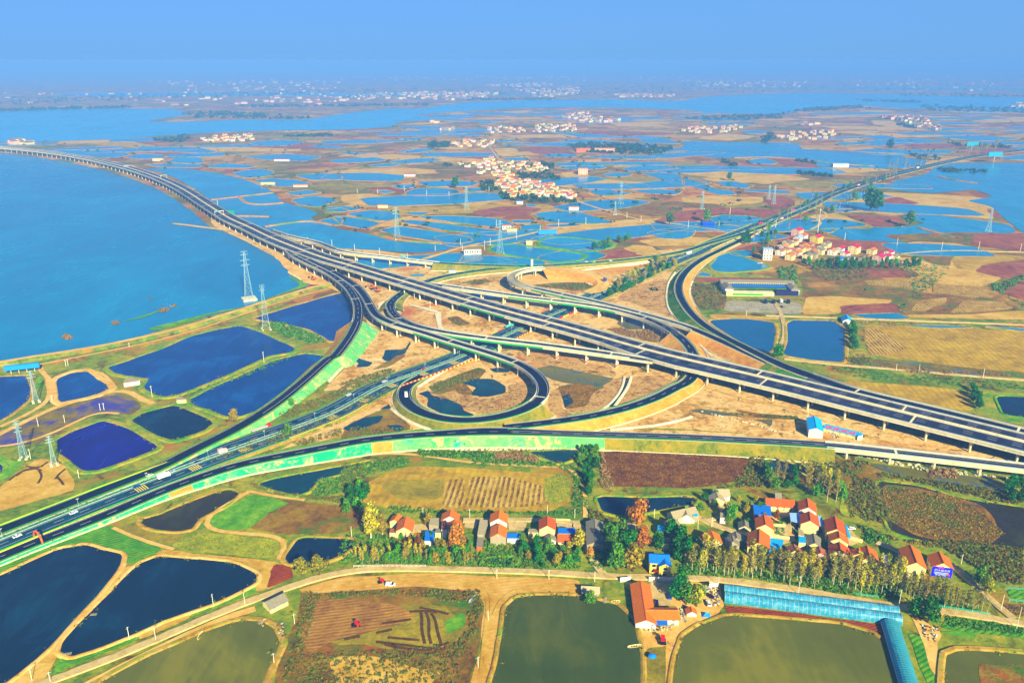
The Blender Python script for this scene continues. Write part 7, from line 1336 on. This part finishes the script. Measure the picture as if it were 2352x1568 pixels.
gantry(main_s('T0 1515,1140'), 'white sign gantry over the lakeside end of the viaduct', -13.5, .8); gantry(main_s('T0 1125,885'), 'farther white sign gantry on the viaduct over the ponds', .8, 13.5)
board('T0 1597,1597', 1165, 1107, 13, 8, 'green direction sign beside the viaduct over the ponds', M_sign, 'road_sign', R(-20), 1); board('T0 875,875', 835, 797, 15, 9, 'pale direction sign far along the viaduct', PAINT['silver'], 'road_sign', R(-10), 1)
sx = P('M1 1312,270', 5)[0]; sl = tag(empty('silo', (sx[0], sx[1], 4)), 'pale blue cement silo beside the unfinished loop', 'silo'); MB().tube((0, 0, 2), (0, 0, 11), 1.9, n=14).build('tank', PAINT['silver'], sl); MB().tube((0, 0, .4), (0, 0, 2), .5, 1.9, 14).build('hopper', PAINT['silver'], sl); [MB().tube((a, b, -2), (a, b, 3), .15, n=5).build('leg', M_steel, sl) for a in (-1.5, 1.5) for b in (-1.5, 1.5)]
ag = near_s('C0 300,1335'); c, t, n = ex.path.at(ag); ar = tag(empty('inflatable_arch', (c[0] - n[0] * 17.5, c[1] - n[1] * 17.5, 1.2), math.atan2(n[1], n[0])), 'orange inflatable arch across the lowest ramp', 'arch')
m = MB()
for k in range(12): a0, a1 = math.pi * k / 12, math.pi * (k + 1) / 12; m.tube((5.5 * math.cos(a0), 0, 5 * math.sin(a0)), (5.5 * math.cos(a1), 0, 5 * math.sin(a1)), .55, n=8)
m.build('tube', PAINT['orange'], ar)
# the advertisement on the last house and the characters on the site cabin
bpy.context.view_layer.update()
wl0 = [o for o in HB.children if o.name.startswith('wall')][0]; fy = min(v.co.y for v in wl0.data.vertices); eh = max(v.co.z for v in wl0.data.vertices) - 2.6
ad = MB().box(-4.9, 4.9, fy - .16, fy - .04, -.1, eh).build('advertisement', solid('poster_blue', A('1838c8', 1.0), .5), HB)
def words(txt, size, loc, rot, mat, parent, ex_=.02):
    cu = bpy.data.curves.new('lettering', 'FONT'); cu.body = txt; cu.size = size; cu.extrude = ex_; cu.align_x = 'CENTER'; o = bpy.data.objects.new('tmp', cu); COL.objects.link(o); bpy.context.view_layer.update()
    me = bpy.data.meshes.new_from_object(o.evaluated_get(bpy.context.evaluated_depsgraph_get())); bpy.data.objects.remove(o); me.materials.clear(); me.materials.append(mat)
    q = link('lettering', me, parent, loc); q.rotation_euler = rot; return q
words('的大皇世界', 1.5, (0, fy - .2, eh - 2.6), (R(90), 0, 0), M_white, ad)
words('● ● ● ● ● ●', .6, (0, fy - .2, eh - .9), (R(90), 0, 0), solid('poster_pink', A('f078a8', 1), .6), ad) if False else None
for k in range(3): MB().box(-3.8 + k * .4, 3.2 - k * .3, fy - .2, fy - .17, eh - 3.6 - k * .75, eh - 3.3 - k * .75).build('text_line', solid('poster_print', A('c8d8f8', 1), .6), ad)
MB().box(2.6, 3.9, fy - .2, fy - .17, eh - 4.7, eh - 4.0).build('badge', solid('poster_pink', A('f05080', 1), .6), ad)
MB().box(-2.4, .8, fy - .2, fy - .17, eh - .7, eh - .35).build('slogan', solid('poster_pink', A('f05080', 1), .6), ad)
rf0 = [o for o in lp.children if o.name.startswith('roof')][0]; vs = [v.co for v in rf0.data.vertices]; ymn, ymx = min(v.y for v in vs), max(v.y for v in vs); zt = max(v.z for v in vs); zb = min(v.z for v in vs); xs_ = max(v.x for v in vs); sl_ = (zt - zb) / xs_
yawl = lp.rotation_euler.z; sgn = 1 if (math.cos(yawl) * 0 + math.sin(yawl) * 1) < 0 else -1
M_mag = solid('character_red', A('e01068', 1.0), .6); random.seed(5)
for grp, n_ in ((.10, 4), (.33, 4), (.55, 3), (.70, 1), (.78, 4)):
    for k in range(n_):
        yy = ymn + (ymx - ymn) * (1 - (grp + k * .045)) if sgn > 0 else ymn + (ymx - ymn) * (grp + k * .045); m = MB()
        for st in range(4):
            xa = (.45 + .16 * st) * xs_ * .8; za = zt - sl_ * xa + .12; m.box(sgn * xa - .14, sgn * xa + .14, yy - random.uniform(.5, .85), yy + random.uniform(.5, .85), za - .05, za + .12)
        xa = .68 * xs_ * .8; za = zt - sl_ * xa + .14; m.add([(sgn * (xa - 1.05), yy - .16, za + sl_ * 1.0), (sgn * (xa - 1.05), yy + .16, za + sl_ * 1.0), (sgn * (xa + .9), yy + .16, za - sl_ * .9), (sgn * (xa + .9), yy - .16, za - sl_ * .9)], [(0, 1, 2, 3)])
        tag(m.build('roof_character', M_mag, lp), kind='stuff')
# ------------------------------------------------------------------ plastic glasshouses
M_film = NT('plastic_film'); M_film.b.inputs['Roughness'].default_value = .25; M_film.b.inputs['Specular IOR Level'].default_value = .5
_c = M_film.coord(); _f = M_film.noise(_c, .35, 5, .7, .5); M_film.col(M_film.ramp(_f, [(.3, A('3c7ca0')), (.52, A('5c9cb8')), (.75, A('98c0c8'))])); M_film = M_film.m
M_film2 = solid('plastic_film_teal', A('4c98a8', .9), .3, .25, .3)
M_ribc = solid('rib_pale_blue', A('9cb8c0', .8), .5)
def tunnel(a, b, w, h, label, mat, n_ribs, bays=1):
    A_, B_ = Vector(a), Vector(b); d = B_ - A_; L = d.length; root = tag(empty('greenhouse', (A_.x, A_.y, .6), math.atan2(d.y, d.x)), label, 'greenhouse')
    for k in range(bays):
        y0 = k * w; N = 8; pf = [(y0 + w / 2 - w / 2 * math.cos(math.pi * i / N), 1.0 + (h - 1) * math.sin(math.pi * i / N)) for i in range(N + 1)]; pf = [(y0, -.6)] + pf + [(y0 + w, -.6)]
        m = MB(); S = max(2, int(L / 3)); rows = []
        for y, z in pf: rows.append([(L * i / S, y + random.gauss(0, .02), z + (0 if z < .9 else random.gauss(0, .07))) for i in range(S + 1)])
        for j in range(len(pf) - 1): r0, r1 = rows[j], rows[j + 1]; m.add(r0 + r1, [(i, i + 1, S + 1 + i + 1, S + 1 + i) for i in range(S)])
        m.add([(0, y, z) for y, z in pf], [tuple(range(len(pf)))]); m.add([(L, y, z) for y, z in pf], [tuple(range(len(pf)))][::-1]); cv = m.build('cover', mat, root)
        rib = MB()
        for j in range(len(pf) - 1): (ya, za), (yb, zb_) = pf[j], pf[j + 1]; rib.add([(-.12, ya, za + .09), (.12, ya, za + .09), (.12, yb, zb_ + .09), (-.12, yb, zb_ + .09)], [(0, 1, 2, 3)])
        rm = rib.mesh('rib', M_ribc)
        for i in range(n_ribs + 1): link('rib', rm, root, (L * i / n_ribs, 0, 0))
        MB().box(0, L, y0 + w - .25, y0 + w + .25, .9, 1.15).build('gutter', M_pole, root)
a, b, c_, d_ = P('D2 290,1008 1512,1168 1486,1048 284,900', .6); wt_ = (Vector(d_) - Vector(a)).length
tunnel(a, b, wt_ / 2 * .93, 3.6, 'long double-bay greenhouse of pale blue plastic film beside the olive pond', M_film, 40, 2)
a, b = P('D2 1640,1640 1490,1175', .6); tunnel(a, b, 8, 3.6, 'teal plastic tunnel greenhouse running down the dyke between two ponds', M_film2, 30, 1)
# ------------------------------------------------------------------ fences, walls, boats, odds and ends
def fence(s, label, h=1.1, mat=None, gap=2.5, cat='fence', rails=2):
    pts = P(s, .6); pth = Path(pts, gap, 1); rt = tag(empty('fence', tuple(pth.p[0]), 0), label, cat); o = np.array(pth.p[0])
    pm = MB().box(-.07, .07, -.07, .07, -.4, h).mesh('post', mat or M_pole)
    for q in pth.p[:120]: link('post', pm, rt, tuple(q - o))
    for k in range(rails):
        m = MB(); z = h * (k + 1) / rails - .06; A0 = pth.off(.05, z) - o; B0 = pth.off(-.05, z) - o; A1 = A0 + [0, 0, .14]; B1 = B0 + [0, 0, .14]; section(m, [A0, A1, B1, B0]); m.build('rail', mat or M_pole, rt)
fence('D1 85,768 330,764 582,766', 'white rail fence between the lane and the row of young poplars', 1.2)
M_turq = solid('fence_turquoise', A('5cc8b8', .9), .6)
fence('D2 1750,1040 1950,1070 2115,1098', 'turquoise rail fence beneath the thin eastern poplars', 1.1, M_turq); fence('D2 1190,958 1350,978', 'short turquoise fence at the roadside below the poplar belt', 1.0, M_turq)
fence('D2 2225,918 2400,930', 'turquoise net fence along the north of the garden plot', 1.2, M_turq); fence('D2 2250,1000 2400,1020', 'turquoise net fence along the south of the garden plot', 1.2, M_turq)
def wall(s, label, h=2.2, mat=None):
    pth = Path(P(s, .5), 4, 0); m = MB(); A0 = pth.off(.15, -.6); B0 = pth.off(-.15, -.6); A1 = pth.off(.15, h); B1 = pth.off(-.15, h); section(m, [A0, A1, B1, B0]); n = len(m.v); tag(m.build('yard_wall', mat or WL['white']), label, 'wall')
wall('V3 0,640 170,622', 'white yard wall west of the long inn'); wall('V3 450,628 610,632 860,640', 'white yard wall between the inn yard and the lane'); wall('V2 540,550 690,575', 'cream yard wall in front of the red houses', 1.6, WL['cream']); wall('V2 545,455 650,462', 'short cream wall beside the red house', 1.6, WL['cream']); wall('V2 1230,570 1344,600', 'long cream wall of the eastern yard', 1.8, WL['cream']); wall('D1 1480,445 1580,450 1605,480 1600,500', 'low curved wall of the looped yard', 1.0, WL['cream'])
def boat(s, yw, lb, L=5.5):
    p = P(s)[0]; rt = tag(empty('boat', (p[0], p[1], .45), yw), lb, 'boat'); m = MB(); n = 8; top, bot = [], []
    for i in range(n + 1):
        u = -1 + 2 * i / n; w = .75 * (1 - abs(u) ** 2.6) ** .5 + .02; top += [(u * L / 2, -w, .5 + .15 * u * u), (u * L / 2, w, .5 + .15 * u * u)]; bot += [(u * L / 2 * .9, -w * .6, -.1), (u * L / 2 * .9, w * .6, -.1)]
    v = top + bot; k = 2 * (n + 1); f = []
    for i in range(n): f += [(2 * i, 2 * i + 2, k + 2 * i + 2, k + 2 * i), (2 * i + 1, k + 2 * i + 1, k + 2 * i + 3, 2 * i + 3), (k + 2 * i, k + 2 * i + 2, k + 2 * i + 3, k + 2 * i + 1)]
    m.add(v, f).build('hull', PAINT['silver'] if 'pale' in lb else WL['cream'], rt)
    for x in (-1.2, 0, 1.2): MB().box(x - .15, x + .15, -.6, .6, .35, .42).build('seat', M_bark, rt)
boat('D1 908,992', 1.0, 'pale boat lying on dry ground beside the scrub', 8); boat('D1 2020,1320', .2, 'cream boat moored at the right bank of the green-brown pond', 7); boat('D1 1890,1014', .1, 'small cream boat near the grey hut', 5); boat('D0 1380,1248', 1.5, 'small cream boat on the lower olive pond', 6); boat('D0 1818,1160', 1.6, 'small boat tied to the jetty of the lower olive pond', 5); boat('R3 1590,160', .1, 'pale boat on the dark edge of the hamlet pond', 9)
def jetty(s, label):
    a, b = P(s, .7); A_, B_ = Vector(a), Vector(b); d = B_ - A_; rt = tag(empty('jetty', (a[0], a[1], .7), math.atan2(d.y, d.x)), label, 'jetty'); n = max(2, int(d.length / .7)); pm = MB().box(-.3, .3, -.8, .8, 0, .12).mesh('plank', M_concd)
    for i in range(n): link('plank', pm, rt, (d.length * (i + .5) / n, 0, random.uniform(-.02, .02)))
    for i in range(0, n, 3): MB().tube((d.length * (i + .5) / n, .6, -1), (d.length * (i + .5) / n, .6, .3), .09, n=5).build('pile', M_bark, rt)
jetty('D0 622,1095 668,1092', 'short plank jetty on the middle of the right navy pond'); jetty('D0 430,1370 495,1360', 'plank jetty in the lower corner of the right navy pond'); jetty('D0 1780,1160 1830,1125', 'plank jetty at the head of the lower olive pond'); jetty('C0 975,262 1025,252', 'jetty beside the pale pump house'); jetty('C0 1235,460 1280,455', 'jetty at the top of the diamond-shaped navy pond'); jetty('D1 1815,1015 1820,975', 'jetty east of the grey hut')
# people: one skinned body each, hair and clothing colours as materials
SK = solid('skin', A('d8a078', 1), .7); HR = solid('hair_black', A('181410', 1), .8)
def person(s, yw, coat, lb, pose='stand', rod=False):
    p = P(s)[0]; H = 1.68; sit = pose == 'sit'; hz = .42 if sit else .9
    J = {'pel': (0, 0, hz), 'chest': (.05, 0, hz + .42), 'neck': (.07, 0, hz + .56), 'head': (.1, 0, hz + .7), 'kL': ((.42 if sit else .05), .12, hz + (.02 if sit else -.45)), 'fL': ((.46 if sit else 0), .13, .04), 'kR': ((.42 if sit else -.02), -.12, hz + (.02 if sit else -.45)), 'fR': ((.46 if sit else -.05), -.13, .04), 'tL': ((.62 if sit else .18), .13, .03), 'tR': ((.62 if sit else .12), -.13, .03),
         'sL': (.05, .2, hz + .48), 'eL': (.16, .25, hz + .24), 'hL': (.4, .16, hz + .22), 'sR': (.05, -.2, hz + .48), 'eR': (.16, -.25, hz + .24), 'hR': (.4, -.16, hz + .22)}
    E = [('pel', 'chest'), ('chest', 'neck'), ('neck', 'head'), ('pel', 'kL'), ('kL', 'fL'), ('fL', 'tL'), ('pel', 'kR'), ('kR', 'fR'), ('fR', 'tR'), ('chest', 'sL'), ('sL', 'eL'), ('eL', 'hL'), ('chest', 'sR'), ('sR', 'eR'), ('eR', 'hR')]
    rad = {'pel': .15, 'chest': .16, 'neck': .06, 'head': .11, 'kL': .085, 'kR': .085, 'fL': .05, 'fR': .05, 'tL': .04, 'tR': .04, 'sL': .075, 'sR': .075, 'eL': .05, 'eR': .05, 'hL': .04, 'hR': .04}
    ks = list(J); me = bpy.data.meshes.new('body'); me.from_pydata([J[k] for k in ks], [(ks.index(a), ks.index(b)) for a, b in E], []); o = bpy.data.objects.new('tmp', me); COL.objects.link(o); md = o.modifiers.new('s', 'SKIN'); md.use_smooth_shade = True
    for k, d in zip(ks, me.skin_vertices[0].data): d.radius = (rad[k], rad[k]); d.use_root = k == 'pel'
    o.modifiers.new('d', 'SUBSURF').levels = 1; bpy.context.view_layer.update(); m2 = bpy.data.meshes.new_from_object(o.evaluated_get(bpy.context.evaluated_depsgraph_get())); bpy.data.objects.remove(o)
    for m in (coat, solid('trousers', A('20283c', 1), .9), SK): m2.materials.append(m)
    for f in m2.polygons: z = f.center.z; f.material_index = 2 if z > hz + .55 or f.center.x > .33 and z > hz + .1 else (1 if z < hz + .02 else 0)
    rt = tag(link('person', m2, None, (p[0], p[1], .72), yw), lb, 'person'); h = MB(); h.tube((.08, 0, hz + .72), (.07, 0, hz + .83), .115, .07, 8); h.build('hair', HR, rt)
    if rod:
        rr = MB().tube((.4, -.16, hz + .22), (3.6, -.2, hz + 1.6), .03, .012, 4).build('fishing_rod', M_pole, None, tuple(rt.location), yw); tag(rr, 'long fishing rod held out over the green-brown pond', 'fishing rod')
person('D1 1075,1262', .2, solid('coat_red', A('c03030', 1), .9), 'angler in a red coat sitting on the pond bank with a long rod', 'sit', True)
person('D1 1032,1464', .2, solid('coat_red', A('c03030', 1), .9), 'figure in red on the lower part of the pond bank', 'sit'); person('D1 2248,1303', 1.2, solid('coat_dark', A('283040', 1), .9), 'figure in dark clothes beside the red tractor'); person('D1 2284,1326', 2.2, solid('coat_blue', A('3050b0', 1), .9), 'figure in blue near the pond edge below the inn')
um = P('D1 2140,1412')[0]; ur = tag(empty('umbrella', (um[0], um[1], .7)), 'large bright blue sunshade on the bare peninsula', 'umbrella'); m = MB()
for i in range(8): a0, a1 = i * math.pi / 4, (i + 1) * math.pi / 4; m.add([(0, 0, 2.6), (1.9 * math.cos(a0), 1.9 * math.sin(a0), 1.9), (1.9 * math.cos(a1), 1.9 * math.sin(a1), 1.9)], [(0, 1, 2)])
m.build('canopy', PAINT['blue'] if False else M_bblue, ur); MB().tube((0, 0, 0), (0, 0, 2.6), .05, n=6).build('pole', M_pole, ur)
tp = P('V3 1350,1190')[0]; tr = tag(empty('tarpaulin', (tp[0], tp[1], .7)), 'small crumpled sky blue tarpaulin at the pond corner below the rubble yard', 'tarpaulin'); MB().add([(-2, -1.4, 0), (1.8, -1.5, .1), (2.1, 1.3, 0), (-1.7, 1.6, .1), (-.4, 0, 1.5), (.8, .3, 1.2)], [(0, 1, 5, 4), (1, 2, 5), (2, 3, 4, 5), (3, 0, 4)]).build('sheet', M_bblue, tr)
sgn_ = board('V3 1460,1460', 790, 668, 4.6, 2.2, 'white sign panel on posts at the rubble yard by the lane', PAINT['white'], 'sign_board', .1, 2, .2, h=4.5)
m = MB(); cols_ = []
for poly, n in (('V3 1450,720 1568,720 1568,1060 1480,1040 1400,850', 90), ('V3 520,1340 860,1330 800,1420 380,1440 380,1340', 70), ('V3 940,1080 1020,1060 1040,1300 960,1260', 40), ('D2 1640,1170 1760,1190 1760,1290 1690,1290', 46), ('V6 850,620 1100,700 1300,900 1050,900', 40), ('D0 1890,1160 1960,1150 1960,1270 1930,1270', 30), ('V1 430,480 530,490 520,510 440,505', 20)):
    pl = P(poly); xs = [q[0] for q in pl]; ys = [q[1] for q in pl]; c = 0
    while c < n:
        x, y = random.uniform(min(xs), max(xs)), random.uniform(min(ys), max(ys))
        if inside(pl, x, y): s_ = random.uniform(.15, .6); m.box(-s_, s_, -s_ * .7, s_ * .7, 0, s_ * random.uniform(.4, 1.2), random.randrange(4), random.uniform(0, 3), (x, y, .5)); c += 1
tag(m.build('rubble', [M_white, M_concd, M_bark, WL['cream']]), kind='stuff')
m = MB()
for poly, n in (('R2 980,370 1140,390 1130,430 1010,400', 60), ('Z4 850,780 1180,980 1260,1040 1000,900', 50), ('C1 720,740 1640,720 1640,745 720,755', 160), ('C2 1150,780 1700,860 2300,950 1700,900', 120), ('C2 30,460 600,600 640,620 560,590', 60)):
    pl = P(poly); xs = [q[0] for q in pl]; ys = [q[1] for q in pl]; c = 0
    while c < n:
        x, y = random.uniform(min(xs), max(xs)), random.uniform(min(ys), max(ys))
        if inside(pl, x, y): s_ = random.uniform(.3, .9); m.box(-s_, s_, -s_ * .7, s_ * .7, -.2, s_ * .8, 0, random.uniform(0, 3), (x, y, .3)); c += 1
tag(m.build('rip_rap', M_conc), kind='stuff')
# ------------------------------------------------------------------ tell small groups apart by their place
ORD = 'first second third fourth fifth sixth seventh eighth ninth tenth eleventh twelfth thirteenth fourteenth fifteenth sixteenth seventeenth eighteenth nineteenth twentieth'.split()
_g = {}
for o in COL.objects:
    if o.parent is None and o.get('group') and o.get('label'): _g.setdefault(o['group'], []).append(o)
for g, L0 in list(_g.items()):
    n = len(L0)
    if 'hamlet east' in g:
        by = {}
        for o in L0:
            if o['label'].startswith('plain'): by.setdefault(o['label'], []).append(o)
        for lb_, L_ in by.items():
            L_.sort(key=lambda o: o.location.x / o.location.y)
            for i, o in enumerate(L_): o['label'] = '%s %s-roofed house from the west in the rows of the eastern hamlet' % (ORD[i], lb_.split('-')[0].replace('plain ', ''))
        continue
    if n > 40 and 'barrier' not in g and len({o['label'] for o in L0}) == 1 and n <= 117:
        L0.sort(key=lambda o: o.location.x / max(60.0, o.location.y)); m_ = (n + 2) // 3; nm = {'tree': 'tree', 'house': 'house'}.get(L0[0]['category'], L0[0]['category'])
        for q_, part_ in enumerate(('western', 'middle', 'eastern')):
            S_ = L0[q_ * m_:(q_ + 1) * m_]
            for i, o in enumerate(S_):
                k = min(i, len(S_) - 1 - i); o['label'] = '%s %s from the %s, %s third of the %s' % (ORD[k], nm, 'west' if i < len(S_) / 2 else 'east', part_, g)
for g, L_ in _g.items():
    n = len(L_)
    if not 2 <= n <= 40 or len({o['label'] for o in L_}) == n or 'barrier' in g: continue
    L_.sort(key=lambda o: o.location.x / max(60.0, o.location.y)); nm = {'tree': 'tree', 'pole': 'pole', 'post': 'post', 'house': 'house'}.get(L_[0]['category'], L_[0]['category'])
    for i, o in enumerate(L_):
        k = i if i < n / 2 else n - 1 - i; side = 'west' if i < n / 2 else 'east'
        if k >= 20: continue
        w = '%s %s from the %s among the %s' % (ORD[k], nm, side, g)
        if o['category'] == 'house' and 'hamlet east' in g and not o['label'].startswith('plain'): continue
        if len(w.split()) <= 16: o['label'] = w
# ------------------------------------------------------------------ the blue air over the plain
hm = bpy.data.materials.new('air'); hm.use_nodes = True; _n = hm.node_tree.nodes; _n.clear()
_v = _n.new('ShaderNodeVolumePrincipled'); _o = _n.new('ShaderNodeOutputMaterial'); hm.node_tree.links.new(_v.outputs[0], _o.inputs['Volume'])
_v.inputs['Color'].default_value = HAZE_COL; _v.inputs['Density'].default_value = HAZE_DENS; _v.inputs['Anisotropy'].default_value = -0.1
tag(MB().box(-33000, 33000, -700, 35000, -1.2, CAM_H + 4).build('haze', hm), kind='stuff')
